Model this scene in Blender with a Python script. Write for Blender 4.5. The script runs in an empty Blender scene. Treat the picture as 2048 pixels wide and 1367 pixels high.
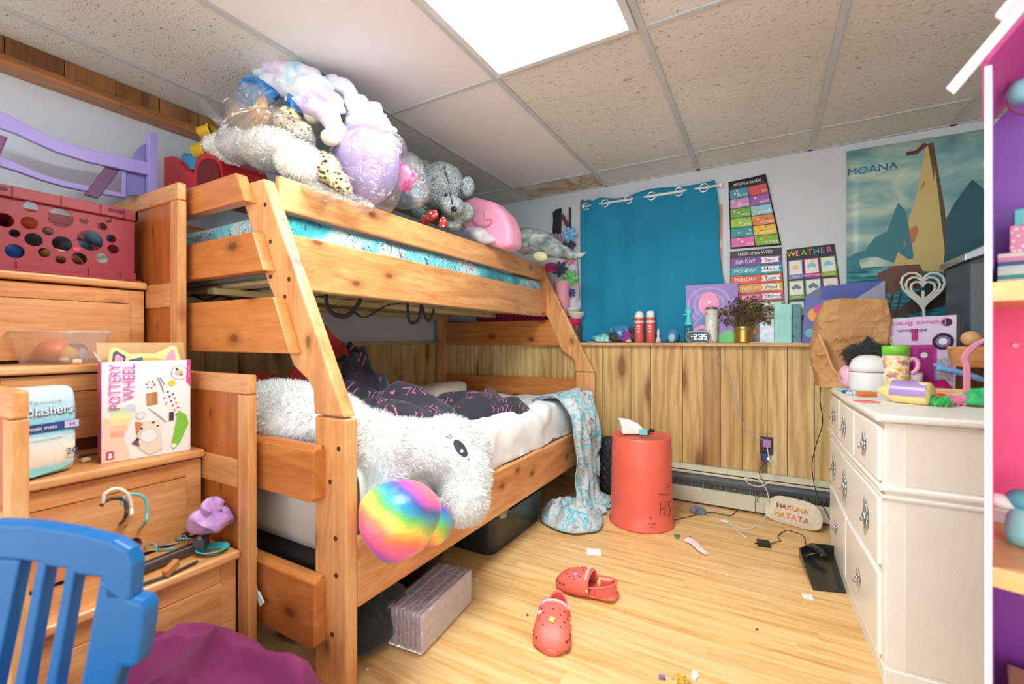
import bpy, bmesh, math, random
from mathutils import Vector, Matrix, Euler, noise
random.seed(7)
SC = bpy.context.scene
COL = SC.collection
PI = math.pi
# ------------------------------------------------------------------ camera, world, exposure
CAM = Vector((0.0, 0.0, 1.01)); YAW = math.radians(29.6); FPX = 892.0; HOR = 680.5
cd = bpy.data.cameras.new('camera'); co = bpy.data.objects.new('camera', cd); COL.objects.link(co)
co.location = CAM; co.rotation_euler = (PI / 2, 0, YAW)
cd.sensor_width = 36.0; cd.lens = FPX * 36.0 / 2048.0; cd.shift_y = (HOR - 683.5) / 2048.0
cd.clip_start = 0.02
cd.dof.use_dof = True; cd.dof.focus_distance = 2.3; cd.dof.aperture_fstop = 2.5
SC.camera = co
w = bpy.data.worlds.new('world'); SC.world = w; w.use_nodes = True
w.node_tree.nodes['Background'].inputs[0].default_value = (0.93, 0.97, 1.0, 1)
w.node_tree.nodes['Background'].inputs[1].default_value = 2.0  # even fill light, added; enters where the room is open behind the camera
SC.view_settings.view_transform = 'Standard'; SC.view_settings.look = 'None'
SC.view_settings.gamma = 1.0; SC.view_settings.use_curve_mapping = False
SC.view_settings.exposure = 0.72
LAMP = 15.0
CEIL = 2.1175; WB = 3.12; PB = 3.02; WL = -2.47; WR = 1.9; YN = -1.9

def P(px, py, ax, val):
    """the point on the plane ax=val that the photograph shows at that pixel (used to read sizes off the photograph)"""
    F = Vector((-math.sin(YAW), math.cos(YAW), 0)); R = Vector((math.cos(YAW), math.sin(YAW), 0))
    d = F + R * ((px - 1024) / FPX) + Vector((0, 0, 1)) * ((HOR - py) / FPX)
    i = 'xyz'.index(ax)
    return CAM + d * ((val - CAM[i]) / d[i])

# ------------------------------------------------------------------ colours and materials
def s2l(c): return c / 12.92 if c <= .04045 else ((c + .055) / 1.055) ** 2.4
def C3(r, g, b): return (s2l(r / 255), s2l(g / 255), s2l(b / 255), 1)
class NT:
    def __init__(s, name):
        s.m = bpy.data.materials.new(name); s.m.use_nodes = True; s.t = s.m.node_tree
        s.b = s.t.nodes['Principled BSDF']; s.out = s.t.nodes['Material Output']
    def n(s, typ, **kw):
        x = s.t.nodes.new(typ)
        for k, v in kw.items():
            if k in x.inputs: x.inputs[k].default_value = v
            else: setattr(x, k, v)
        return x
    def l(s, a, b): s.t.links.new(a, b)
    def ramp(s, fac, stops, interp='LINEAR'):
        r = s.n('ShaderNodeValToRGB'); e = r.color_ramp.elements; r.color_ramp.interpolation = interp
        while len(e) < len(stops): e.new(0.5)
        for k, (p, c) in enumerate(stops): e[k].position = p; e[k].color = c if len(c) == 4 else (*c, 1)
        s.l(fac, r.inputs[0]); return r.outputs[0]
    def mix(s, fac, a, b, mode='MIX'):
        r = s.n('ShaderNodeMix', data_type='RGBA', blend_type=mode)
        for v, i in ((fac, 0), (a, 6), (b, 7)):
            if isinstance(v, (tuple, float, int)): r.inputs[i].default_value = v
            else: s.l(v, r.inputs[i])
        return r.outputs[2]
    def math(s, op, a, b=0.0):
        r = s.n('ShaderNodeMath', operation=op)
        for v, i in ((a, 0), (b, 1)):
            if isinstance(v, (float, int)): r.inputs[i].default_value = v
            else: s.l(v, r.inputs[i])
        return r.outputs[0]
    def coord(s, scale=(1, 1, 1), kind='Object', island=0.0, rot=(0, 0, 0)):
        tc = s.n('ShaderNodeTexCoord'); v = tc.outputs[kind]
        if island:
            g = s.n('ShaderNodeNewGeometry'); c = s.n('ShaderNodeCombineXYZ')
            s.isl = g.outputs['Random Per Island']
            for i, k in enumerate((13.1, 7.7, 5.3)): s.l(s.math('MULTIPLY', s.isl, k * island), c.inputs[i])
            a = s.n('ShaderNodeVectorMath', operation='ADD'); s.l(v, a.inputs[0]); s.l(c.outputs[0], a.inputs[1]); v = a.outputs[0]
        mp = s.n('ShaderNodeMapping'); mp.inputs['Scale'].default_value = scale; mp.inputs['Rotation'].default_value = rot
        s.l(v, mp.inputs[0]); return mp.outputs[0]
    def noise(s, vec, scale=5.0, detail=2.0, rough=.5, dist=0.0):
        x = s.n('ShaderNodeTexNoise', Scale=scale, Detail=detail, Roughness=rough, Distortion=dist); s.l(vec, x.inputs['Vector']); return x.outputs[0]
    def vor(s, vec, scale=5.0, out='Distance', feature='F1', rnd=1.0):
        x = s.n('ShaderNodeTexVoronoi', feature=feature); x.inputs['Scale'].default_value = scale; x.inputs['Randomness'].default_value = rnd
        s.l(vec, x.inputs['Vector']); return x.outputs[out]
    def vor2(s, vec, thin, su, sv):
        """distance to scattered points in the plane of a board, ignoring its thin axis"""
        sp = s.n('ShaderNodeSeparateXYZ'); s.l(vec, sp.inputs[0]); cb = s.n('ShaderNodeCombineXYZ'); ax = [i for i in range(3) if i != 'xyz'.index(thin)]
        s.l(s.math('MULTIPLY', sp.outputs[ax[0]], su), cb.inputs[0]); s.l(s.math('MULTIPLY', sp.outputs[ax[1]], sv), cb.inputs[1])
        x = s.n('ShaderNodeTexVoronoi', voronoi_dimensions='2D'); x.inputs['Scale'].default_value = 1.0; s.l(cb.outputs[0], x.inputs['Vector']); return x.outputs['Distance']
    def bump(s, h, strength=.3, dist=.01):
        b = s.n('ShaderNodeBump'); b.inputs['Strength'].default_value = strength; b.inputs['Distance'].default_value = dist
        s.l(h, b.inputs['Height']); s.l(b.outputs[0], s.b.inputs['Normal'])
    def base(s, c):
        if isinstance(c, tuple): s.b.inputs['Base Color'].default_value = c
        else: s.l(c, s.b.inputs['Base Color'])
    def set(s, rough=.5, metal=0.0, spec=.5, sheen=0.0, coat=0.0, emit=None, es=1.0, trans=0.0):
        i = s.b.inputs; i['Roughness'].default_value = rough; i['Metallic'].default_value = metal
        i['Specular IOR Level'].default_value = spec; i['Sheen Weight'].default_value = sheen; i['Coat Weight'].default_value = coat
        i['Transmission Weight'].default_value = trans
        if emit: i['Emission Color'].default_value = emit; i['Emission Strength'].default_value = es
        return s.m
_pc = {}
def plain(r, g, b, rough=.5, metal=0.0, spec=.5, bump=0.0, bs=60.0, var=.08, vs=9.0, sheen=0.0, coat=0.0, emit=0.0):
    key = (r, g, b, rough, metal, spec, bump, bs, var, sheen, coat, emit)
    if key in _pc: return _pc[key]
    t = NT('paint_%d_%d_%d' % (r, g, b)); c = C3(r, g, b)
    v = t.coord()
    if var:
        n = t.noise(v, vs, 3.0)
        lo = tuple(x * (1 - var) for x in c[:3]) + (1,); hi = tuple(min(1, x * (1 + var)) for x in c[:3]) + (1,)
        t.base(t.ramp(n, [(.3, lo), (.7, hi)]))
    else: t.base(c)
    if bump: t.bump(t.noise(v, bs, 3.0), bump, .004)
    t.set(rough, metal, spec, sheen, coat, c if emit else None, emit)
    _pc[key] = t.m; return t.m
def cloth_mat(name, cols, scale=6.0, bump=.35, weave=700.0, dist=.6, interp='LINEAR', rough=.9, sheen=.25, kind='noise'):
    t = NT(name); v = t.coord()
    f = t.noise(v, scale, 3.0, .5, dist) if kind == 'noise' else t.vor(v, scale)
    k = len(cols)
    t.base(t.ramp(f, [(.25 + .5 * i / max(1, k - 1), C3(*c)) for i, c in enumerate(cols)], interp) if k > 1 else C3(*cols[0]))
    t.bump(t.noise(v, weave, 2.0), bump, .002); return t.set(rough, 0, .3, sheen)
def wood(name, axis, light, mid, dark, knots=1.0, thin=None, rough=.42, stretch=9.0, sc=9.0, coat=.15, isl=1.0):
    t = NT(name); s = [sc * 2.2] * 3; s['xyz'.index(axis)] = sc * 2.2 / stretch
    v = t.coord(tuple(s), island=isl)
    g = t.noise(v, 1.0, 4.0, .6, .9); fine = t.noise(v, 7.0, 3.0, .7)
    big = t.noise(t.coord((1, 1, 1), island=isl), 3.2, 2.0)
    col = t.ramp(t.math('ADD', t.math('MULTIPLY', g, .7), t.math('MULTIPLY', big, .3)), [(.33, C3(*dark)), (.5, C3(*mid)), (.66, C3(*light))])
    col = t.mix(.22, col, t.ramp(fine, [(.35, C3(*dark)), (.6, C3(*light))]))
    col = t.mix(.35, col, t.ramp(t.isl, [(0, (.72, .72, .72)), (1, (1, 1, 1))]), 'MULTIPLY')
    if knots:
        th_ = thin or {'x': 'y', 'y': 'x', 'z': 'y'}[axis]; ax_ = [a for a in 'xyz' if a != th_]
        d = t.vor2(t.coord(island=isl), th_, *[(2.6 if a == axis else 4.6) for a in ax_])
        d2 = t.math('ADD', d, t.math('MULTIPLY', t.noise(t.coord(island=isl), 28.0), .03))
        k = t.ramp(d2, [(.05 * knots, (.85, .85, .85)), (.075 * knots, (.4, .4, .4)), (.15 * knots, (0, 0, 0))])
        col = t.mix(k, col, C3(int(dark[0] * .62), int(dark[1] * .5), int(dark[2] * .42)))
    t.base(col); t.bump(fine, .06, .003); return t.set(rough, 0, .5, coat=coat)
PINE = dict(light=(240, 186, 128), mid=(224, 158, 98), dark=(192, 120, 64))
WX = wood('pine_along_x', 'x', **PINE); WY = wood('pine_along_y', 'y', **PINE); WZ = wood('pine_along_z', 'z', **PINE)
def clear_plastic(name, tint=(235, 240, 245), gloss=.24, fog=.06, rough=.07, bscale=22.0):
    t = NT(name); t.base(C3(*tint)); t.set(.4)
    tr = t.n('ShaderNodeBsdfTransparent'); gl = t.n('ShaderNodeBsdfGlossy'); gl.inputs['Roughness'].default_value = rough
    h = t.noise(t.coord(), bscale, 4.0, .6, 1.2); b = t.n('ShaderNodeBump'); b.inputs['Strength'].default_value = 1.0; b.inputs['Distance'].default_value = .02
    t.l(h, b.inputs['Height']); t.l(b.outputs[0], gl.inputs['Normal'])
    lw = t.n('ShaderNodeLayerWeight'); lw.inputs[0].default_value = .35; t.l(b.outputs[0], lw.inputs['Normal'])
    m1 = t.n('ShaderNodeMixShader'); t.l(t.math('ADD', t.math('MULTIPLY', lw.outputs['Facing'], .45), gloss), m1.inputs[0]); t.l(tr.outputs[0], m1.inputs[1]); t.l(gl.outputs[0], m1.inputs[2])
    m2 = t.n('ShaderNodeMixShader'); m2.inputs[0].default_value = fog; t.l(m1.outputs[0], m2.inputs[1]); t.l(t.b.outputs[0], m2.inputs[2])
    t.l(m2.outputs[0], t.out.inputs[0]); return t.m

# ------------------------------------------------------------------ mesh building
class MB:
    def __init__(s): s.v = []; s.f = []; s.mi = []; s.cur = 0; s.M = None
    def mat(s, i): s.cur = i; return s
    def add(s, vs, fs):
        o = len(s.v)
        if s.M is not None: vs = [s.M @ Vector(p) for p in vs]
        s.v.extend([tuple(p) for p in vs])
        for f in fs: s.f.append([o + i for i in f]); s.mi.append(s.cur)
        return s
    def box(s, x0, x1, y0, y1, z0, z1):
        v = [(x, y, z) for x in (x0, x1) for y in (y0, y1) for z in (z0, z1)]
        return s.add(v, [(0, 1, 3, 2), (4, 6, 7, 5), (0, 4, 5, 1), (2, 3, 7, 6), (0, 2, 6, 4), (1, 5, 7, 3)])
    def obox(s, c, size, rot=(0, 0, 0)):
        R = Euler(rot).to_matrix() if not isinstance(rot, Matrix) else rot; c = Vector(c)
        v = [c + R @ Vector((a * size[0] / 2, b * size[1] / 2, d * size[2] / 2)) for a in (-1, 1) for b in (-1, 1) for d in (-1, 1)]
        return s.add(v, [(0, 1, 3, 2), (4, 6, 7, 5), (0, 4, 5, 1), (2, 3, 7, 6), (0, 2, 6, 4), (1, 5, 7, 3)])
    def prism(s, pts, vec):
        n = len(pts); vec = Vector(vec); a = [Vector(p) for p in pts]; b = [p + vec for p in a]
        return s.add(a + b, [list(range(n))[::-1], list(range(n, 2 * n))] + [(i, (i + 1) % n, n + (i + 1) % n, n + i) for i in range(n)])
    def face(s, pts): return s.add(pts, [list(range(len(pts)))])
    def tube(s, pts, r, n=8, closed=False, caps=True, flat=1.0):
        pts = [Vector(p) for p in pts]; k = len(pts); rs = r if isinstance(r, (list, tuple)) else [r] * k
        vs = []; up = None
        for i, p in enumerate(pts):
            a = pts[(i - 1) % k] if closed or i > 0 else p; b = pts[(i + 1) % k] if closed or i < k - 1 else p
            t = (b - a)
            t = t.normalized() if t.length > 1e-9 else Vector((0, 0, 1))
            if up is None: up = Vector((0, 0, 1)) if abs(t.z) < .9 else Vector((1, 0, 0))
            u = (up - t * up.dot(t)); u = u.normalized() if u.length > 1e-6 else t.orthogonal().normalized(); up = u; w_ = t.cross(u)
            for j in range(n):
                q = 2 * PI * j / n; vs.append(p + (u * math.cos(q) * flat + w_ * math.sin(q)) * rs[i])
        fs = [(i * n + j, i * n + (j + 1) % n, ((i + 1) % k) * n + (j + 1) % n, ((i + 1) % k) * n + j) for i in range(k if closed else k - 1) for j in range(n)]
        if not closed and caps: fs += [list(range(n))[::-1], [(k - 1) * n + j for j in range(n)]]
        return s.add(vs, fs)
    def lathe(s, c, prof, n=32, rot=(0, 0, 0), ell=1.0):
        R = Euler(rot).to_matrix(); c = Vector(c); k = len(prof)
        vs = [c + R @ Vector((r * math.cos(2 * PI * j / n), r * math.sin(2 * PI * j / n) * ell, z)) for r, z in prof for j in range(n)]
        fs = [(i * n + j, i * n + (j + 1) % n, (i + 1) * n + (j + 1) % n, (i + 1) * n + j) for i in range(k - 1) for j in range(n)]
        if prof[0][0] > 1e-5: fs.append(list(range(n))[::-1])
        if prof[-1][0] > 1e-5: fs.append([(k - 1) * n + j for j in range(n)])
        return s.add(vs, fs)
    def grid(s, fn, nu, nv, cu=False, cv=False):
        U = nu if cu else nu + 1; V = nv if cv else nv + 1
        vs = [fn(i / nu, j / nv) for i in range(U) for j in range(V)]
        return s.add(vs, [(i * V + j, ((i + 1) % U) * V + j, ((i + 1) % U) * V + (j + 1) % V, i * V + (j + 1) % V) for i in range(nu) for j in range(nv)])
    def ell(s, c, r, rot=(0, 0, 0), amp=0.0, fq=8.0, seed=0.0, nu=24, nv=14, sq=1.0):
        R = Euler(rot).to_matrix(); c = Vector(c); r = (r, r, r) if isinstance(r, (int, float)) else r
        def sg(x): return math.copysign(abs(x) ** sq, x)
        vs = []; 
        for j in range(1, nv):
            th = PI * j / nv
            for i in range(nu):
                ph = 2 * PI * i / nu; d = Vector((sg(math.sin(th)) * sg(math.cos(ph)), sg(math.sin(th)) * sg(math.sin(ph)), sg(math.cos(th))))
                q = Vector((d.x * r[0], d.y * r[1], d.z * r[2]))
                if amp: q *= 1 + amp * noise.noise(q * fq + Vector((seed, seed * 1.7, seed * .3)))
                vs.append(c + R @ q)
        top = len(vs); vs += [c + R @ Vector((0, 0, r[2])), c + R @ Vector((0, 0, -r[2]))]
        fs = [((j) * nu + i, (j + 1) * nu + i, (j + 1) * nu + (i + 1) % nu, j * nu + (i + 1) % nu) for j in range(nv - 2) for i in range(nu)]
        fs += [(top, i, (i + 1) % nu) for i in range(nu)] + [(top + 1, (nv - 2) * nu + (i + 1) % nu, (nv - 2) * nu + i) for i in range(nu)]
        return s.add(vs, fs)
    def fur(s, count, length, width, keep=None, seed=3, droop=.3):
        """short pointed tufts standing on the surface built so far"""
        rnd = random.Random(seed); V = s.v; tri = []
        for f in list(s.f):
            for k in range(1, len(f) - 1): tri.append((f[0], f[k], f[k + 1]))
        ar = []; tot = 0
        for a, b, c in tri:
            n = (Vector(V[b]) - Vector(V[a])).cross(Vector(V[c]) - Vector(V[a])); tot += n.length; ar.append(tot)
        import bisect
        vs = []; fs = []
        for _ in range(count):
            a, b, c = tri[min(len(tri) - 1, bisect.bisect(ar, rnd.random() * tot))]
            A, B, Cc = Vector(V[a]), Vector(V[b]), Vector(V[c]); u, v_ = rnd.random(), rnd.random()
            if u + v_ > 1: u, v_ = 1 - u, 1 - v_
            p = A + (B - A) * u + (Cc - A) * v_; n = (B - A).cross(Cc - A)
            if n.length < 1e-12: continue
            n.normalize(); t = n.orthogonal().normalized(); t.rotate(Matrix.Rotation(rnd.random() * 6.28, 3, n))
            d = (n + t.cross(n) * rnd.uniform(-.6, .6) + Vector((0, 0, -droop)) + Vector([rnd.uniform(-.3, .3)] * 3)).normalized()
            L = length * rnd.uniform(.6, 1.3); o = len(vs)
            vs += [p - t * width - n * .001, p + t * width - n * .001, p + d * L * .6 + t * width * .5, p + d * L]
            fs += [(o, o + 1, o + 2), (o, o + 2, o + 3)]
        return s.add(vs, fs)
    def build(s, name, mats, parent=None, smooth=False, bevel=0.0, sub=0, seg=2, origin=None, solid=0.0):
        me = bpy.data.meshes.new(name)
        if origin is None and parent is None and s.v:
            xs = [p[0] for p in s.v]; ys = [p[1] for p in s.v]; zs = [p[2] for p in s.v]
            origin = ((min(xs) + max(xs)) / 2, (min(ys) + max(ys)) / 2, min(zs))
        o = bpy.data.objects.new(name, me)
        off = Vector(origin) if origin is not None else Vector((0, 0, 0))
        if parent is not None:
            p = parent; off = Vector((0, 0, 0))
            while p is not None: off = off + p.location; p = p.parent
            o.parent = parent
        else: o.location = off
        me.from_pydata([Vector(p) - off for p in s.v], [], s.f)
        ms = mats if isinstance(mats, (list, tuple)) else [mats]
        for m in ms: me.materials.append(m)
        if len(ms) > 1: me.polygons.foreach_set('material_index', s.mi)
        bm = bmesh.new(); bm.from_mesh(me); bmesh.ops.recalc_face_normals(bm, faces=bm.faces); bm.to_mesh(me); bm.free()
        if smooth: me.polygons.foreach_set('use_smooth', [True] * len(me.polygons))
        me.update()
        COL.objects.link(o)
        if solid: md = o.modifiers.new('thick', 'SOLIDIFY'); md.thickness = solid; md.offset = 0
        if bevel:
            md = o.modifiers.new('bevel', 'BEVEL'); md.width = bevel; md.segments = seg; md.limit_method = 'ANGLE'; md.angle_limit = math.radians(40); md.harden_normals = False
        if sub: md = o.modifiers.new('sub', 'SUBSURF'); md.levels = sub; md.render_levels = sub
        return o
def tag(o, label, cat, group=None, kind=None):
    o['label'] = label; o['category'] = cat
    if group: o['group'] = group
    if kind: o['kind'] = kind
    return o
def thing(name, label, cat, loc=(0, 0, 0), group=None):
    o = bpy.data.objects.new(name, None); COL.objects.link(o); o.location = loc; o.empty_display_size = .05
    return tag(o, label, cat, group)
def struct(o): o['kind'] = 'structure'; return o
def dup(root, move=(0, 0, 0), rotz=None, label=None):
    def cp(o, par):
        c = o.copy(); COL.objects.link(c); c.parent = par
        for ch in o.children: cp(ch, c)
        return c
    r = cp(root, root.parent); r.location = Vector(root.location) + Vector(move)
    if rotz is not None: r.rotation_euler = (0, 0, rotz)
    if label: r['label'] = label
    return r
def text_mesh(txt, size, M, depth=.0008, align='CENTER', spacing=1.0):
    """lettering as an MB, laid in the xy plane of matrix M"""
    cu = bpy.data.curves.new('t', 'FONT'); cu.body = txt; cu.size = size; cu.extrude = depth; cu.align_x = align; cu.align_y = 'CENTER'; cu.resolution_u = 3; cu.space_character = spacing
    ob = bpy.data.objects.new('t', cu); COL.objects.link(ob)
    dg = bpy.context.evaluated_depsgraph_get(); dg.update()
    me = bpy.data.meshes.new_from_object(ob.evaluated_get(dg))
    mb = MB(); mb.add([M @ v.co for v in me.vertices], [list(p.vertices) for p in me.polygons])
    bpy.data.objects.remove(ob); bpy.data.curves.remove(cu); bpy.data.meshes.remove(me)
    return mb
def frame(o, xdir, ydir):
    """matrix whose x and y axes lie along the given directions"""
    x = Vector(xdir).normalized(); y = Vector(ydir); y = (y - x * y.dot(x)).normalized(); z = x.cross(y)
    M = Matrix.Identity(4)
    for i in range(3): M[i][0] = x[i]; M[i][1] = y[i]; M[i][2] = z[i]; M[i][3] = o[i]
    return M
def fbm(x, y, z=0.0, o=4):
    a = 0; k = 1; f = 1
    for _ in range(o): a += k * noise.noise(Vector((x * f, y * f, z * f + 3.3 * _))); k *= .5; f *= 2.03
    return a
def ridge(x, y, z=0.0): return 1 - abs(noise.noise(Vector((x, y, z)))) * 2.2
def smooth_path(pts, n=8):
    """Catmull-Rom through the points"""
    p = [Vector(q) for q in pts]; p = [p[0] * 2 - p[1]] + p + [p[-1] * 2 - p[-2]]; out = []
    for i in range(1, len(p) - 2):
        for k in range(n):
            t = k / n; a, b, c, d = p[i - 1], p[i], p[i + 1], p[i + 2]
            out.append(.5 * ((2 * b) + (c - a) * t + (2 * a - 5 * b + 4 * c - d) * t * t + (3 * b - a - 3 * c + d) * t ** 3))
    out.append(p[-2]); return out
# ------------------------------------------------------------------ room shell
m = MB(); y = YN; k = 0
rf = random.Random(2)
while y < PB + .02:                      # floor strips run along x, each plank an island
    x = WL - rf.uniform(0, .9)
    while x < WR:
        L = rf.uniform(.7, 1.25); a, b = max(x, WL - .02), min(x + L, WR + .02)
        if b > a: m.add([(a, y, 0), (b, y, 0), (b, min(y + .066, PB + .05), 0), (a, min(y + .066, PB + .05), 0)], [(0, 1, 2, 3)])
        x += L
    y += .066
t = NT('light_strip_flooring')
v = t.coord((2.2, 34, 1), island=1.0); g = t.noise(v, 1.0, 5.0, .65, .4)
col = t.ramp(g, [(.3, C3(205, 150, 88)), (.47, C3(234, 190, 128)), (.7, C3(247, 214, 158))])
col = t.mix(.5, col, t.ramp(t.isl, [(0, (.74, .7, .64)), (.5, (.93, .91, .88)), (1, (1, 1, 1))]), 'MULTIPLY')
t.base(col); t.bump(g, .04, .002); t.set(.3, 0, .5)
struct(m.build('floor', t.m, origin=(0, 0, 0)))
# back wall: painted upper part, wood panelling below standing forward of it
wall_paint = plain(206, 214, 222, .75, bump=.12, bs=240, var=.02)
m = MB(); m.box(WL - .1, WR + .1, WB, WB + .1, 0.9, CEIL + .25)
struct(m.build('wall_back', wall_paint, origin=(0, 0, 0)))
def panels(mb, a0, a1, const, outward, z0, z1, axis, seed):
    r = random.Random(seed); a = a0
    while a < a1:
        wd = r.choice([.1, .13, .16, .2, .12]); b = min(a + wd, a1)
        if axis == 'x': mb.box(a + .0015, b - .0015, const, const + .02, z0, z1)
        else: mb.box(const - .02, const, a + .0015, b - .0015, z0, z1)
        a = b
def wains(name, L, M_, D, kn=1.0, thin=1):
    t = NT(name); v = t.coord((11, 11, 1.2), island=1.0)
    g = t.noise(v, 1.0, 4.0, .6, 1.6); f = t.noise(t.coord((90, 90, 4), island=1.0), 1.0, 2.0)
    w_ = t.n('ShaderNodeTexWave'); w_.inputs['Scale'].default_value = 5.0; w_.inputs['Distortion'].default_value = 9.0; w_.inputs['Detail'].default_value = 2.0
    t.l(t.coord((1.2, 1.2, .22), island=1.0), w_.inputs[0])
    col = t.ramp(t.math('ADD', t.math('MULTIPLY', g, .75), t.math('MULTIPLY', w_.outputs['Fac'], .22)), [(.34, C3(*D)), (.52, C3(*M_)), (.68, C3(*L))])
    col = t.mix(.3, col, t.ramp(f, [(.35, C3(*D)), (.6, C3(*L))]))
    col = t.mix(.75, col, t.ramp(t.isl, [(0, C3(186, 160, 128)), (.3, C3(235, 225, 205)), (1, (1, 1, 1))]), 'MULTIPLY')
    d = t.vor2(t.coord(island=1.0), 'xyz'[thin], 3.6, 1.35)
    col = t.mix(t.ramp(d, [(.07 * kn, (.9, .9, .9)), (.13 * kn, (.35, .35, .35)), (.22 * kn, (0, 0, 0))]), col, C3(128, 84, 44))
    t.base(col); return t.set(.5, 0, .4)
WAIN = wains('knotty_wall_panelling', (232, 206, 152), (218, 188, 130), (184, 148, 92))
groove = plain(70, 50, 30, .8)
m = MB(); m.mat(1).box(WL, WR, PB + .005, PB + .1, 0, .97).mat(0); panels(m, WL, WR, PB, -1, 0, .975, 'x', 5)
struct(m.build('wall_back_panelling', [WAIN, groove], origin=(0, 0, 0)))
LEDGE = wood('ledge_wood', 'x', (226, 186, 128), (206, 162, 104), (170, 124, 74), knots=0)
m = MB(); m.box(WL, WR, PB - .038, WB, .975, .995)
struct(m.build('trim_1', LEDGE, bevel=.004, origin=(0, 0, 0)))
# left wall
m = MB(); m.box(WL - .1, WL, YN, WB + .1, 0, CEIL + .25)
struct(m.build('wall_left', wall_paint, origin=(0, 0, 0)))
m = MB(); m.mat(1).box(WL, WL + .02, .86, PB, 0, .975).mat(0); panels(m, .86, PB, WL + .04, 1, 0, .975, 'y', 9)
struct(m.build('wall_left_panelling', [wains('knotty_side_panelling', (232, 206, 152), (218, 188, 130), (184, 148, 92), 1.0, 0), groove], origin=(0, 0, 0)))
m = MB(); m.box(WL, WL + .06, .86, PB, .975, .995)
struct(m.build('trim_2', wood('ledge_wood_y', 'y', (226, 186, 128), (206, 162, 104), (170, 124, 74), knots=0), bevel=.004, origin=(0, 0, 0)))
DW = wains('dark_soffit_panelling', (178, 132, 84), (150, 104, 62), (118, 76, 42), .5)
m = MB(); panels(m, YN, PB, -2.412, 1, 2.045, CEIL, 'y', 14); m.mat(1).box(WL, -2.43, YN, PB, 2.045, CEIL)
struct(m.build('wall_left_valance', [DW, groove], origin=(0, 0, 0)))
m = MB()
m.prism([(-2.412, YN, 2.005), (-2.385, YN, 2.008), (-2.38, YN, 2.02), (-2.395, YN, 2.045), (-2.412, YN, 2.05), (WL, YN, 2.05), (WL, YN, 2.005)], (0, .83 - YN, 0))
m.prism([(-2.412, .832, 2.005), (-2.385, .832, 2.008), (-2.38, .832, 2.02), (-2.395, .832, 2.045), (-2.412, .832, 2.05), (WL, .832, 2.05), (WL, .832, 2.005)], (0, PB - .84, 0))
struct(m.build('trim_3', wood('cornice_wood', 'y', (190, 134, 80), (170, 112, 62), (136, 84, 44), knots=0), origin=(0, 0, 0)))
# right wall
m = MB(); m.box(WR, WR + .1, YN, WB + .1, 0, CEIL + .25)
struct(m.build('wall_right', wall_paint, origin=(0, 0, 0)))
# window behind the curtain: brown reveal and white frame, seen only at the right edge
WX0, WX1 = P(1168, 500, 'y', WB).x, P(1440, 500, 'y', WB).x
m = MB(); m.box(WX0 + .02, WX1 - .021, WB - .008, WB, 1.0, 1.86)
w1 = m.build('window_1', plain(240, 244, 246, .4), bevel=.003, origin=(0, 0, 0)); struct(w1)
m = MB(); m.box(WX1 - .02, WX1 + .012, WB - .014, WB - .001, 1.0, 1.87); m.build('window_casing', wood('casing', 'z', (196, 146, 100), (176, 124, 80), (140, 92, 56), knots=0), w1)
# ceiling: lay-in tiles on a white metal grid
GX = [-.99 + .61 * i for i in range(-3, 6)]; GY = [1.607 + 1.22 * j for j in range(-4, 3)]
gx = [WL] + [x for x in GX if x > WL] + [WR]; gy = [YN] + [q for q in GY if YN < q < WB - .05] + [WB]
fis = NT('fissured_tile'); v = fis.coord((1, 2.6, 1), island=1.0, rot=(0, 0, .25))
n1 = fis.noise(v, 42.0, 2.0, .5, 1.6); n2 = fis.noise(fis.coord(island=1.0), 150.0, 2.0)
pit = fis.ramp(n1, [(.315, (1, 1, 1)), (.355, (0, 0, 0))])
big = fis.noise(fis.coord((1, 1, 1)), 1.3, 3.0)
c = fis.ramp(big, [(.35, C3(214, 212, 206)), (.65, C3(226, 225, 220))])
st = fis.noise(fis.coord((2.4, 4.5, 1)), 1.0, 4.0, .6, .4)
c = fis.mix(fis.ramp(st, [(.70, (0, 0, 0)), (.735, (.75, .75, .75)), (.78, (.35, .35, .35))]), c, C3(176, 142, 102))
fis.base(fis.mix(fis.math('MULTIPLY', pit, .85), c, C3(120, 106, 88))); fis.bump(fis.math('SUBTRACT', n2, pit), .5, .004); fis.set(.9, 0, .2)
smo = NT('smooth_tile'); smo.base(C3(232, 230, 232)); smo.bump(smo.noise(smo.coord(), 220.0, 2.0), .25, .002); smo.set(.9, 0, .2)
stn = NT('water_stained_tile'); s_ = stn.noise(stn.coord((3, 5, 1)), 1.0, 4.0, .6, .8)
stn.base(stn.ramp(s_, [(.3, C3(230, 226, 218)), (.42, C3(206, 192, 168)), (.47, C3(176, 152, 120)), (.52, C3(214, 204, 184)), (.62, C3(232, 228, 220)), (.8, C3(236, 236, 236))])); stn.set(.9, 0, .2)
m = MB()
for i in range(len(gx) - 1):
    for j in range(len(gy) - 1):
        a, b, c0, d = gx[i], gx[i + 1], gy[j], gy[j + 1]
        mx, my = (a + b) / 2, (c0 + d) / 2
        if -.99 < mx < -.38 and .39 < my < 1.6: continue
        m.cur = 0
        if -1.6 < mx < -.99 and my < 2.82: m.cur = 1
        if my > 2.83 and -1.6 < mx < -.99: m.cur = 2
        z = CEIL + .004
        if mx > .84 and my > 2.83:       # broken corner of the last tile shows the dark void
            m.add([(a, c0, z), (b, c0, z), (b, d - .17, z), (1.55, d - .17, z), (1.38, d, z), (a, d, z)], [(0, 1, 2, 3, 4, 5)]); continue
        m.add([(a, c0, z), (b, c0, z), (b, d, z), (a, d, z)], [(0, 1, 2, 3)])
ceil = struct(m.build('ceiling', [fis.m, smo.m, stn.m], origin=(0, 0, 0)))
m = MB(); m.box(WL, WR, YN, WB + .1, CEIL + .2, CEIL + .25)
struct(m.build('ceiling_deck', plain(96, 66, 44, .9), origin=(0, 0, 0)))
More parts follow.
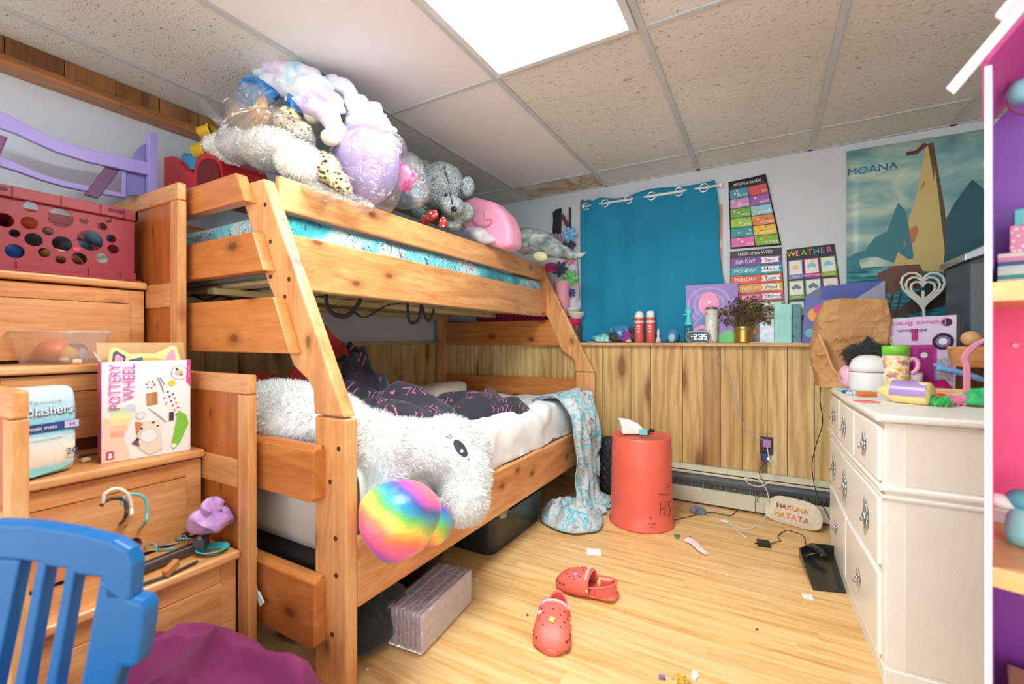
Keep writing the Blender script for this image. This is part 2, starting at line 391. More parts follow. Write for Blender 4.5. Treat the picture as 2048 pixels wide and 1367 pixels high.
gm = plain(196, 200, 202, .5, var=.05)
m = MB()
for x in GX:
    if x > WL: m.box(x - .012, x + .012, YN, WB, CEIL - .004, CEIL + .003)
for j in range(len(gy) - 2):
    for i in range(len(gx) - 1):
        yy = gy[j + 1]; m.box(gx[i] + .012, gx[i + 1] - .012, yy - .010, yy + .010, CEIL - .003, CEIL + .003)
m.box(WL, WR, WB - .02, WB, CEIL - .004, CEIL + .002)
struct(m.build('ceiling_grid', gm, origin=(0, 0, 0)))
# lay-in light fixtures
dm = NT('lens_diffuser'); dm.base(C3(250, 250, 250)); dm.set(.4, emit=(.94, 1.0, .98, 1), es=LAMP)
def fixture(x, y, label):
    r = thing('ceiling_light', label, 'ceiling light', (x + .305, y + .61, CEIL - .01), 'ceiling lights')
    f = MB()
    for (a, b, c0, d) in ((.014, .04, .014, 1.206), (.57, .596, .014, 1.206), (.04, .57, .014, .04), (.04, .57, 1.18, 1.206)):
        f.box(x + a, x + b, y + c0, y + d, CEIL - .014, CEIL + .006)
    f.build('light_frame', plain(214, 218, 222, .4), r, bevel=.003)
    d = MB(); d.box(x + .04, x + .57, y + .04, y + 1.18, CEIL - .008, CEIL + .004); d.build('diffuser', dm.m, r)
    h = MB(); h.box(x + .02, x + .59, y + .02, y + 1.2, CEIL + .01, CEIL + .09); h.build('light_housing', gm, r)
fixture(-.99, .387, 'lit two by four foot fluorescent ceiling light')
# ------------------------------------------------------------------ twin over full bunk bed
YF, YBK = .865, 2.97                       # near and far end frames
XO = -1.03                                 # outer face of the lower bed
bed = thing('bunk_bed', 'honey pine twin over full bunk bed with flared ladder ends', 'bunk bed', (-1.7, 1.9, 0))
darkhole = plain(70, 36, 14, .8)
def holes(pts, y, o, r=.0075):
    for x, z in pts:
        mb = MB(); mb.tube([(x, y - .001, z), (x, y + .002, z)], r, 12); mb.build('bolt_hole', darkhole, o)
SL = [(-1.036, .79), (-1.405, 1.5), (-1.425, 1.54), (-1.57, 1.54), (-1.405, 1.2), (-1.373, 1.152), (-1.288, .962), (-1.268, .93), (-1.202, .89), (-1.178, .862), (-1.172, .79)]
for y, nm in ((YF, 'near'), (YBK, 'far')):
    s = 1 if nm == 'near' else 1
    m = MB(); m.box(-1.168, XO, y, y + .042, 0, .786); o = m.build('lower_post', WZ, bed, bevel=.007)
    if nm == 'near':
        holes([(-1.062, .70), (-1.075, .44), (-1.072, .335), (-1.098, .60), (-1.09, .16)], y, o)
    m = MB(); m.prism([(a, y, b) for a, b in SL], (0, .042, 0)); o = m.build('sloped_upright', WZ, bed, bevel=.007)
    if nm == 'near':
        holes([(P(px, py, 'y', YF).x, P(px, py, 'y', YF).z) for px, py in ((521, 344), (530.5, 409), (541, 483), (541, 553), (578, 558), (570, 593))], y, o)
    m = MB(); m.box(WL + .045, WL + .15, y, y + .042, 0, 1.54); m.build('wall_post', WZ, bed, bevel=.006)
# near end: three ladder boards whose right ends are cut on the slant, then two boards below
RUNG = wood('pine_rung', 'x', (218, 144, 78), (200, 122, 60), (168, 92, 40), knots=1.2)
y0 = .826
for a, b, c_, d in (((471, 345), (489, 400), 0, 0), ((504.4, 462), (527.4, 540), 0, 0), ((545.9, 593), (579.7, 706.7), 0, 0)):
    A, B = P(a[0], a[1], 'y', y0), P(b[0], b[1], 'y', y0)
    m = MB(); m.prism([(A.x, y0, A.z), (B.x, y0, B.z), (-2.4, y0, B.z), (-2.4, y0, A.z)], (0, YF - y0, 0))
    m.build('ladder_board', RUNG, bed, bevel=.003)
for za, zb in ((.705, .545), (.325, .125)):
    m = MB(); m.prism([(-1.118, y0, za - .012), (-1.118, y0, zb + .012), (-1.128, y0, zb), (-2.4, y0, zb), (-2.4, y0, za - .012)], (0, YF - y0, 0))
    m.prism([(-1.118, y0 + .001, za - .012), (-2.4, y0 + .001, za - .012), (-2.4, y0 + .014, za), (-1.128, y0 + .014, za)], (0, YF - y0 - .014, 0))
    m.build('end_board', RUNG, bed, bevel=.002)
# far end boards
for za, zb, xr in ((1.16, .975, -1.30), (.735, .565, -1.16)):
    m = MB(); m.box(-2.33, xr, YBK + .002, YBK + .032, zb, za); m.build('headboard_plank', RUNG, bed, bevel=.004)
m = MB(); m.box(-2.33, -1.5, YBK + .002, YBK + .032, 1.36, 1.52); m.build('headboard_plank', RUNG, bed, bevel=.004)
# side rails
for nm, x0, x1, za, zb, ya, yb in (('lower_side_rail', -1.062, XO, .43, .232, YF + .042, YBK), ('upper_side_rail', -1.428, -1.4, 1.372, 1.185, YF + .042, YBK), ('guard_rail', -1.43, -1.405, 1.56, 1.447, YF + .042, YBK)):
    m = MB(); m.box(x0, x1, ya, yb, zb, za); m.build(nm, WY, bed, bevel=.005)
for z0, z1 in ((.232, .43), (1.185, 1.372), (1.447, 1.56)):
    m = MB(); m.box(WL + .05, WL + .075, YF + .042, YBK, z0, z1); m.build('back_side_rail', WY, bed, bevel=.004)
SLAT = wood('slat_wood', 'y', (224, 206, 160), (206, 184, 132), (176, 150, 100), knots=.6)
SLATX = wood('slat_wood_x', 'x', (224, 206, 160), (206, 184, 132), (176, 150, 100), knots=.6)
for x in (-1.45, -1.85, -2.37):
    m = MB(); m.box(x - .02, x + .02, YF + .05, YBK - .004, 1.188, 1.212); m.build('slat_ledger', SLAT, bed)
y = YF + .09
while y < YBK - .07:
    m = MB(); m.box(-2.39, -1.43, y, y + .07, 1.213, 1.228); m.build('slat', SLATX, bed, bevel=.002); y += .155
m = MB(); m.box(-2.39, -1.07, YF + .06, YBK - .02, .235, .25); m.build('slat_deck', SLATX, bed)
# ------------------------------------------------------------------ mattresses
SHEET = NT('turquoise_patterned_sheet'); v = SHEET.coord()
n = SHEET.noise(v, 3.1, 2.0, .5, .5); ln = SHEET.math('PINGPONG', SHEET.noise(v, 6.5, 2.0, .5, 1.4), .045)
base = SHEET.ramp(n, [(.36, C3(20, 120, 140)), (.5, C3(60, 186, 202)), (.54, C3(150, 218, 224)), (.6, C3(206, 226, 228)), (.66, C3(120, 200, 214))])
lines_ = SHEET.ramp(ln, [(.003, (1, 1, 1)), (.008, (0, 0, 0))])
zone = SHEET.ramp(SHEET.noise(SHEET.coord(), 2.2, 1.0), [(.49, (0, 0, 0)), (.52, (1, 1, 1))])
c = SHEET.mix(SHEET.math('MULTIPLY', lines_, zone), base, C3(58, 66, 82)); SHEET.base(c)
SHEET.bump(SHEET.noise(SHEET.coord((3, 14, 6)), 2.0, 3.0, .5, .8), .5, .03); SHEET.set(.8, 0, .3, .2)
def rmattress(x0, x1, y0, y1, z0, z1, amp, fq, nx=60, ny=100, r=.05, seed=0):
    def fn(u, v):
        a = u * 2 * PI; w2 = (x1 - x0) / 2; h2 = (z1 - z0) / 2
        cx, cz = math.cos(a), math.sin(a); k = .16
        x = math.copysign(abs(cx) ** k, cx) * w2; z = math.copysign(abs(cz) ** k, cz) * h2
        e = 1 - max(0, abs(v - .5) * 2 - .985) / .015 * .25
        y = y0 + (y1 - y0) * v
        p = Vector(((x0 + x1) / 2 + x, y, (z0 + z1) / 2 + z * e))
        if p.z > z0 + .3 * (z1 - z0): p.z += amp * fbm(p.x * fq, p.y * fq * .6, seed); p.x += amp * .5 * fbm(p.y * fq, p.z * fq, seed + 4)
        return p
    m = MB(); m.grid(fn, nx, ny, cu=True); n0 = 0
    V = ny + 1; m.f.append([i * V for i in range(nx)]); m.f.append([i * V + ny for i in range(nx)]); m.mi += [0, 0]
    return m
tag(rmattress(-2.39, -1.432, YF + .05, YBK - .01, 1.23, 1.452, .012, 7, seed=2).build('top_mattress', SHEET.m, smooth=True), 'top bunk mattress in a turquoise and white printed sheet', 'mattress')
m = MB(); m.box(-2.394, -1.4305, YF + .045, YBK - .006, 1.2285, 1.272); tag(m.build('mattress_underlay', plain(120, 116, 118, .6, bump=.3), bevel=.01), 'thin grey underlay between the slats and the turquoise mattress', 'underlay')
WS = cloth_mat('white_sheet', [(226, 230, 236), (240, 243, 246)], 5, .12, 400, rough=.75)
GREYM = cloth_mat('mattress_ticking', [(196, 186, 178), (208, 200, 192)], 4, .2, 300)
tag(rmattress(-2.39, -1.075, YF + .055, YBK - .01, .335, .565, .006, 5, seed=5).build('full_mattress', GREYM, smooth=True), 'thick pale mattress on the lower bunk', 'mattress')
tag(rmattress(-2.39, -1.075, YF + .055, YBK - .01, .252, .335, .002, 5, seed=6).build('box_spring', plain(42, 40, 44, .5, bump=.3), smooth=True), 'thin black mattress base under the pale mattress', 'mattress base')
# rumpled white sheet over the lower mattress, spilling toward the rail
def shf(u, v):
    d = u * 1.52; y = YF + .07 + v * 2.01; x = -2.40 + d; lim = -1.085
    z = .582 + .010 * fbm(x * 3, y * 3, 1) + .016 * max(0, ridge(x * 2.2 + .8 * y, y * 6.5 - x * 2)) * (1 if x > -2.1 else .3)
    z += .014 * max(0, ridge(x * 5 + 1.4 * y, y * 8 + x * 3, 2)) * max(0, min(1, (x + 2.0) * 2))
    bank = math.exp(-((min(x, lim) + 1.16 - .03 * math.sin(y * 9)) / .1) ** 2); z += bank * (.018 + .05 * max(0, y - 1.9)) * (.6 + .6 * abs(math.sin(y * 7 + 2 * x)))
    if x > lim:
        q = x - lim; k = 1 - math.exp(-q / .03); z -= max(0, q - .012) * 1.0 + .004; x = lim + .028 * k + .006 * math.sin(y * 23 + 3 * fbm(y * 3, q * 4)) * k
        z = max(z, .437 + .004 * math.sin(y * 14))
    return Vector((x, y, z))
m = MB(); m.grid(shf, 110, 200); tag(m.build('white_sheet', WS, smooth=True, solid=.004), 'rumpled white fitted sheet spread over the lower mattress', 'sheet')
# ------------------------------------------------------------------ stair chest of drawers at the near end
st = thing('staircase_dresser', 'pine staircase of four steps with a drawer in each riser', 'storage staircase', (-1.87, .54, 0))
FX = [-1.395, -1.598, -1.80, -2.005]; TZ = [.37, .655, .938, 1.225]; SY0, SY1 = .318, .778
PANEL = wood('pine_panel', 'z', (206, 124, 56), (188, 104, 42), (156, 78, 28), knots=.6)
for yy, nm in ((SY1, 'far'), (SY0 - .028, 'near')):
    for (xf, xb, zt) in ((-1.36, -1.785, .905), (-1.785, -2.41, 1.565)):
        e = WL + .03 if xb < -2 else xb
        m = MB(); m.box(xf - .055, xf, yy, yy + .028, 0, zt - .062); m.build('side_post', WZ, st, bevel=.003)
        m = MB(); m.box(e, xf, yy, yy + .028, zt - .06, zt); m.build('top_rail', WX, st, bevel=.005)
        m = MB(); m.box(e, xf - .055, yy + .008, yy + .022, .02, zt - .06); m.build('side_panel', PANEL, st)
    m = MB(); m.box(-1.63, -1.42, yy, yy + .027, .555, .64); m.build('cross_rail', WX, st, bevel=.002)
    m = MB(); m.box(-2.03, -1.845, yy, yy + .027, 1.13, 1.215); m.build('cross_rail', WX, st, bevel=.002)
for k in range(4):
    fx, tz = FX[k], TZ[k]; xb = (FX[k + 1] - .015) if k < 3 else WL + .03; zb = tz - .285 if k else .055
    m = MB(); m.box(xb, fx, SY0 + .001, SY1 - .001, tz - .026, tz); m.build('tread', WY, st, bevel=.008, seg=3)
    f = MB(); x = fx - .018                      # drawer front with raised field and a slot handle
    ya, yb, za, zc = SY0 + .006, SY1 - .006, zb + .008, tz - .031
    f.box(x - .02, x, ya, ya + .045, za, zc); f.box(x - .02, x, yb - .045, yb, za, zc); f.box(x - .02, x, ya + .045, yb - .045, zc - .05, zc)
    hx0, hx1, hz0, hz1 = .5 * (ya + yb) - .062, .5 * (ya + yb) + .062, za + .012, za + .052
    dr = f.build('drawer', WY, st, bevel=.002)
    n = 10; ring = []
    for i in range(n + 1): a = PI / 2 + PI * i / n; ring.append((hx0 + .02 + .02 * math.cos(a), (hz0 + hz1) / 2 + .02 * math.sin(a)))
    for i in range(n + 1): a = -PI / 2 + PI * i / n; ring.append((hx1 - .02 + .02 * math.cos(a), (hz0 + hz1) / 2 + .02 * math.sin(a)))
    r2 = []
    for i in range(len(ring)):               # extra points along the straight edges of the slot
        a, b = ring[i], ring[(i + 1) % len(ring)]; r2.append(a)
        if abs(a[0] - b[0]) > .04: r2 += [(a[0] + (b[0] - a[0]) * q / 8, a[1]) for q in range(1, 8)]
    ring = r2[::-1]
    oy0, oy1, oz0, oz1 = ya + .046, yb - .046, za, zc - .052
    g = MB()                                     # field: faces bridging the slot outline to the board outline
    outer = []
    for (yy, zz) in ring:
        dy, dz = yy - (hx0 + hx1) / 2, zz - (hz0 + hz1) / 2
        s = min(((oy1 - (hx0 + hx1) / 2) / abs(dy)) if abs(dy) > 1e-6 else 9e9, ((oz1 - (hz0 + hz1) / 2) if dz > 0 else ((hz0 + hz1) / 2 - oz0)) / abs(dz) if abs(dz) > 1e-6 else 9e9)
        outer.append(((hx0 + hx1) / 2 + dy * s, (hz0 + hz1) / 2 + dz * s))
    N = len(ring)
    fx_ = x + .006
    poly = [Vector((fx_, p[0], p[1])) for p in ring]; out = [Vector((fx_, p[0], p[1])) for p in outer]
    g.add(poly + out, [(i, (i + 1) % N, N + (i + 1) % N, N + i) for i in range(N)])
    for i in range(N):
        a, b = outer[i], outer[(i + 1) % N]
        if abs(a[0] - b[0]) > 1e-4 and abs(a[1] - b[1]) > 1e-4:
            c = (a[0] if min(abs(a[0] - oy0), abs(a[0] - oy1)) < 1e-4 else b[0], a[1] if min(abs(a[1] - oz0), abs(a[1] - oz1)) < 1e-4 else b[1])
            g.face([(fx_, *a), (fx_, *c), (fx_, *b)])
    g.add(poly + [p - Vector((.02, 0, 0)) for p in poly], [(i, (i + 1) % N, N + (i + 1) % N, N + i) for i in range(N)])
    g.face([(fx_, oy0, oz0), (fx_, oy0, oz1), (fx_ - .012, oy0, oz1), (fx_ - .012, oy0, oz0)]); g.face([(fx_, oy1, oz0), (fx_, oy1, oz1), (fx_ - .012, oy1, oz1), (fx_ - .012, oy1, oz0)])
    g.face([(fx_, oy0, oz1), (fx_, oy1, oz1), (fx_ - .012, oy1, oz1), (fx_ - .012, oy0, oz1)])
    g.build('raised_field', WY, dr)
    h = MB(); h.box(x - .19, x - .021, ya + .02, yb - .02, za, zc); h.build('drawer_box', plain(120, 66, 26, .7), dr)
# ------------------------------------------------------------------ flat printed things (posters, canvases, box faces)
class Flat:
    """a printed sheet given by its four corners; colour fields, discs and words are laid on it in fractions of its width and height"""
    def __init__(s, tl, tr, br, bl, curl=None, th=.0008):
        s.c = [Vector(p) for p in (tl, tr, br, bl)]; s.W = ((s.c[1] - s.c[0]).length + (s.c[2] - s.c[3]).length) / 2; s.H = ((s.c[0] - s.c[3]).length + (s.c[1] - s.c[2]).length) / 2
        s.n = (s.c[1] - s.c[0]).cross(s.c[0] - s.c[3]).normalized(); s.curl = curl; s.m = MB(); s.mats = []; s.tx = MB(); s.tm = []; s.k = 0; s.th = th
    def q(s, u, v, k=0.0):
        a, b, c, d = s.c; p = (a * (1 - u) + b * u) * v + (d * (1 - u) + c * u) * (1 - v)
        if s.curl: p = p + s.n * s.curl(u, v)
        return p + s.n * (k * .0006 + .0002)
    def idx(s, lst, m):
        if m not in lst: lst.append(m)
        return lst.index(m)
    def poly(s, pts, m):
        s.k += .05; s.m.cur = s.idx(s.mats, m); cx = sum(p[0] for p in pts) / len(pts); cy = sum(p[1] for p in pts) / len(pts)
        s.m.add([s.q(u, v, 1 + s.k) for u, v in pts], [list(range(len(pts)))]); return s
    def rect(s, u0, v0, u1, v1, m, n=1):
        s.k += .05; s.m.cur = s.idx(s.mats, m); nu = 6 if s.curl else 1; nv = 6 if s.curl else 1; k = s.k
        s.m.grid(lambda a, b: s.q(u0 + (u1 - u0) * a, v0 + (v1 - v0) * b, 1 + k), nu, nv); return s
    def disc(s, u, v, r, m, ry=None, n=20, a0=0, a1=2 * PI):
        asp = s.W / s.H; ry = ry if ry is not None else r * asp
        return s.poly([(u + r * math.cos(a0 + (a1 - a0) * i / n), v + ry * math.sin(a0 + (a1 - a0) * i / n)) for i in range(n)], m)
    def band(s, pts, w, m):
        asp = s.W / s.H; L = []; R_ = []
        for i, (a, b) in enumerate(pts):
            p, q = pts[max(0, i - 1)], pts[min(len(pts) - 1, i + 1)]; dx, dy = (q[0] - p[0]) * asp, q[1] - p[1]; l = math.hypot(dx, dy) or 1
            L.append((a - dy / l * w / asp, b + dx / l * w)); R_.append((a + dy / l * w / asp, b - dx / l * w))
        s.k += .05; s.m.cur = s.idx(s.mats, m); n = len(pts)
        s.m.add([s.q(*p, 1 + s.k) for p in L + R_], [(i, i + 1, n + i + 1, n + i) for i in range(n - 1)]); return s
    def text(s, u, v, size, txt, m, rot=0.0, stretch=1.0, align='CENTER'):
        t = text_mesh(txt, size * s.H, Matrix.Identity(4), 0.0003, align); ca, sa = math.cos(rot), math.sin(rot); s.k += .02
        s.tx.cur = s.idx(s.tm, m)
        s.tx.add([s.q(u + (p[0] * stretch * ca - p[1] * sa) / s.W, v + (p[0] * stretch * sa + p[1] * ca) / s.H, 4 + s.k + p[2] * 1500) for p in t.v], t.f); return s
    def parts(s, parent, names=('printed_panel', 'lettering')):
        if s.m.v: s.m.build(names[0], s.mats, parent)
        if s.tx.v: s.tx.build(names[1], s.tm, parent)
    def sheet(s, mat, label, cat, name='poster', extra=None, group=None):
        c = s.q(.5, 0); root = thing(name, label, cat, c, group); b = MB()
        if s.curl: b.grid(lambda a, v: s.q(a, v, -.6), 10, 10)
        else: b.prism([s.c[0], s.c[1], s.c[2], s.c[3]], -s.n * s.th)
        b.build('sheet', mat, root, smooth=bool(s.curl), solid=.0006 if s.curl else 0)
        s.parts(root); return root
def pf(r, g, b, rough=.5): return plain(r, g, b, rough, var=.03)
YP = WB - .004
def wallq(*px, y=YP): return [P(a, b, 'y', y) for a, b in px]
BLK = pf(40, 42, 48); WHT = pf(240, 242, 244)
cr = lambda u, v: .001 + .012 * max(0, u - .55) * max(0, v - .3) * 4
f = Flat(*wallq((1457, 364), (1531, 349), (1563, 490), (1461, 498)), curl=lambda u, v: .002 + .05 * max(0, u - .45) ** 2 * v)
LC = [('JANUARY', (60, 150, 180)), ('FEBRUARY', (206, 150, 196)), ('MARCH', (104, 170, 60)), ('APRIL', (150, 200, 70)), ('MAY', (40, 150, 160)), ('JUNE', (222, 110, 176))]
RC = [('JULY', (208, 82, 90)), ('AUGUST', (150, 96, 176)), ('SEPTEMBER', (140, 200, 216)), ('OCTOBER', (224, 130, 70)), ('NOVEMBER', (236, 190, 50)), ('DECEMBER', (120, 180, 40))]
f.text(.5, .935, .058, 'MONTHS of the YEAR', WHT, stretch=.72)
rr = random.Random(4)
for k in range(6):
    v1 = .87 - k * .143; v0 = v1 - .132
    for (nm, c), u0, u1 in ((LC[k], .03, .49), (RC[k], .51, .97)):
        f.rect(u0, v0, u1, v1, pf(*c)); f.text(u1 - .015, v0 + .035, .042, nm, WHT, align='RIGHT', stretch=.8)
        for q in range(4): f.disc(rr.uniform(u0 + .04, u1 - .05), rr.uniform(v0 + .06, v1 - .02), .022, pf(*rr.choice([(250, 240, 220), (250, 200, 60), (230, 90, 90), (250, 250, 250), (60, 120, 60)])))
f.sheet(BLK, 'black months of the year chart with two columns of coloured month panels', 'wall chart')
f = Flat(*wallq((1460, 503), (1563, 494), (1571, 636), (1460, 642)))
f.text(.5, .948, .062, 'DAYS of the WEEK', WHT, stretch=.9)
DY = [('SUNDAY', 'Sun.', (122, 76, 156)), ('MONDAY', 'Mon.', (40, 160, 178)), ('TUESDAY', 'Tues', (214, 96, 74)), ('WEDNESDAY', 'Wed', (232, 150, 60)), ('THURSDAY', 'Thurs', (206, 88, 130)), ('FRIDAY', 'Fri', (120, 170, 80)), ('SATURDAY', 'Sat', (196, 150, 60))]
for k, (a, b, c) in enumerate(DY):
    v1 = .895 - k * .128; v0 = v1 - .12; f.rect(.015, v0, .985, v1, pf(*c)); f.poly([(.6, v0 + .025), (.63, (v0 + v1) / 2), (.6, v1 - .02), (.95, v1 - .02), (.92, (v0 + v1) / 2), (.95, v0 + .025)], WHT)
    f.text(.3, (v0 + v1) / 2, .07, a, WHT, stretch=.95); f.text(.77, (v0 + v1) / 2, .07, b, BLK, stretch=1.1)
f.sheet(pf(44, 46, 52), 'days of the week chart with seven coloured bands and handwritten short forms', 'wall chart')
f = Flat(*wallq((1573, 499), (1669, 487), (1690, 636), (1576, 641)))
for i, (ch, c) in enumerate(zip('WEATHER', [(236, 214, 70), (236, 140, 196), (150, 210, 70), (236, 160, 70), (90, 200, 220), (160, 130, 210), (236, 120, 170)])): f.text(.1 + i * .13, .925, .11, ch, pf(*c))
WT = [('SUNNY', (120, 130, 190)), ('PARTLY SUNNY', (196, 60, 150)), ('CLOUDY', (140, 180, 50)), ('STORMY', (130, 160, 50)), ('RAINY', (90, 180, 200)), ('RAINBOW', (200, 90, 90)), ('SNOWY', (80, 110, 160)), ('WINDY', (150, 110, 180)), ('FOGGY', (230, 150, 60))]
for k, (nm, c) in enumerate(WT):
    i, j = k % 3, k // 3; u0, u1 = .03 + .325 * i, .325 + .325 * i; v1 = .84 - .285 * j; v0 = v1 - .265
    f.rect(u0, v0, u1, v1, pf(*c)); f.rect(u0 + .02, v0 + .065, u1 - .02, v1 - .012, pf(230, 236, 232)); f.text((u0 + u1) / 2, v0 + .032, .036, nm, WHT, stretch=.85)
    uc, vc = (u0 + u1) / 2, (v0 + v1) / 2 + .03
    if k == 0:
        f.disc(uc, vc, .055, pf(240, 200, 90))
    elif k == 5:
        for q, cc in enumerate([(220, 90, 80), (240, 190, 80), (110, 190, 120), (230, 236, 232)]): f.disc(uc, vc - .05, .1 - .018 * q, pf(*cc), a1=PI)
    else:
        cc = pf(*((120, 126, 134) if k in (3, 4) else (140, 196, 220)))
        for dx, dy, r_ in ((-.05, 0, .042), (0, .02, .05), (.05, 0, .042)): f.disc(uc + dx, vc + dy, r_, cc)
        if k == 1: f.disc(uc + .03, vc + .06, .035, pf(240, 200, 90))
f.sheet(BLK, 'black weather chart with small square weather pictures beside the big seaside poster', 'wall chart')
# large seaside poster
f = Flat(P(1693, 303, 'y', YP), P(1968, 258, 'y', YP) + Vector((.12, 0, .0)), Vector((P(1968, 258, 'y', YP).x + .12, YP, 1.13)), Vector((P(1693, 303, 'y', YP).x, YP, 1.13)), curl=lambda u, v: .002 + .004 * math.sin(u * 7) * v)
sky = NT('printed_sky'); nz = sky.noise(sky.coord((1.6, 1, 3.4)), 2.2, 4.0, .55, .5)
sky.base(sky.ramp(nz, [(.3, C3(96, 150, 156)), (.48, C3(142, 184, 180)), (.62, C3(196, 214, 198)), (.75, C3(214, 224, 210))])); sky.set(.35)
mt = pf(58, 128, 140, .35); mt2 = pf(34, 92, 104, .35); hl = pf(110, 150, 84, .35); sea = NT('printed_sea'); nz = sea.noise(sea.coord((3, 1, 22)), 2.2, 3.0, .5, .5)
sea.base(sea.ramp(nz, [(.4, C3(12, 92, 108)), (.55, C3(36, 140, 150)), (.68, C3(150, 206, 206))])); sea.set(.35)
f.rect(0, 0, 1, .3, sea.m)
f.poly([(0, .27), (0, .36), (.06, .39), (.12, .4), (.18, .47), (.26, .5), (.33, .66), (.38, .6), (.44, .27)], mt)
f.poly([(.56, .27), (.6, .52), (.66, .62), (.76, .74), (.84, .66), (.9, .76), (1, .9), (1, .27)], mt2); f.poly([(.62, .27), (.66, .46), (.74, .62), (.8, .44), (.9, .5), (1, .34), (1, .27)], hl)
f.poly([(.5, .96), (.44, .68), (.3, .3), (.34, .27), (.62, .25), (.58, .6), (.535, .95)], pf(206, 186, 120, .35)); f.poly([(.47, .74), (.545, .84), (.565, .72), (.45, .62)], pf(200, 122, 74, .35)); f.poly([(.4, .5), (.585, .6), (.595, .48), (.36, .4)], pf(200, 122, 74, .35))
f.band([(.525, .97), (.59, .6), (.63, .1)], .012, pf(96, 74, 56, .35)); f.band([(.5, .97), (.44, .93), (.38, .93)], .012, pf(110, 50, 44, .35))
f.poly([(0, .12), (.2, .1), (.5, .16), (.85, .3), (.86, .26), (.6, .06), (.3, 0), (0, .02)], pf(70, 58, 48, .35)); f.poly([(.2, .26), (.3, .3), (.46, .3), (.52, .18), (.24, .14)], pf(110, 74, 56, .35))
for k in range(7): f.band([(.01 + .05 * k, .0), (.05 + .05 * k, .14)], .005, pf(50, 44, 40, .35))
f.text(.165, .87, .06, 'MOANA', pf(36, 100, 150, .35), stretch=1.05)
f.sheet(sky.m, 'large glossy seaside poster of a sailing boat, mountains and clouds', 'poster', 'seaside_poster')

# ------------------------------------------------------------------ curtain
CY0 = WB - .028
cur = thing('curtain', 'teal blackout curtain on grommets over the back wall window', 'curtain', (P(1300, 680, 'y', CY0).x, CY0, 1.0))
xl, xr = P(1160, 405, 'y', CY0).x, P(1427, 360, 'y', CY0).x; zt = P(1160, 405, 'y', CY0).z; ztr = P(1427, 360, 'y', CY0).z
GPX = [1173, 1210, 1257, 1303, 1358, 1408]; GX_ = [P(g, 400, 'y', CY0).x for g in GPX]
rodz = lambda x: 1.985 + (x - xl) / (xr - xl) * .025
rod = [P(1168, 413, 'y', CY0), P(1443, 370, 'y', CY0)]
rodz = lambda x: rod[0].z + (x - rod[0].x) / (rod[1].x - rod[0].x) * (rod[1].z - rod[0].z)
def wav(x):      # behind the rod between grommet pairs, in front elsewhere
    g = GX_; sgn = [-1, 1, -1, 1, -1, 1, -1]
    e = [xl - .05] + g + [xr + .06]
    for i in range(len(e) - 1):
        if x <= e[i + 1]: t = (x - e[i]) / (e[i + 1] - e[i]); return sgn[i] * math.sin(PI * max(0, min(1, t))) * -.013
    return 0
def cf(u, v):
    edge_r = xr + .075 * (1 - v) ** .8 + (.01 * math.sin(v * 9)); x = xl + .012 * (1 - v) + (edge_r - xl) * u
    top = zt + .012 * math.sin(u * 13) - .0 + (ztr - zt) * u + (.02 if u < .03 else 0) - .018 * math.exp(-((u - .12) / .03) ** 2)
    z = 1.0 + (top - 1.0) * v
    y = CY0 + .95 * wav(x) * math.exp(-(1 - v) * 5) + .006 * math.sin(x * 34) * (1 - math.exp(-(1 - v) * 6)) + .003 * fbm(x * 4, z * 3)
    return Vector((x, y, z))
TEAL = NT('teal_blackout_cloth'); vv = TEAL.coord(); TEAL.base(TEAL.ramp(TEAL.noise(vv, 2.0), [(.3, C3(14, 122, 160)), (.7, C3(22, 136, 174))])); TEAL.bump(TEAL.noise(TEAL.coord((300, 300, 600)), 1.0, 1.0), .2, .001); TEAL.set(.75, 0, .3, .1)
m = MB(); m.grid(cf, 130, 60); m.build('curtain_cloth', TEAL.m, cur, smooth=True, solid=.0025)
ch = plain(214, 220, 224, .2, metal=.7)
for g in GX_:
    m = MB(); c = Vector((g, CY0 - .002, rodz(g))); m.tube([c + Vector((.026 * math.cos(a * PI / 12), 0, .026 * math.sin(a * PI / 12))) for a in range(24)], .0055, 8, closed=True); m.build('grommet', ch, cur, smooth=True)
rt = thing('curtain_rod', 'white rod threaded through the teal curtain grommets', 'curtain rod', rod[0])
m = MB(); m.tube([Vector((x, CY0 - .002, rodz(x))) for x in (rod[0].x - .01, rod[1].x)], .0085, 12); m.build('pole', plain(238, 240, 238, .35), rt, smooth=True)
m = MB(); m.box(rod[1].x - .012, rod[1].x + .006, CY0 - .012, WB, rodz(rod[1].x) - .012, rodz(rod[1].x) + .012); m.build('bracket', plain(238, 240, 238, .35), rt, bevel=.003)
m = MB(); m.box(rod[0].x - .012, rod[0].x + .004, CY0 - .012, WB, rodz(rod[0].x) - .012, rodz(rod[0].x) + .012); m.build('bracket', plain(238, 240, 238, .35), rt, bevel=.003)

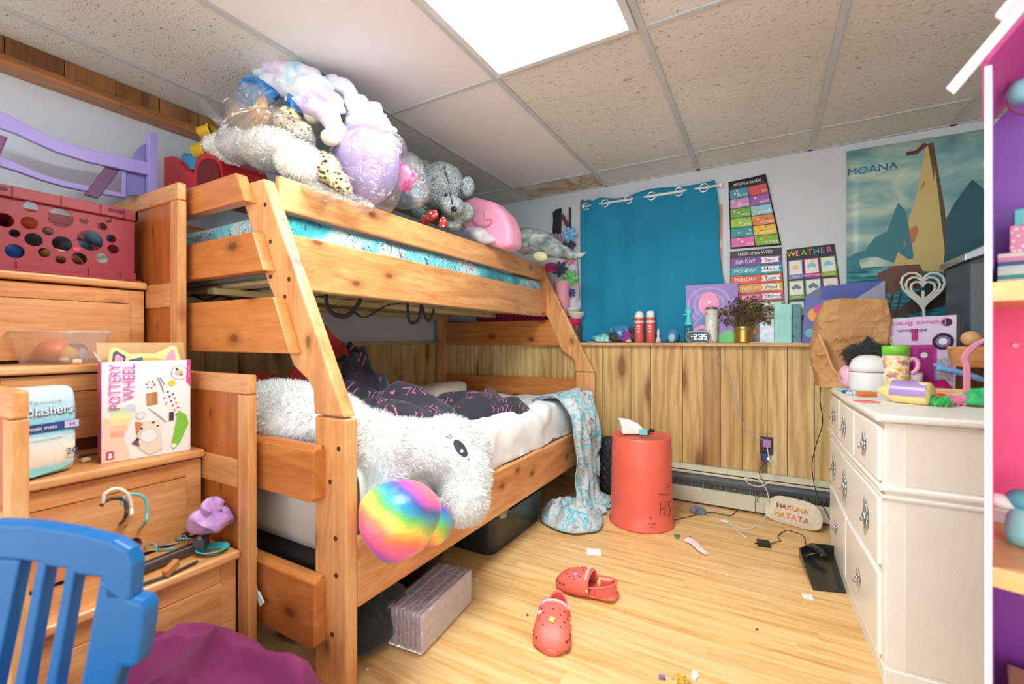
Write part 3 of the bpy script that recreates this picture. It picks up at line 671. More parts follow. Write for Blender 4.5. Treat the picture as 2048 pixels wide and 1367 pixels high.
# ------------------------------------------------------------------ baseboard heater
ht = thing('baseboard_heater', 'long metal baseboard heater with open fins under the panelled wall', 'heater', (.2, 3.0, 0))
hx0, hx1 = -1.0, 1.5; CRM = plain(206, 202, 178, .4, var=.06); FRT = 2.958
m = MB(); m.box(hx0, hx1, PB - .006, PB - .001, .005, .228); m.build('back_plate', plain(120, 126, 130, .5), ht)
m = MB(); m.prism([(hx0, PB - .006, .232), (hx0, PB - .03, .232), (hx0, FRT + .008, .212), (hx0, FRT + .008, .205), (hx0, PB - .03, .222), (hx0, PB - .006, .222)], (hx1 - hx0, 0, 0)); m.box(hx0, hx1, FRT + .006, FRT + .01, .186, .2); m.build('top_cover', CRM, ht, bevel=.001)
for a, b in ((hx0, P(1510, 1000, 'y', FRT).x), (P(1511, 1000, 'y', FRT).x, hx1)):
    m = MB(); m.prism([(a, FRT, .012), (a, FRT, .092), (a, FRT + .012, .1), (a, FRT + .016, .1), (a, FRT + .004, .09), (a, FRT + .004, .012)], (b - a, 0, 0)); m.build('front_panel', CRM, ht, bevel=.001)
m = MB(); x = hx0 + .02
while x < hx1: m.box(x, x + .0025, FRT + .018, PB - .012, .062, .122); x += .008
m.tube([(hx0, (FRT + PB) / 2, .09), (hx1, (FRT + PB) / 2, .09)], .01, 10); m.build('fins', plain(150, 146, 138, .45, metal=.5), ht)
m = MB(); m.box(hx0, hx1, FRT + .02, FRT + .045, .15, .195); m.build('damper', plain(96, 104, 110, .5), ht)

# ------------------------------------------------------------------ dresser
DX, DY0, DY1, DZ = .305, 1.68, 2.68, .793
ENAM = plain(238, 234, 226, .35, var=.03); dr_ = thing('white_dresser', 'white bow front chest of drawers with ornate silver pulls', 'dresser', (.55, 2.06, 0))
def bow(t): return DX - .022 * t - .008 * math.sin(PI * t) ** 2
def slab(z0, z1, out, name, mat=ENAM, bev=.004, back=.90, y0=DY0, y1=DY1, ov=0.0):
    n = 28; pts = [(bow(i / n) - out, y0 - ov + (y1 - y0 + 2 * ov) * i / n, z0) for i in range(n + 1)] + [(back, y1 + ov, z0), (back, y0 - ov, z0)]
    m = MB(); m.prism(pts, (0, 0, z1 - z0)); return m.build(name, mat, dr_, bevel=bev)
slab(.045, DZ - .024, 0, 'carcass'); slab(DZ - .022, DZ, .022, 'top', bev=.007, ov=.015); slab(.568, .582, .014, 'moulding', ov=.008, bev=.004); slab(.545, .558, .009, 'moulding', ov=.006, bev=.004); slab(0, .05, .004, 'plinth', ov=.004)
m = MB(); m.box(DX + .045, .88, DY0 - .0015, DY0, .06, .54); m.box(DX + .045, .88, DY0 - .0015, DY0, .59, DZ - .03); m.build('side_panel', plain(232, 226, 214, .4, var=.02), dr_, bevel=.001)
PULL = plain(196, 200, 204, .25, metal=.9); KN = 0
for (z0, z1, cols) in ((.588, .752, ((.03, .34), (.36, .66), (.68, .97))), (.335, .54, ((.03, .97),)), (.066, .31, ((.03, .49), (.51, .97)))):
    for t0, t1 in cols:
        n = 14; f0 = [(bow(t0 + (t1 - t0) * i / n) - .011, DY0 + (DY1 - DY0) * (t0 + (t1 - t0) * i / n), z0) for i in range(n + 1)]; f1 = [(p[0] + .012, p[1], z0) for p in f0[::-1]]
        m = MB(); m.prism(f0 + f1, (0, 0, z1 - z0)); d = m.build('drawer', plain(244, 242, 236, .3, var=.02), dr_, bevel=.005)
        for tk in ([(t0 + t1) / 2] if t1 - t0 < .5 else [.16, .5, .8]):
            c = Vector((bow(tk) - .013, DY0 + (DY1 - DY0) * tk, (z0 + z1) / 2)); m = MB(); g = 1.0 if z1 - z0 < .18 else 1.5 if z0 > .2 else .8
            for q in range(9): a = q * 2 * PI / 9 + .3; m.ell(c + Vector((-.002, .014 * g * math.cos(a), .02 * g * math.sin(a))), (.004, .009 * g, .007 * g), (a, 0, 0), nu=8, nv=6)
            m.ell(c + Vector((-.006, 0, 0)), (.006, .009 * g, .009 * g), nu=10, nv=8); m.ell(c + Vector((-.004, 0, .03 * g)), (.003, .006, .012 * g), nu=8, nv=6); m.ell(c + Vector((-.004, 0, -.03 * g)), (.003, .006, .014 * g), nu=8, nv=6)
            m.tube(smooth_path([c + Vector((-.006, -.02, 0)), c + Vector((-.014, -.012, -.015)), c + Vector((-.014, .012, -.015)), c + Vector((-.006, .02, 0))], 5), .002, 6); m.build('drawer_pull', PULL, d, smooth=True)
# ------------------------------------------------------------------ things in the foreground
def PD(px, py, d):
    F = Vector((-math.sin(YAW), math.cos(YAW), 0)); R = Vector((math.cos(YAW), math.sin(YAW), 0))
    return CAM + (F + R * ((px - 1024) / FPX) + Vector((0, 0, (HOR - py) / FPX))) * d
VF = Vector((-math.sin(YAW), math.cos(YAW), 0)); VR = Vector((math.cos(YAW), math.sin(YAW), 0))
# child's blue plastic chair, seen from behind its slatted back
CD = .74; BLUE = plain(6, 98, 164, .38, var=.03, bump=.05, bs=400)
ch = thing('childs_chair', 'blue plastic child chair with a slatted back, in front of the stairs', 'chair', PD(110, 1300, CD) * 1.0)
ch.location.z = 0
def cpan(pts, name, d0=CD, th=.028, bev=.008, par=ch):
    m = MB(); m.prism([PD(a, b, d0) for a, b in pts], VF * th); return m.build(name, BLUE, par, bevel=bev, seg=3)
cpan([(-170, 1090), (-100, 1056), (-20, 1044), (60, 1048), (150, 1062), (225, 1082), (256, 1100), (268, 1130), (262, 1205), (205, 1205), (200, 1158), (150, 1150), (138, 1142), (90, 1134), (80, 1128), (36, 1122), (-20, 1118), (-60, 1120), (-120, 1125), (-170, 1140)], 'back_top_rail')
for a, b, c_, d in ((78, 90, 28, 50), (138, 150, 92, 112), (-22, 36, -60, -14), (-92, -76, -150, -122)):
    w_ = 20 if a < 0 else 0
    cpan([(a - 4, 1115), (b + 4, 1120), (d + 2 - 22, 1480), (c_ - 2 - 22, 1480)], 'back_slat', CD + .002, .024, .004)
cpan([(196, 1150), (262, 1198), (282, 1204), (292, 1218), (288, 1262), (276, 1330), (262, 1338), (240, 1336), (226, 1380), (214, 1480), (136, 1480), (158, 1360)], 'back_side_post', CD, .034, .009)
m = MB(); m.tube([PD(268, 1213, CD + .012) + Vector((0, 0, -.002)), PD(268, 1213, CD + .012) + Vector((0, 0, .0035))], .0045, 10); m.build('socket_hole', plain(14, 40, 80, .8), ch)
cc = PD(40, 1300, CD); zs = .28
m = MB(); a = PD(-170, 1480, CD); b = PD(214, 1480, CD); a.z = b.z = zs
m.prism([a, b, b - VF * .30, a - VF * .30], (0, 0, .03)); m.build('seat', BLUE, ch, bevel=.01)
m = MB(); m.prism([Vector((a.x, a.y, zs)), Vector((b.x, b.y, zs)), Vector((b.x, b.y, .42)), Vector((a.x, a.y, .42))], VF * .03); m.build('back_base', BLUE, ch, bevel=.006)
for q in (a, b, b - VF * .27, a - VF * .27):
    s = VR * (.03 if (q - a).length < .28 else -.03); m = MB(); m.tube([q + s + VF * .015, q + s * .2 + VF * .015 + Vector((0, 0, -zs + .002))], [.024, .019], 12); m.build('leg', BLUE, ch, smooth=True)

# dollhouse, its open side toward the room and its side wall edge-on
az = math.radians(17.2); E1 = Vector((math.cos(az), -math.sin(az), 0)); E2 = Vector((math.sin(az), math.cos(az), 0))
D0 = PD(1969, 680, .75); D0.z = 0
def DH(a, b, z): return D0 + E1 * a + E2 * b + Vector((0, 0, z))
def dbox(m, a0, a1, b0, b1, z0, z1): return m.prism([DH(a0, b0, z0), DH(a1, b0, z0), DH(a1, b1, z0), DH(a0, b1, z0)], (0, 0, z1 - z0))
dh = thing('dollhouse', 'tall wooden dollhouse with purple and pink rooms and a magenta roof', 'dollhouse', DH(.3, .15, 0))
WE = plain(236, 238, 244, .35, var=.02); PUR = plain(150, 92, 188, .5, var=.04); PNK = plain(246, 92, 150, .5, var=.04); PUR2 = plain(140, 60, 160, .5, var=.05)
FLO = wood('toy_floor_print', 'x', (240, 206, 146), (230, 190, 126), (212, 166, 100), knots=0)
for a0, nm in ((0, 'side_wall'), (.62, 'side_wall')):
    m = MB(); dbox(m, a0, a0 + .009, 0, .30, 0, 1.47); m.build(nm, WE, dh, bevel=.0015)
for z0, z1, mt_ in ((.03, .62, PUR2), (.66, 1.09, PNK), (1.13, 1.46, PUR)):
    m = MB(); dbox(m, .009, .62, .292, .30, z0, z1); m.build('room_back', mt_, dh)
    m = MB(); dbox(m, .009, .0105, .004, .29, z0, z1); m.build('room_lining', mt_, dh)
for z, fl in ((.62, FLO), (1.095, FLO), (.01, FLO)):
    m = MB(); dbox(m, .009, .62, .0, .292, z - .02 if z > .02 else 0, z + (.012 if z > .02 else .02)); m.build('floor_board', fl, dh, bevel=.001)
    m = MB(); dbox(m, .011, .618, .284, .291, z + .012, z + .034); m.build('skirting', plain(240, 228, 238, .5), dh)
MAG = plain(206, 74, 150, .5, var=.04)
m = MB(); m.prism([DH(.004, -.012, 1.472), DH(.004, .32, 1.472), DH(.315, .32, 1.86), DH(.315, -.012, 1.86)], E1 * .0 + Vector((-.008, 0, .012))); m.build('roof_panel', MAG, dh)
m = MB(); m.prism([DH(.66, -.02, 1.435), DH(.66, .32, 1.435), DH(.315, .32, 1.86), DH(.315, -.02, 1.86)], Vector((.008, 0, .012))); m.build('roof_panel', MAG, dh)
for off, z_ in ((-.022, 0),):
    m = MB(); m.prism([DH(-.036, off, 1.432), DH(.315, off, 1.868), DH(.315, off, 1.89), DH(-.045, off, 1.445)], E2 * .008); m.build('eave_trim', WE, dh)
    m = MB(); m.prism([DH(.02, off - .01, 1.525), DH(.315, off - .01, 1.892), DH(.315, off - .01, 1.915), DH(.012, off - .01, 1.535)], E2 * .01); m.build('eave_trim', WE, dh)
m = MB(); m.prism([DH(.009, .292, 1.46), DH(.62, .292, 1.46), DH(.315, .292, 1.84)], E2 * .008); m.build('gable', PUR, dh)
# furnishings of the dollhouse
def inside(px, py, b):
    """point seen at the pixel on the plane at depth b inside the house"""
    F = VF + VR * ((px - 1024) / FPX) + Vector((0, 0, (HOR - py) / FPX)); o = D0 + E2 * b; t = (o - Vector((CAM.x, CAM.y, 0))).dot(E2) / F.dot(E2); return CAM + F * t
AQ = plain(112, 208, 204, .5); AQL = plain(150, 220, 226, .5); GL = plain(246, 190, 206, .6)
sw = thing('toy_hanging_chair', 'aqua toy hanging chair on a rope inside the dollhouse', 'toy chair', inside(2046, 190, .2))
m = MB(); c = inside(2050, 182, .2); m.ell(c, (.024, .024, .022), sq=.8); m.build('seat', AQL, sw, smooth=True)
m = MB(); m.tube(smooth_path([inside(2052, 90, .2), inside(2030, 150, .2), inside(2017, 180, .2), inside(2020, 215, .2), inside(2048, 228, .2), inside(2075, 215, .2)], 6), .0028, 8); m.build('rope', plain(150, 72, 110, .6), sw, smooth=True)
zb_ = 1.108
def toybox(x0, x1, b0, b1, z0, z1, name, label, cat, mt_, bev=.003):
    m = MB(); a0 = (inside(x0, 500, b0) - D0).dot(E1); dbox(m, a0, a0 + x1, b0, b1, z0, z1); return tag(m.build(name, mt_, bevel=bev), label, cat)
sp = NT('striped_book_spines'); vz = sp.n('ShaderNodeTexCoord'); sx = sp.n('ShaderNodeSeparateXYZ'); sp.l(vz.outputs['Object'], sx.inputs[0])
st_cols = [(232, 190, 120), (240, 236, 220), (236, 150, 180), (70, 96, 150), (220, 236, 226), (240, 240, 232), (70, 176, 160), (236, 238, 230), (110, 150, 180)]
sp.base(sp.ramp(sp.math('MULTIPLY', sx.outputs[2], 1 / .075), [(i / 9, C3(*c)) for i, c in enumerate(reversed(st_cols))], 'CONSTANT')); sp.set(.5)
m = MB(); dbox(m, .016, .2, .16, .27, zb_, zb_ + .066); tag(m.build('striped_toy_shelf', sp.m, bevel=.002), 'low striped toy bookcase on the upper dollhouse floor', 'toy bookcase')
t = NT('pink_dotted_card'); d_ = t.vor(t.coord(), 130.0); t.base(t.ramp(d_, [(.3, C3(250, 226, 234)), (.42, C3(242, 156, 184))])); t.set(.6)
m = MB(); a0 = (inside(2018, 450, .2) - D0).dot(E1); dbox(m, a0, a0 + .09, .17, .25, zb_ + .0665, zb_ + .118); tag(m.build('toy_gift_box', t.m, bevel=.002), 'pink dotted toy box on the striped bookcase', 'toy box')
m = MB(); a0 = (inside(2027, 400, .2) - D0).dot(E1); dbox(m, a0, a0 + .07, .18, .24, zb_ + .1185, zb_ + .150); tag(m.build('toy_gift_box', AQ, bevel=.002), 'aqua toy box on top of the pink dotted one', 'toy box')
bear = thing('toy_rabbit', 'small pale aqua toy figure with white ears on the dollhouse middle floor', 'toy', inside(2040, 1090, .16))
zf = .634; cb = inside(2048, 1040, .16); cb.z = zf
m = MB(); m.lathe(cb, [(0, 0), (.022, .001), (.025, .02), (.022, .05), (.012, .068), (0, .07)], 20); m.build('body', AQL, bear, smooth=True)
m = MB(); m.ell(cb + Vector((0, 0, .082)), (.024, .024, .019)); m.build('hood', plain(96, 190, 206, .5), bear, smooth=True)
m = MB(); m.ell(cb + Vector((-.018, 0, .074)) - E1 * .012, (.022, .014, .013), (0, .3, 0)); m.build('ear', WHT, bear, smooth=True)
m = MB(); m.ell(inside(2030, 690, .29), (.006, .003, .0048)); m.build('wall_dot', GL, dh, smooth=True)
m = MB(); dbox(m, .03, .2, .1, .25, .032, .36); tag(m.build('toy_staircase', FLO, bevel=.003), 'plain wooden toy block in the lowest dollhouse room', 'toy')
# ------------------------------------------------------------------ things on the floor
RED = plain(226, 100, 82, .4, var=.05, bump=.03, bs=200)
tc = P(1285, 1030, 'z', 0); TR = .148
def zpt(px, py, x, y): return P(px, py, 'y', y).z
tc = Vector((-.605, 2.53, 0)); TZ_ = .485
cn = thing('red_drum', 'upturned coral red plastic bin standing before the panelled wall', 'bin', tc)
m = MB(); m.lathe(tc, [(.172, 0), (.176, .004), (.176, .012), (.169, .018), (.166, .1), (.162, .3), (.159, TZ_ - .008), (.157, TZ_ - .002), (.153, TZ_), (.15, TZ_ - .006), (0, TZ_ - .006)], 64); m.build('bin_shell', RED, cn, smooth=True)
dT = Vector((0, -1, 0)); 
def onbin(px, py, r):      # point on the wall of the bin seen at that pixel
    d = P(px, py, 'y', 2.0) - CAM; d.normalize(); o = Vector((CAM.x - tc.x, CAM.y - tc.y, 0)); a = d.x ** 2 + d.y ** 2; b = 2 * (o.x * d.x + o.y * d.y); c = o.x ** 2 + o.y ** 2 - r * r
    D = b * b - 4 * a * c; t = (-b - math.sqrt(max(0, D))) / (2 * a); return CAM + d * t
INK = plain(60, 24, 22, .6); mk = MB()
for st_ in ([(1321, 1003), (1320, 1030)], [(1331, 1001), (1330, 1031)], [(1320, 1018), (1331, 1017)], [(1341, 1002), (1337, 1004), (1337, 1012), (1341, 1018), (1340, 1028), (1335, 1031)], [(1317, 987), (1325, 989), (1338, 988)], [(1333, 976), (1336, 972), (1340, 973)], [(1300, 1036), (1302, 1033), (1303, 1038)], [(1298, 1047), (1302, 1045), (1306, 1048), (1312, 1046)], [(1301, 1055), (1306, 1052), (1308, 1057), (1313, 1054)]):
    mk.tube([onbin(a, b, .1675) for a, b in st_], .0016, 5)
mk.build('marker_writing', INK, cn)
vs = thing('white_shell_case', 'white curved plastic case lying on top of the red bin', 'case', tc + Vector((-.01, 0, TZ_)))
c = tc + Vector((-.03, -.03, TZ_ + .001)); X = Vector((math.cos(.6), math.sin(.6), 0)) 
prof = [(-.085, .085), (-.06, .085), (-.02, .078), (.03, .055), (.06, .02), (.065, 0), (-.065, 0), (-.068, .03), (-.075, .06)]
m = MB(); m.prism([c + VR * a + Vector((0, 0, b)) for a, b in prof], VF * .055); m.build('shell', plain(240, 242, 240, .3, var=.02), vs, bevel=.008, seg=3)
m = MB(); m.obox(c + VR * .045 + Vector((0, 0, .017)) - VF * .012, (.042, .03, .032), (0, 0, YAW)); tag(m.build('aqua_box', plain(130, 208, 216, .4), bevel=.003), 'tiny aqua box in front of the white case on the red bin', 'box')
m = MB(); m.tube(smooth_path([c + VR * a + VF * b + Vector((0, 0, h)) for a, b, h in ((.07, .0, .01), (.09, .02, .012), (.105, .04, .016), (.12, .03, .012))], 5), .009, 8); tag(m.build('hair_claw', plain(30, 30, 34, .3), smooth=True), 'small black hair claw at the right edge of the red bin top', 'hair clip')
# quilted black bag behind the bin
bb = Vector((-.885, 2.89, 0)); QB = NT('quilted_black'); q_ = QB.vor(QB.coord((1, 1, 1), rot=(.5, .6, .4)), 26.0, feature='DISTANCE_TO_EDGE', rnd=.25); QB.base(C3(42, 46, 54)); QB.bump(QB.ramp(q_, [(0, (0, 0, 0)), (.2, (1, 1, 1))]), .6, .01); QB.set(.5)
m = MB(); m.ell(bb + Vector((0, 0, .19)), (.085, .065, .185), amp=.08, fq=9, sq=.55, nu=32, nv=24); bg = m.build('quilted_bag', QB.m, smooth=True); tag(bg, 'black quilted bag standing between the bed and the red bin', 'bag')
# clogs
def clog(name, loc, rz, label, flip, charms):
    r = thing('clog', label, 'clog', loc, 'pair of red clogs'); CL = plain(228, 108, 94, .45, var=.03); DK = plain(120, 34, 30, .7)
    L, W = .258, .108
    def w_(t):
        return .5 * W * (.80 + .30 * math.sin(PI * min(1, max(0, (t - .22) / .95))) - .06 * math.sin(PI * t * 2)) * (1 - max(0, (t - .84) / .16) ** 2 * .72) * (1 - max(0, (.1 - t) / .1) ** 2 * .45)
    def sk(t): return .006 * flip * math.sin(PI * t) - .008 * flip * max(0, t - .6)
    def lp(x, y, z): return Vector(loc) + Matrix.Rotation(rz, 3, 'Z') @ Vector((x, y, z))
    m = MB()          # sole: t=0 heel, t=1 toe along +x
    m.grid(lambda u, v: (lambda t, a: lp((t - .5) * L, sk(t) + w_(t) * math.cos(a) * (1.04 if math.sin(a) > 0 else .96), .012 + .012 * math.sin(a) + (.004 * (t < .12)) + .003 * max(0, 1 - abs(t - .42) / .12)))(.004 + .992 * v, 2 * PI * u), 28, 40, cu=True); m.f += [[i * 41 for i in range(28)], [i * 41 + 40 for i in range(28)]]; m.mi += [0, 0]
    m.build('sole', CL, r, smooth=True)
    m = MB()          # upper: closed dome from the toe to mid foot
    def up(u, v):
        t = .40 + .59 * v; a = PI * u; h = .018 + .052 * math.sin(PI * min(1, .5 + (1 - v) * .40 + .0)) ** 1.1 * (1 - max(0, v - .62) ** 1.6 * 2.6)
        h = (.074 - .026 * v) * math.sqrt(max(0, 1 - v ** 3.2))
        k = .55
        return lp((t - .5) * L, sk(t) + w_(t) * math.copysign(abs(math.cos(a)) ** k, math.cos(a)) * 1.0, .014 + h * math.sin(a) ** .75)
    m.grid(up, 28, 26); m.build('upper', CL, r, smooth=True, solid=.0035)
    m = MB(); m.grid(lambda u, v: (lambda a: lp((.40 - .5 - .0) * L + .004 * math.sin(PI * 2 * v), sk(.4) + (w_(.4) + .0015) * math.copysign(abs(math.cos(a)) ** .55, math.cos(a)) * (1 + .03 * math.cos(2 * PI * v)), .014 + .074 * math.sin(a) ** .75 * (1 + .03 * math.sin(2 * PI * v))))(PI * u), 24, 8, cv=True); m.build('collar_lip', CL, r, smooth=True)
    m = MB()          # heel cup
    m.grid(lambda u, v: (lambda t, a: lp((t - .5) * L, sk(t) + math.copysign(1, math.cos(a)) * w_(t) , .02) if False else lp((-.5 + .30 * (1 - math.sin(a))) * L + .004, sk(.1) + w_(.24) * math.cos(a), .014 + (.062 * (.45 + .55 * math.sin(a) ** 2)) * v))(0, PI * u), 24, 5); m.build('heel_cup', CL, r, smooth=True, solid=.004)
    m = MB(); pts = []; swing = 1 if flip > 0 else 0
    for i in range(19):
        a = PI * i / 18
        if swing: pts.append(lp((-.12 - .36 * math.sin(a)) * L, sk(.3) + (w_(.38) + .003) * math.cos(a), .05 + .02 * math.sin(a)))
        else: pts.append(lp((-.10 + .02 * math.sin(a)) * L, sk(.38) + (w_(.4) + .004) * math.cos(a), .040 + .050 * math.sin(a) ** .8))
    m.tube(pts, .006, 8, flat=.35 if swing else .5); m.build('strap', CL, r, smooth=True)
    br = [pts[i] for i in range(3, 16)]; BM = NT('beaded_braid'); b_ = BM.vor(BM.coord(), 150.0, out='Color'); BM.base(BM.mix(.5, b_, C3(236, 176, 200))); BM.set(.4)
    if swing: br = [lp((-.07 + .02 * math.sin(PI * k / 12)) * L, (w_(.4)) * math.cos(PI * k / 12), .05 + .036 * math.sin(PI * k / 12)) for k in range(2, 11)]
    m = MB()
    for k, p in enumerate(smooth_path(br, 2)): m.ell(p + Vector((0, 0, .005)), .0062, nu=8, nv=6)
    m.build('beaded_braid', BM.m, r, smooth=True)
    for (t, s) in ((.5, -.8), (.5, .8)): pass
    m = MB()
    for s in (-1, 1): m.tube([lp((-.10) * L, sk(.4) + s * (w_(.4) + .001), .036), lp((-.10) * L, sk(.4) + s * (w_(.4) + .008), .036)], .0075, 14)
    m.build('strap_rivet', plain(222, 150, 110, .4), r, smooth=True)
    def surf(v, u): p = up(u, v); e = up(u, v + .01) - p; g = up(u + .01, v) - p; n = g.cross(e).normalized(); n = n if n.z > 0 else -n; return p + n * .0022, n
    k = 0
    for v_, us in ((.22, (.34, .5, .66)), (.36, (.27, .42, .58, .73)), (.5, (.34, .5, .66)), (.64, (.42, .58))):
        for u_ in us:
            p, n = surf(v_, u_); m = MB(); m.tube([p, p + n * .0006], .0032, 10); m.build('vent_hole', DK, r)
    for v_, u_ in ((.62, .12), (.74, .14), (.62, .88), (.74, .86), (.83, .2), (.83, .8)):
        p, n = surf(v_, u_); m = MB(); m.tube([p, p + n * .0006], .005, 8); m.build('vent_hole', DK, r)
    for (v_, u_, c_, shp) in charms:
        p, n = surf(v_, u_); t1 = n.orthogonal().normalized(); t2 = n.cross(t1); R0 = .0125; m = MB(); N = 10 if shp == 'star' else 16
        m.prism([p + n * .001 + (t1 * math.cos(2 * PI * i / N) + t2 * math.sin(2 * PI * i / N)) * (R0 * (1 if i % 2 == 0 else .5) if shp == 'star' else R0 * (.65 + .35 * abs(math.cos(PI * 2 * i / N * 2)))) for i in range(N)], n * .003); m.build('charm', plain(*c_, .4), r, bevel=.0008)
    return r
clog('clog', P(1172, 1182, 'z', 0), PI - .02, 'red clog lying sideways with pink and salmon star charms, behind the other', 1, [(.36, .40, (236, 150, 220), 'star'), (.3, .62, (232, 110, 120), 'star')])
clog('clog', P(1110, 1262, 'z', 0), -PI / 2 + .30, 'red clog pointing to the camera with a silver star and a yellow butterfly charm', -1, [(.34, .66, (214, 206, 226), 'star'), (.52, .5, (240, 206, 110), 'fly')])
# scraps
def scrap(pts, name, label, cat, mt_, z=.0015, h=.0015, bev=0):
    m = MB(); m.prism([P(a, b, 'z', z) for a, b in pts], (0, 0, h)); return tag(m.build(name, mt_, bevel=bev), label, cat)
scrap([(1172, 1096), (1201, 1097), (1203, 1111), (1174, 1110)], 'paper_slip', 'blank white paper slip on the floor behind the clogs', 'paper', WHT)
scrap([(1602, 1187), (1624, 1189), (1627, 1201), (1607, 1196)], 'paper_scrap', 'torn white paper scrap on the floor left of the dresser foot', 'paper', WHT)
scrap([(1384, 1345), (1392, 1342), (1398, 1352), (1390, 1362), (1382, 1356)], 'paper_scrap', 'crumpled white scrap on the floor at the bottom edge of the photo', 'paper', WHT, h=.006)
scrap([(1416, 1015), (1432, 1017), (1440, 1020), (1424, 1020)], 'pink_ribbon_scrap', 'thin pale pink ribbon scrap on the floor under the heater', 'ribbon', plain(244, 200, 204))
m = MB(); c = P(1324, 1353, 'z', .006); m.tube([c - VR * .009 + VF * .002, c + VR * .009 - VF * .002], .0058, 10); tag(m.build('crayon_stub', plain(120, 96, 176, .5)), 'short purple crayon stub on the floor near the clogs', 'crayon')
m = MB(); c = P(1362, 1360, 'z', .004)
for a in range(6): m.tube(smooth_path([c, c + Vector((math.cos(a) * .014, math.sin(a) * .014, .01)), c + Vector((math.cos(a + .3) * .026, math.sin(a + .3) * .026, -.002))], 4), .0022, 6)
m.ell(c, (.01, .01, .004)); tag(m.build('hair_claw', plain(226, 176, 60, .4), smooth=True), 'small amber hair claw on the floor at the bottom of the photo', 'hair clip')
m = MB(); pts = [P(a, b, 'z', .012) for a, b in ((1375, 1078), (1388, 1085), (1400, 1097), (1412, 1106))]
m.tube(smooth_path(pts, 5), [.024 - .0007 * i for i in range(16)], 12, flat=.42); tag(m.build('sock', cloth_mat('pale_pink_knit', [(232, 206, 210), (244, 226, 228)], 30)), 'pale pink sock on the floor right of the red bin', 'sock')
m = MB()
for q in range(7): m.ell(P(1351 + 1.2 * q, 1070 + 2 * (q % 3), 'z', .006), (.008, .005, .005), (q, q, q), nu=8, nv=6)
tag(m.build('green_plant_scrap', plain(92, 130, 84)), 'tiny green leaf scrap on the floor beside the red bin', 'leaf')
# black fuzzy ear muff like hair tie by the heater
m = MB(); m.ell(P(1398, 1020, 'z', .02), (.045, .025, .02), (0, 0, .3), amp=.5, fq=40, nu=24, nv=14); m.fur(900, .012, .0012); tag(m.build('fuzzy_keyring', cloth_mat('dark_grey_fuzz', [(30, 32, 46), (190, 194, 206)], 60)), 'fuzzy grey and black pompom on the floor before the heater', 'pompom')
CBL = plain(44, 48, 44, .5); CW = plain(232, 232, 236, .4)
def cable(pts, r, mt_, name, label, cat='cable', n=8):
    m = MB(); m.tube(smooth_path(pts, n), r, 6); return tag(m.build(name, mt_, smooth=True), label, cat)
gz = .004
cable([P(1302, 1062, 'z', gz), P(1322, 1053, 'z', gz), P(1328, 1040, 'z', gz), P(1352, 1038, 'z', gz), P(1388, 1030, 'z', gz), P(1420, 1024, 'z', gz), P(1438, 1026, 'z', gz), P(1462, 1030, 'z', gz), P(1480, 1016, 'z', gz), P(1508, 1014, 'z', gz + .004), P(1515, 1000, 'y', 2.945), P(1514, 985, 'y', 2.95)], .0022, CBL, 'black_cable', 'thin black cable lying along the floor between the red bin and the heater')
# wall outlet with chargers
oy = PB - .004
ol = thing('wall_outlet', 'black wall outlet plate on the panelled wall above the heater', 'outlet', P(1532, 880, 'y', oy))
m = MB(); a, b = P(1520, 872, 'y', oy), P(1546, 910, 'y', oy); m.box(a.x, b.x, oy - .003, PB, b.z, a.z); m.build('outlet_plate', plain(44, 26, 30, .4), ol, bevel=.002)
m = MB(); m.tube(smooth_path([P(1528, 868, 'y', oy), P(1532, 865, 'y', oy - .004), P(1540, 865, 'y', oy - .004), P(1544, 868, 'y', oy)], 5), .0015, 6); m.build('plate_bail', plain(180, 160, 120, .4), ol)
m = MB(); c = P(1534, 886, 'y', oy - .02); m.obox(c, (.044, .036, .044)); tag(m.build('phone_charger', plain(176, 120, 190, .4), bevel=.006), 'purple plug charger in the upper socket of the wall outlet', 'charger')
bl = thing('usb_charger', 'dark blue plug charger with a glowing blue light in the lower socket', 'charger', P(1531, 912, 'y', oy - .02))
m = MB(); c = P(1530, 913, 'y', oy - .02); m.obox(c, (.04, .036, .046)); m.build('charger_body', plain(34, 44, 92, .4), bl, bevel=.005)
m = MB(); m.ell(P(1537, 917, 'y', oy - .042), (.006, .003, .005), nu=10, nv=8); g = NT('blue_led'); g.base(C3(120, 170, 255)); g.set(.4, emit=C3(130, 180, 255), es=30); m.build('indicator_light', g.m, bl)
fy = 2.93
cable([P(1534, 892, 'y', oy - .04), P(1538, 915, 'y', fy), P(1546, 935, 'y', fy), P(1543, 958, 'y', fy), P(1520, 972, 'y', fy), P(1497, 966, 'y', fy), P(1491, 955, 'y', fy), P(1505, 951, 'y', fy), P(1522, 962, 'y', fy), P(1535, 985, 'y', fy - .01), P(1537, 1010, 'y', fy - .01), P(1528, 1038, 'z', gz), P(1508, 1054, 'z', gz), P(1485, 1056, 'z', gz), P(1468, 1050, 'z', gz), P(1458, 1046, 'z', gz)], .0022, CW, 'white_cable', 'white charging cable looping down from the wall outlet to the floor')
m = MB(); m.ell(P(1449, 1041, 'z', .006), (.026, .017, .005), nu=18, nv=8); tag(m.build('watch_charger', WHT, smooth=True), 'white oval charging puck at the end of the white cable', 'charger')
cable([P(1462, 1050, 'z', gz), P(1475, 1062, 'z', gz), P(1492, 1075, 'z', gz)], .0028, CW, 'white_cable', 'short white plug end lying beside the charging puck')
cable([P(1430, 692, 'y', PB - .03), P(1437, 715, 'y', PB - .012), P(1453, 745, 'y', PB - .008), P(1469, 790, 'y', PB - .008), P(1480, 838, 'y', PB - .01), P(1500, 865, 'y', PB - .012), P(1524, 878, 'y', oy - .03), P(1533, 886, 'y', oy - .042)], .0018, plain(206, 196, 220, .4), 'lilac_cable', 'thin lilac cable running down the panelling from the ledge to the outlet')
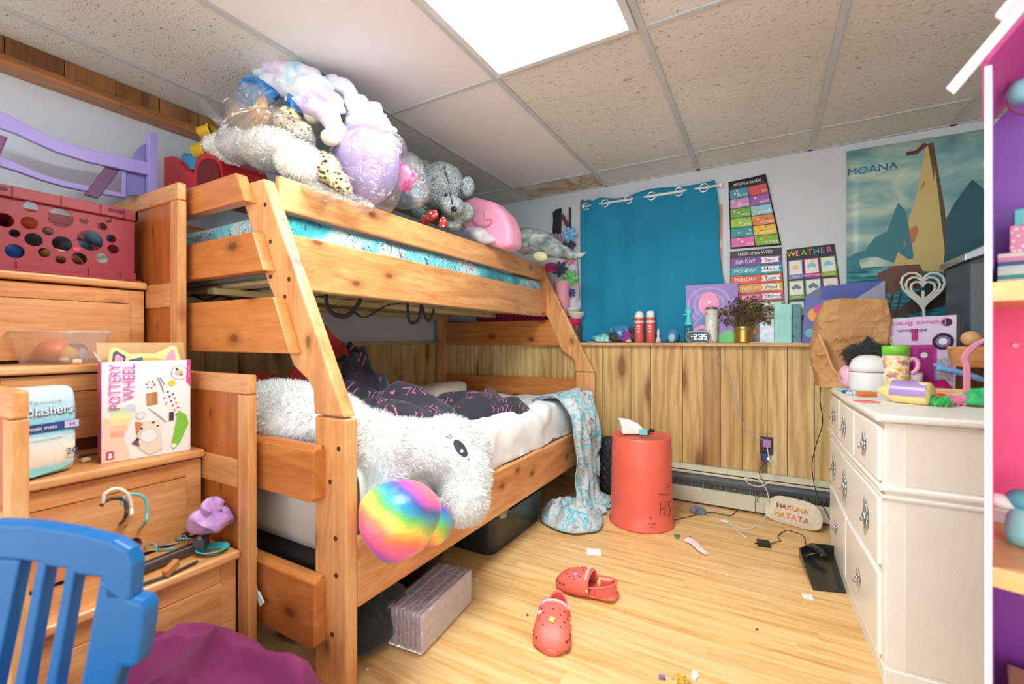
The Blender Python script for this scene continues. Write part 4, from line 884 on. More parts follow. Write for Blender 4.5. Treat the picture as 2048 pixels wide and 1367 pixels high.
cable([P(1531, 925, 'y', oy - .02), P(1522, 935, 'y', PB - .03), P(1519, 948, 'y', PB - .08), P(1530, 965, 'y', 2.94)], .0018, CBL, 'black_cable', 'short black cable hanging below the glowing charger')
cable([P(1668, 752, 'y', 2.66), P(1650, 750, 'y', 2.73), P(1643, 765, 'y', 2.75), P(1640, 800, 'y', 2.8), P(1645, 845, 'y', 2.85), P(1632, 890, 'y', 2.93), P(1624, 930, 'y', 2.93), P(1630, 975, 'y', 2.93), P(1640, 1000, 'y', 2.92), P(1668, 1055, 'z', gz), P(1674, 1085, 'z', gz), P(1668, 1098, 'z', gz), P(1650, 1104, 'z', gz)], .0022, CBL, 'black_cable', 'black cable dropping from the dresser top along its left side to the floor')
m = MB(); c = P(1527, 1086, 'z', .012); m.obox(c, (.055, .04, .024), (0, 0, .2)); m.tube([c - VR * .027, c - VR * .045], .003, 6); tag(m.build('power_adapter', plain(34, 36, 36, .4), bevel=.003), 'small black power adapter lying on the floor', 'adapter')
cable([P(1541, 1087, 'z', gz), P(1556, 1082, 'z', gz), P(1562, 1080, 'z', gz), P(1556, 1072, 'z', gz), P(1572, 1060, 'z', gz), P(1590, 1064, 'z', gz), P(1608, 1072, 'z', gz), P(1612, 1092, 'z', gz), P(1622, 1100, 'z', gz)], .002, CBL, 'black_cable', 'black cable running from the floor adapter to the dustpan')
# dustpan
dp = thing('dustpan', 'shiny black dustpan lying on the floor beside the dresser', 'dustpan', P(1650, 1150, 'z', 0)); DK_ = plain(38, 42, 42, .22, bump=.1, bs=80)
q = lambda a, b, z: P(a, b, 'z', z)
m = MB(); b_ = [q(1626, 1179, .002), q(1712, 1188, .002), q(1720, 1120, .004), q(1640, 1106, .004), q(1600, 1115, .004)]; m.prism(b_, (0, 0, .003)); m.build('pan', DK_, dp)
for pts in ([(1626, 1179), (1598, 1115)], [(1598, 1115), (1622, 1104)], [(1622, 1104), (1645, 1106)], [(1645, 1106), (1720, 1116)], [(1720, 1116), (1712, 1188)]):
    a, b = q(*pts[0], .002), q(*pts[1], .002); n = (b - a).normalized().cross(Vector((0, 0, 1))) * .004; m = MB()
    h0 = .004 if pts[0][1] > 1150 else .045; h1 = .004 if pts[1][1] > 1150 else .045
    m.add([a, b, b + Vector((0, 0, h1)), a + Vector((0, 0, h0)), a + n, b + n, b + n + Vector((0, 0, h1)), a + n + Vector((0, 0, h0))], [(0, 1, 2, 3), (4, 5, 6, 7), (3, 2, 6, 7), (0, 3, 7, 4), (1, 2, 6, 5)]); m.build('rim', DK_, dp)
m = MB(); m.tube(smooth_path([q(1648, 1112, .04), q(1636, 1098, .05), q(1622, 1092, .045), q(1612, 1094, .03)], 5), [.017] * 4 + [.02] * 9 + [.012] * 3, 10, flat=.5); m.build('handle', DK_, dp, smooth=True)
# fleece pouch with appliqué words
A, B = q(1527, 1036, .0), q(1643, 1068, 0); ax = (B - A).normalized(); nrm = Vector((ax.y, -ax.x, 0)); W_ = (B - A).length; H_ = .135
pc = thing('fleece_pouch', 'cream fleece pouch with HAKUNA MATATA patches leaning on the heater', 'pouch', (A + B) / 2)
FLC = cloth_mat('cream_fleece', [(214, 198, 172), (236, 226, 206)], 60, .6, 300); m = MB()
lean = -nrm * .035
def pch(u, v):
    a = 2 * PI * u; x = math.copysign(abs(math.cos(a)) ** .45, math.cos(a)); y = math.copysign(abs(math.sin(a)) ** .55, math.sin(a)); taper = 1 - .22 * max(0, y)
    return (A + B) / 2 + ax * x * W_ / 2 * taper * v + Vector((0, 0, H_ / 2 + .002 + y * H_ / 2 * v)) + lean * (y * v + 1) * .8
for s in (1, -1): m.grid(lambda u, v, s=s: pch(u, v) + nrm * s * .022 * (1 - v ** 3), 32, 10, cu=True)
m.fur(2600, .006, .0006); m.build('pouch_body', FLC, pc, smooth=True)
LM = [plain(150, 84, 40, .6), plain(226, 118, 60, .6), plain(214, 160, 50, .6), plain(240, 200, 70, .6), plain(176, 120, 84, .6)]
def word(txt, z, cols, size):
    n = len(txt)
    for i, ch_ in enumerate(txt):
        x = (i - (n - 1) / 2) * size * .86; v_ = z / H_
        o = (A + B) / 2 + ax * x + Vector((0, 0, z)) + nrm * .027 + lean * (2 * v_) * .8
        t = text_mesh(ch_, size * 1.25, frame(o, ax, Vector((0, 0, 1)) + lean * 12), .002); t.build('appliqué_letter' if False else 'patch_letter', LM[cols[i]], pc)
word('HAKUNA', .092, (0, 0, 1, 1, 2, 2), .03); word('MATATA', .05, (3, 2, 1, 1, 4, 4), .033)
# ------------------------------------------------------------------ plush toys, bags and bedding on the bunks
def plush(name, mat_, shapes, parent, fur=0, L=.012, W=.0012, seed=1, voxel=.012, droop=.3):
    """several rounded lobes melted into one continuous skin, optionally furred"""
    m = MB()
    for sh in shapes: m.ell(*sh[:3], amp=.05, fq=14, nu=28, nv=18) if len(sh) > 2 else m.ell(*sh, amp=.05, fq=14, nu=28, nv=18)
    me = bpy.data.meshes.new('tmp'); me.from_pydata([Vector(p) for p in m.v], [], m.f); o = bpy.data.objects.new('tmp', me); COL.objects.link(o)
    md = o.modifiers.new('r', 'REMESH'); md.mode = 'VOXEL'; md.voxel_size = voxel; sm = o.modifiers.new('s', 'SMOOTH'); sm.iterations = 5; sm.factor = .6
    dg = bpy.context.evaluated_depsgraph_get(); dg.update(); e = bpy.data.meshes.new_from_object(o.evaluated_get(dg))
    r = MB(); r.add([v.co.copy() for v in e.vertices], [list(p.vertices) for p in e.polygons]); bpy.data.objects.remove(o); bpy.data.meshes.remove(me); bpy.data.meshes.remove(e)
    if fur: r.fur(fur, L, W, seed=seed, droop=droop)
    return r.build(name, mat_, parent, smooth=True)
WF = cloth_mat('white_plush', [(220, 223, 224), (238, 240, 240)], 20, .4, 160, rough=.95)
RB = NT('rainbow_satin'); vv = RB.coord(); dt = RB.n('ShaderNodeVectorMath', operation='DOT_PRODUCT'); RB.l(vv, dt.inputs[0]); dt.inputs[1].default_value = (.35, .55, .85)
ff = RB.math('FRACT', RB.math('ADD', RB.math('MULTIPLY', dt.outputs['Value'], 5.2), RB.math('MULTIPLY', RB.noise(vv, 4.0), .9)))
RBC = [(236, 96, 150), (246, 130, 90), (250, 220, 90), (120, 200, 90), (40, 150, 190), (70, 80, 170), (210, 80, 170), (240, 110, 130)]
RB.base(RB.ramp(ff, [(i / 7, C3(*c)) for i, c in enumerate(RBC)])); RB.bump(RB.noise(RB.coord((6, 6, 16)), 3.0, 2.0), .35, .01); RB.set(.35, 0, .5, .3)
XU = -1.03
un = thing('plush_unicorn', 'giant white fluffy plush unicorn sprawled over the lower bunk rail', 'plush toy', P(850, 900, 'x', -1.15))
def pp(px, py, x): return P(px, py, 'x', x)
body = [(pp(790, 905, -1.20), (.17, .24, .12), (0, 0, .3)), (pp(745, 900, -1.12), (.12, .10, .13), (0, 0, 0)), (pp(760, 965, -1.08), (.09, .08, .10), (0, 0, 0)), (pp(870, 905, -1.12), (.15, .17, .125), (0, 0, .2)), (pp(895, 870, -1.16), (.10, .12, .08), (0, 0, 0)),
        (pp(925, 955, -1.00), (.105, .115, .115), (0, 0, 0)), (pp(928, 1000, -.955), (.085, .095, .085), (0, 0, 0)), (pp(940, 905, -1.10), (.09, .10, .10), (0, 0, 0)), (Vector((-1.45, 1.02, .74)), (.30, .17, .11), (0, .15, .2)), (Vector((-1.8, .985, .75)), (.28, .11, .09), (0, 0, 0))]
plush('fur_body', WF, body, un, fur=42000, L=.017, W=.0016, voxel=.016)
hc = pp(800, 1035, -.93)
hf = MB(); hf.ell(hc + Vector((0, 0, .0)), (.10, .115, .10), (0, .25, 0), amp=.16, fq=11, nu=60, nv=40, sq=.85); hf.build('rainbow_hoof', RB.m, un, smooth=True)
hf = MB(); hf.ell(pp(868, 1050, -1.0 + .02), (.055, .07, .07), (0, .2, 0), amp=.06, fq=9, nu=30, nv=20); hf.build('rainbow_hoof', RB.m, un, smooth=True)
# one open eye stitched on the near side of the head and a second at the far edge
EY = pf(38, 50, 56)
def disc3(c, n, a, b, up, mt_, par, nm, rot=0.0):
    n = Vector(n).normalized(); up = Vector(up); u = up.cross(n).normalized(); v = n.cross(u); m = MB()
    ring = lambda s: [c + (u * math.cos(t) * a * s + v * math.sin(t) * b * s) if not rot else c + ((u * math.cos(rot) + v * math.sin(rot)) * math.cos(t) * a * s + (v * math.cos(rot) - u * math.sin(rot)) * math.sin(t) * b * s) for t in [2 * PI * i / 24 for i in range(24)]]
    m.prism(ring(1), n * .004); return m.build(nm, mt_, par, bevel=.0015)
tocam = lambda p: (CAM - p).normalized()
e0 = pp(921, 896, -.955); e0 = e0 + tocam(e0) * .03; ey = disc3(e0, tocam(e0), .017, .036, (0, 0, 1), EY, un, 'eye', .62)
disc3(e0 + tocam(e0) * .006 + VR * .005 - Vector((0, 0, .010)), tocam(e0), .005, .006, (0, 0, 1), WHT, ey, 'eye_glint')
m = MB()
for k, (a, b) in enumerate((((902, 877), (893, 873)), ((905, 874), (898, 868)), ((935, 912), (938, 920)))): m.tube([pp(*a, -.945) + tocam(e0) * .03, pp(*b, -.94) + tocam(e0) * .03], .0014, 5)
m.build('eyelash', EY, ey)
m = MB(); m.ell(pp(972, 938, -1.05), (.02, .03, .035)); m.build('eye', plain(20, 80, 100, .4), un, smooth=True)
# cyan cap
m = MB(); m.lathe(pp(949, 856, -1.30), [(.022, -.012), (.024, -.008), (.024, .008), (.02, .012), (0, .013)], 24); tag(m.build('bottle_cap', plain(120, 196, 226, .35), smooth=True), 'pale blue bottle cap lying on the white sheet', 'cap')
# dark comforter with pink zigzags, red side turned out
ZG = NT('zigzag_comforter'); tc_ = ZG.coord((1, 1, 1), rot=(.6, .2, .4)); sx = ZG.n('ShaderNodeSeparateXYZ'); ZG.l(tc_, sx.inputs[0])
zz = ZG.math('PINGPONG', sx.outputs[0], .022); y_ = ZG.math('FRACT', ZG.math('MULTIPLY', ZG.math('ADD', sx.outputs[1], ZG.math('MULTIPLY', zz, 1.3)), 34.0))
ln_ = ZG.ramp(y_, [(.1, (0, 0, 0)), (.16, (1, 1, 1)), (.3, (1, 1, 1)), (.36, (0, 0, 0))]); pm = ZG.ramp(ZG.vor(tc_, 11.0, rnd=.3), [(.42, (1, 1, 1)), (.46, (0, 0, 0))])
ZG.base(ZG.mix(ZG.math('MULTIPLY', ln_, pm), C3(48, 46, 56), C3(190, 104, 150))); ZG.bump(ZG.noise(tc_, 14.0, 3.0), .4, .02); ZG.set(.8, 0, .3, .2)
REDC = cloth_mat('red_comforter_side', [(160, 36, 40), (206, 56, 56), (224, 84, 74)], 12, .3, 300)
cf_ = thing('comforter', 'crumpled dark comforter with pink zigzags and a red reverse on the lower bunk', 'comforter', (-1.75, 1.7, .6))
def heap(cx, cy, rx, ry, h, z0, fq, seed, rot=0.0, power=.9, amp=.45):
    def fn(u, v):
        a = 2 * PI * u; r = v; x, y = math.cos(a) * r, math.sin(a) * r; k = 1 + .18 * noise.noise(Vector((math.cos(a) * 1.6, math.sin(a) * 1.6, seed)))
        X = x * rx * k; Y = y * ry * k; c, s = math.cos(rot), math.sin(rot); wx, wy = cx + X * c - Y * s, cy + X * s + Y * c
        e = max(0, 1 - r ** 2.4) ** power
        z = z0 + h * e * (1 - amp + amp * (1.1 * abs(ridge(wx * fq, wy * fq * .7, seed))) + .25 * noise.noise(Vector((wx * fq * 2.3, wy * fq * 2.3, seed)))) + (.008 if r > .98 else .012)
        return Vector((wx, wy, z))
    return fn
def hp(*a, nu=90, nv=44, **k): m = MB(); m.grid(heap(*a, **k), nu, nv, cu=True); return m
hp(-1.62, 1.50, .44, .36, .19, .61, 4.4, 3.1, rot=.9).build('dark_side', ZG.m, cf_, smooth=True, solid=.006)
hp(-1.38, 2.02, .34, .20, .13, .61, 5.0, 7.7, rot=1.1).build('dark_side', ZG.m, cf_, smooth=True, solid=.006)
hp(-1.86, 1.58, .24, .25, .34, .61, 6.0, 9.1).build('dark_side', ZG.m, cf_, smooth=True, solid=.006)
hp(-1.86, 1.22, .26, .16, .26, .61, 5.5, 5.2, rot=.3).build('red_side', REDC, cf_, smooth=True, solid=.006)
hp(-2.0, 1.55, .17, .15, .47, .61, 7.5, 2.2).build('red_side', REDC, cf_, smooth=True, solid=.006)
m = MB(); m.ell(Vector((-1.92, 2.35, .665)), (.16, .24, .06), (0, -.1, .2), amp=.2, fq=6, sq=.7); tag(m.build('pillow', cloth_mat('beige_pillowcase', [(190, 176, 160), (206, 194, 180)], 8), smooth=True), 'flat beige pillow behind the dark comforter', 'pillow')
# printed blanket hanging over the far corner of the lower bunk down to the floor
BK = NT('aqua_grey_print'); v = BK.coord(); n = BK.noise(v, 9.0, 3.0, .6, 1.6); BK.base(BK.ramp(n, [(.3, C3(60, 80, 96)), (.4, C3(190, 190, 194)), (.5, C3(206, 214, 216)), (.56, C3(90, 180, 200)), (.62, C3(190, 222, 228)), (.7, C3(140, 120, 112))])); BK.bump(BK.noise(v, 30.0, 2.0), .3, .01); BK.set(.8, 0, .3, .15)
bl_ = thing('hanging_blanket', 'crinkled aqua and grey printed blanket spilling off the bed corner to the floor', 'blanket', (-.98, 2.6, 0))
path = [(-1.30, .63, .10), (-1.14, .672, .16), (-1.055, .66, .20), (-.985, .60, .22), (-.955, .48, .21), (-.95, .34, .19), (-.95, .2, .17), (-.94, .09, .2), (-.92, .035, .21), (-.87, .03, .21), (-.84, .012, .19)]
pv = smooth_path([(a, b, c) for a, b, c in path], 8)
def bf(u, v):
    t = v * (len(pv) - 1); i = min(int(t), len(pv) - 2); p = pv[i].lerp(pv[i + 1], t - i); w_ = p.z; cy = 2.60 + .04 * v - .12 * v * v
    s = (u - .5) * 2; fo = math.sin(u * 33 + 3 * math.sin(v * 5) + 4 * noise.noise(Vector((u * 3, v * 4, 1)))) * .017 + .03 * noise.noise(Vector((u * 6, v * 7, 4.4)))
    x = p.x + fo + .03 * (1 - s * s); z = p.y + (.01 * fbm(u * 8, v * 12, 3)) + (fo * .6 if v > .75 or v < .25 else 0)
    return Vector((max(x, -1.015) if .28 < v < .8 else x, cy + s * w_ * 1.0 + .02 * fbm(u * 4, v * 6, 8), max(z, .012)))
m = MB(); m.grid(bf, 90, 120); m.build('cloth', BK.m, bl_, smooth=True, solid=.004)
hp(-.95, 2.33, .17, .20, .10, .004, 13, 4.4, rot=.6, nu=70, nv=30).build('cloth_end', BK.m, bl_, smooth=True, solid=.004)
hp(-.93, 2.68, .10, .11, .05, .004, 13, 1.4, rot=-.5, nu=60, nv=24).build('cloth_end', BK.m, bl_, smooth=True, solid=.004)

# ---- top bunk
CLR = clear_plastic('clear_bag', gloss=.16, fog=.03); CLR2 = clear_plastic('clear_bag_tight', gloss=.2, fog=.04, bscale=40.0)
FL2 = NT('pastel_tie_dye_fleece'); n = FL2.noise(FL2.coord(), 6.0, 3.0, .5, .8); FL2.base(FL2.ramp(n, [(.34, C3(196, 174, 212)), (.44, C3(224, 210, 230)), (.56, C3(226, 230, 238)), (.62, C3(196, 220, 232)), (.7, C3(130, 194, 214))])); FL2.bump(FL2.noise(FL2.coord(), 90.0, 2.0), .3, .004); FL2.set(.9, 0, .3, .3)
ft = thing('folded_blanket', 'pastel tie dye fleece blanket bundled against the ceiling on the top bunk', 'blanket', P(650, 230, 'y', 1.25))
def sausage(name, pts, rs, mt_, par, amp=.1, seed=0.0, fl=.8):
    sp_ = smooth_path(pts, 8); n = len(sp_); k = len(rs) - 1; m = MB(); rr_ = []
    for i in range(n): t = i / (n - 1) * k; a = min(int(t), k - 1); rr_.append((rs[a] + (rs[a + 1] - rs[a]) * (t - a)) * math.sqrt(max(.05, 1 - (2 * i / (n - 1) - 1) ** 6)))
    m.tube(sp_, rr_, 20, flat=fl)
    m.v = [tuple(Vector(p) * 1.0 + Vector((0, 0, 0)) + Vector((noise.noise(Vector(p) * 16 + Vector((seed, 0, 0))), noise.noise(Vector(p) * 16 + Vector((0, seed, 9))), noise.noise(Vector(p) * 16 + Vector((3, 1, seed))))) * amp * .14) for p in m.v]
    if amp > .08:
        for i, p in enumerate(m.v):
            p = Vector(p); k = .011 * (abs(noise.noise(Vector((p.x * 9 + seed, p.y * 9, p.z * 34)))) * 3 - .6); j = sp_[min(n - 1, i // 20)]; d = p - j; m.v[i] = tuple(p + (d.normalized() * k if d.length > 1e-5 else d))
    return m.build(name, mt_, par, smooth=True)
Y1 = 1.12
py_ = lambda a, b, y: P(a, b, 'y', y)
for pts, rs, sd in (([(515, 146, Y1), (560, 142, Y1), (610, 155, Y1 + .02), (655, 175, Y1 + .03)], [.04, .06, .06, .04], 1), ([(520, 172, Y1), (580, 172, Y1), (640, 195, Y1 + .02), (690, 225, Y1 + .08)], [.045, .065, .07, .04], 2), ([(585, 200, Y1), (630, 212, Y1), (665, 245, Y1 + .03), (690, 300, Y1 + .1)], [.04, .055, .05, .03], 7),
    ([(640, 172, 1.2), (670, 172, 1.22), (700, 190, 1.25), (705, 225, 1.25)], [.03, .045, .045, .03], 8), ([(690, 205, 1.25), (720, 215, 1.28), (755, 232, 1.33), (788, 265, 1.36)], [.035, .04, .035, .025], 3), ([(690, 225, 1.24), (720, 238, 1.28), (755, 255, 1.32), (788, 284, 1.36)], [.035, .038, .035, .025], 4), ([(690, 245, 1.23), (720, 258, 1.27), (752, 278, 1.31), (783, 305, 1.35)], [.035, .036, .034, .024], 5), ([(695, 262, 1.22), (722, 280, 1.26), (750, 300, 1.3), (775, 325, 1.34)], [.03, .034, .032, .024], 6)):
    sausage('fleece_fold', [py_(*p) for p in pts], rs, FL2.m, ft, seed=sd)
bw = thing('plush_bag', 'clear plastic bag stuffed with white fluffy and leopard plush toys over the bunk end', 'bag of toys', py_(530, 300, 1.0))
# contents are things of their own
wp = thing('white_plush_toy', 'long white fluffy plush inside the clear bag above the bunk ladder', 'plush toy', py_(530, 300, 1.0))
plush('fur_body', cloth_mat('white_long_plush', [(234, 233, 226), (250, 250, 247)], 16, .5, 120), [(py_(468, 292, .98), (.095, .06, .058), (0, .1, 0)), (py_(540, 298, 1.0), (.12, .08, .068), (0, .12, 0)), (py_(600, 325, 1.02), (.085, .08, .065), (0, .5, 0)), (py_(430, 290, .96), (.04, .04, .03), (0, 0, 0))], wp, fur=13000, L=.015, W=.0014, voxel=.011)
LEO = NT('leopard_plush'); d = LEO.math('ADD', LEO.vor(LEO.coord(), 62.0), LEO.math('MULTIPLY', LEO.math('SUBTRACT', LEO.noise(LEO.coord(), 60.0), .5), .7)); LEO.base(LEO.ramp(d, [(.2, C3(60, 52, 50)), (.32, C3(96, 84, 70)), (.4, C3(222, 200, 150)), (.7, C3(236, 222, 182))])); LEO.bump(LEO.noise(LEO.coord(), 120.0), .5, .005); LEO.set(.95, 0, .2, .2)
lp1 = thing('leopard_plush', 'leopard print plush head in the middle of the clear bag', 'plush toy', py_(575, 245, 1.06)); plush('fur_body', LEO.m, [(py_(575, 240, 1.06), (.055, .05, .045), (0, .3, 0)), (py_(605, 258, 1.06), (.03, .03, .026), (0, 0, 0)), (py_(550, 232, 1.06), (.022, .02, .022), (0, 0, 0))], lp1, fur=2500, L=.007, W=.0009, voxel=.008)
lp2 = thing('leopard_plush', 'leopard print plush hanging low at the right of the white fluffy one', 'plush toy', py_(665, 350, 1.08)); plush('fur_body', LEO.m, [(py_(652, 335, 1.08), (.045, .05, .06), (0, -.5, 0)), (py_(678, 362, 1.08), (.032, .035, .04), (0, -.5, 0)), (py_(693, 377, 1.08), (.018, .02, .02), (0, 0, 0))], lp2, fur=3000, L=.008, W=.0009, voxel=.008)
TAN = cloth_mat('tan_plush', [(214, 160, 100), (236, 190, 130)], 30, .4, 160)
tn = thing('tan_plush', 'tan plush with pointed ears under the blue bag', 'plush toy', py_(500, 235, 1.02)); plush('fur_body', TAN, [(py_(478, 240, 1.02), (.05, .045, .04), (0, 0, 0)), (py_(520, 235, 1.02), (.055, .045, .042), (0, 0, 0)), (py_(524, 208, 1.02), (.022, .02, .03), (0, .2, 0)), (py_(470, 225, 1.02), (.025, .02, .026), (0, -.3, 0)), (py_(500, 255, 1.02), (.07, .045, .028), (0, 0, 0))], tn, fur=2500, L=.008, W=.001, voxel=.008)
CRM2 = cloth_mat('cream_plush', [(226, 216, 190), (240, 232, 212)], 30, .4, 160)
cp1 = thing('cream_plush', 'small cream plush ball between the leopard plush and the blanket', 'plush toy', py_(628, 232, 1.12)); plush('fur_body', CRM2, [(py_(625, 226, 1.12), (.038, .035, .042), (0, 0, 0)), (py_(660, 275, 1.14), (.04, .035, .032), (0, .4, 0))], cp1, voxel=.008)
def crinkle(name, label, cat, c, r, rot, mt_, seed, amp=.28, fq=11, nu=70, nv=44, sq=.9):
    m = MB(); m.ell(c, r, rot, amp=amp, fq=fq, seed=seed, nu=nu, nv=nv, sq=sq); return tag(m.build(name, mt_, smooth=True), label, cat)
BB = NT('blue_plastic_film'); n = BB.noise(BB.coord(), 14.0, 4.0, .6, 1.5); BB.base(BB.ramp(n, [(.35, C3(20, 84, 160)), (.5, C3(50, 130, 206)), (.62, C3(110, 176, 232)), (.7, C3(200, 226, 246))])); BB.bump(n, .8, .03); BB.set(.25)
crinkle('blue_plastic_bag', 'crumpled blue plastic bag on top of the toy bag pile', 'plastic bag', py_(512, 188, 1.06), (.085, .05, .07), (0, .35, 0), BB.m, 4, .5, 16)
crinkle('blue_plastic_bag', 'scrap of blue plastic film pressed between the blanket and the leopard plush', 'plastic bag', py_(590, 208, 1.10), (.06, .035, .035), (0, .5, 0), BB.m, 9, .5, 18)
PURP = NT('lilac_ribbed_fabric'); PURP.base(PURP.ramp(PURP.noise(PURP.coord(), 5.0), [(.3, C3(160, 132, 208)), (.7, C3(184, 160, 224))])); PURP.set(.7, 0, .4, .4)
pk = thing('lilac_cushion', 'round ribbed lilac cushion inside a clear bag on the top bunk', 'cushion', py_(735, 330, 1.32))
m = MB(); cc_ = py_(728, 330, 1.30); N_ = 14
m.grid(lambda u, v: cc_ + Euler((.15, .5, 0)).to_matrix() @ Vector((.145 * math.sin(PI * v) * math.cos(2 * PI * u) * (1 + .07 * abs(math.sin(N_ / 2 * 2 * PI * u))), .12 * math.sin(PI * v) * math.sin(2 * PI * u) * (1 + .07 * abs(math.sin(N_ / 2 * 2 * PI * u))), .165 * math.cos(PI * v))), 112, 30, cu=True); m.build('cushion_body', PURP.m, pk, smooth=True)
m = MB(); c = py_(800, 348, 1.5); m.obox(c, (.15, .07, .10), (.2, .75, .2)); tag(m.build('pink_packet', cloth_mat('pink_packet_print', [(232, 70, 160), (246, 160, 206), (250, 236, 244)], 12, .1, 60, interp='CONSTANT', rough=.3), bevel=.012, seg=3), 'bright pink and white packet in clear wrap left of the grey bear', 'packet')
m = MB(); c = py_(775, 300, 1.5); m.ell(c, (.07, .05, .05), amp=.4, fq=15); tag(m.build('purple_film', cloth_mat('purple_film', [(110, 80, 170), (180, 150, 216)], 16, .1, 50, rough=.3), smooth=True), 'purple plastic film above the pink packet', 'plastic wrap')
m = MB(); c = py_(815, 385, 1.62); m.ell(c, (.10, .07, .05), amp=.45, fq=15); tag(m.build('blue_film', cloth_mat('dark_blue_film', [(20, 40, 60), (70, 130, 170), (190, 210, 220)], 18, .1, 50, rough=.25), smooth=True), 'dark and light blue plastic wrap beside the grey bear', 'plastic wrap')
def film(name, c, r, rot, seed, mt_=CLR, amp=.22, fq=7): m = MB(); m.ell(c, r, rot, amp=amp, fq=fq, seed=seed, nu=80, nv=50, sq=.9); return m.build(name, mt_, bw, smooth=True)
film('clear_film', py_(535, 285, 1.0), (.215, .125, .115), (0, .18, 0), 2)
film('clear_film', py_(500, 230, 1.04), (.14, .09, .095), (0, .1, 0), 5, CLR2)
bag2 = thing('cushion_bag', 'clear plastic bag wrapped around the lilac cushion', 'plastic bag', py_(728, 330, 1.3))
m = MB(); m.ell(py_(735, 335, 1.31), (.17, .145, .185), (.1, .5, 0), amp=.2, fq=8, seed=8, nu=80, nv=50); m.build('clear_film', CLR, bag2, smooth=True)
m = MB(); m.ell(py_(640, 385, 1.06) + Vector((0, 0, 0)), (.11, .06, .035), (0, .35, 0), amp=.4, fq=10, seed=3, nu=60, nv=36); m.ell(py_(700, 405, 1.2), (.11, .06, .03), (0, .25, 0), amp=.4, fq=11, seed=6, nu=60, nv=36); m.build('loose_film', CLR2, bw, smooth=True)
m = MB(); m.tube(smooth_path([py_(452, 250, .96), py_(428, 232, .95), py_(412, 212, .94), py_(406, 200, .94)], 8), [.05 - .0016 * i for i in range(25)], 16, flat=.35); m.build('bag_corner', CLR, bw, smooth=True)
m = MB(); m.ell(py_(815, 365, 1.55), (.12, .08, .11), (0, .5, 0), amp=.3, fq=9, seed=12, nu=60, nv=40); tag(m.build('packet_bag', CLR2, smooth=True), 'clear crinkled bag around the pink packet beside the bear', 'plastic bag')
# white strips on the films: lamp highlights along folds, built into shape and colour
CRZ_HL = plain(236, 240, 246, .12, spec=.9, var=0)
def crease_highlights(c, r, rot, n, seed, par):
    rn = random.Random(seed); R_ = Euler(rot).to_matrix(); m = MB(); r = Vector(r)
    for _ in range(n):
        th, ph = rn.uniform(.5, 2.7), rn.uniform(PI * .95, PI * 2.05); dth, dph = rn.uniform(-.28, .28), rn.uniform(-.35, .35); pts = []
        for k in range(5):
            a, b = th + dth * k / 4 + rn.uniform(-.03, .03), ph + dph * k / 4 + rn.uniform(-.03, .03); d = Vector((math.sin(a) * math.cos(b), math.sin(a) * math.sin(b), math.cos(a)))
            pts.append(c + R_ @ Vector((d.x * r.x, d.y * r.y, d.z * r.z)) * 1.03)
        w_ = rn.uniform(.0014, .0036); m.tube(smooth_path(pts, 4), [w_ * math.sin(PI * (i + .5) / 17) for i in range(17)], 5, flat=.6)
    m.build('crease_highlight', CRZ_HL, par, smooth=True)
crease_highlights(py_(535, 285, 1.0), (.215, .125, .115), (0, .18, 0), 46, 3, bw); crease_highlights(py_(500, 230, 1.04), (.14, .09, .095), (0, .1, 0), 22, 5, bw); crease_highlights(py_(640, 385, 1.06), (.11, .06, .035), (0, .35, 0), 14, 6, bw); crease_highlights(py_(700, 405, 1.2), (.11, .06, .03), (0, .25, 0), 14, 8, bw)
crease_highlights(py_(735, 335, 1.31), (.17, .145, .185), (.1, .5, 0), 30, 9, bag2)
# grey bear
GB = NT('grey_curly_plush'); v = GB.coord(); n = GB.noise(v, 95.0, 2.0, .5, 2.6); GB.base(GB.ramp(n, [(.34, C3(70, 78, 82)), (.47, C3(132, 142, 146)), (.58, C3(200, 208, 210))])); GB.bump(n, 1.0, .008); GB.set(.95, 0, .2)
br_ = thing('teddy_bear', 'curly grey teddy bear with a red dotted bow leaning over the guard rail', 'teddy bear', py_(885, 400, 1.9)); YB = 1.9
hc = py_(882, 372, YB); S = .145
plush('bear_body', GB.m, [(hc, (.135, .12, .125), (0, .3, 0)), (py_(905, 412, YB - .06), (.07, .07, .052), (0, .25, 0)), (py_(846, 338, YB), (.055, .035, .055), (0, 0, 0)), (py_(935, 373, YB), (.038, .035, .055), (0, 0, 0)), (py_(848, 418, YB + .02), (.07, .08, .06), (0, 0, 0)), (py_(925, 425, YB + .02), (.07, .06, .055), (0, 0, 0)), (py_(905, 452, YB), (.05, .05, .03), (0, 0, 0))], br_, fur=0, voxel=.009)
m = MB(); m.ell(py_(847, 342, YB - .035), (.034, .012, .036)); m.build('inner_ear', GB.m, br_, smooth=True)
NB = plain(24, 24, 26, .3)
for q in ((892, 390), (925, 402 - 6)):
    m = MB(); p = py_(*q, YB - .1); m.ell(p, .010, nu=12, nv=8); m.build('eye', NB, br_, smooth=True)
m = MB(); m.ell(py_(908, 418, YB - .135), (.017, .012, .013)); m.build('nose', NB, br_, smooth=True)
m = MB(); m.tube(smooth_path([py_(888, 335, YB - .10), py_(896, 360, YB - .115), py_(900, 385, YB - .11), py_(905, 408, YB - .12)], 6), .0028, 6); m.build('face_seam', NB, br_)
RD = NT('red_dotted_satin'); d = RD.vor(RD.coord(), 42.0); RD.base(RD.ramp(d, [(.22, C3(250, 230, 220)), (.28, C3(214, 48, 44))])); RD.set(.4, 0, .5, .2)
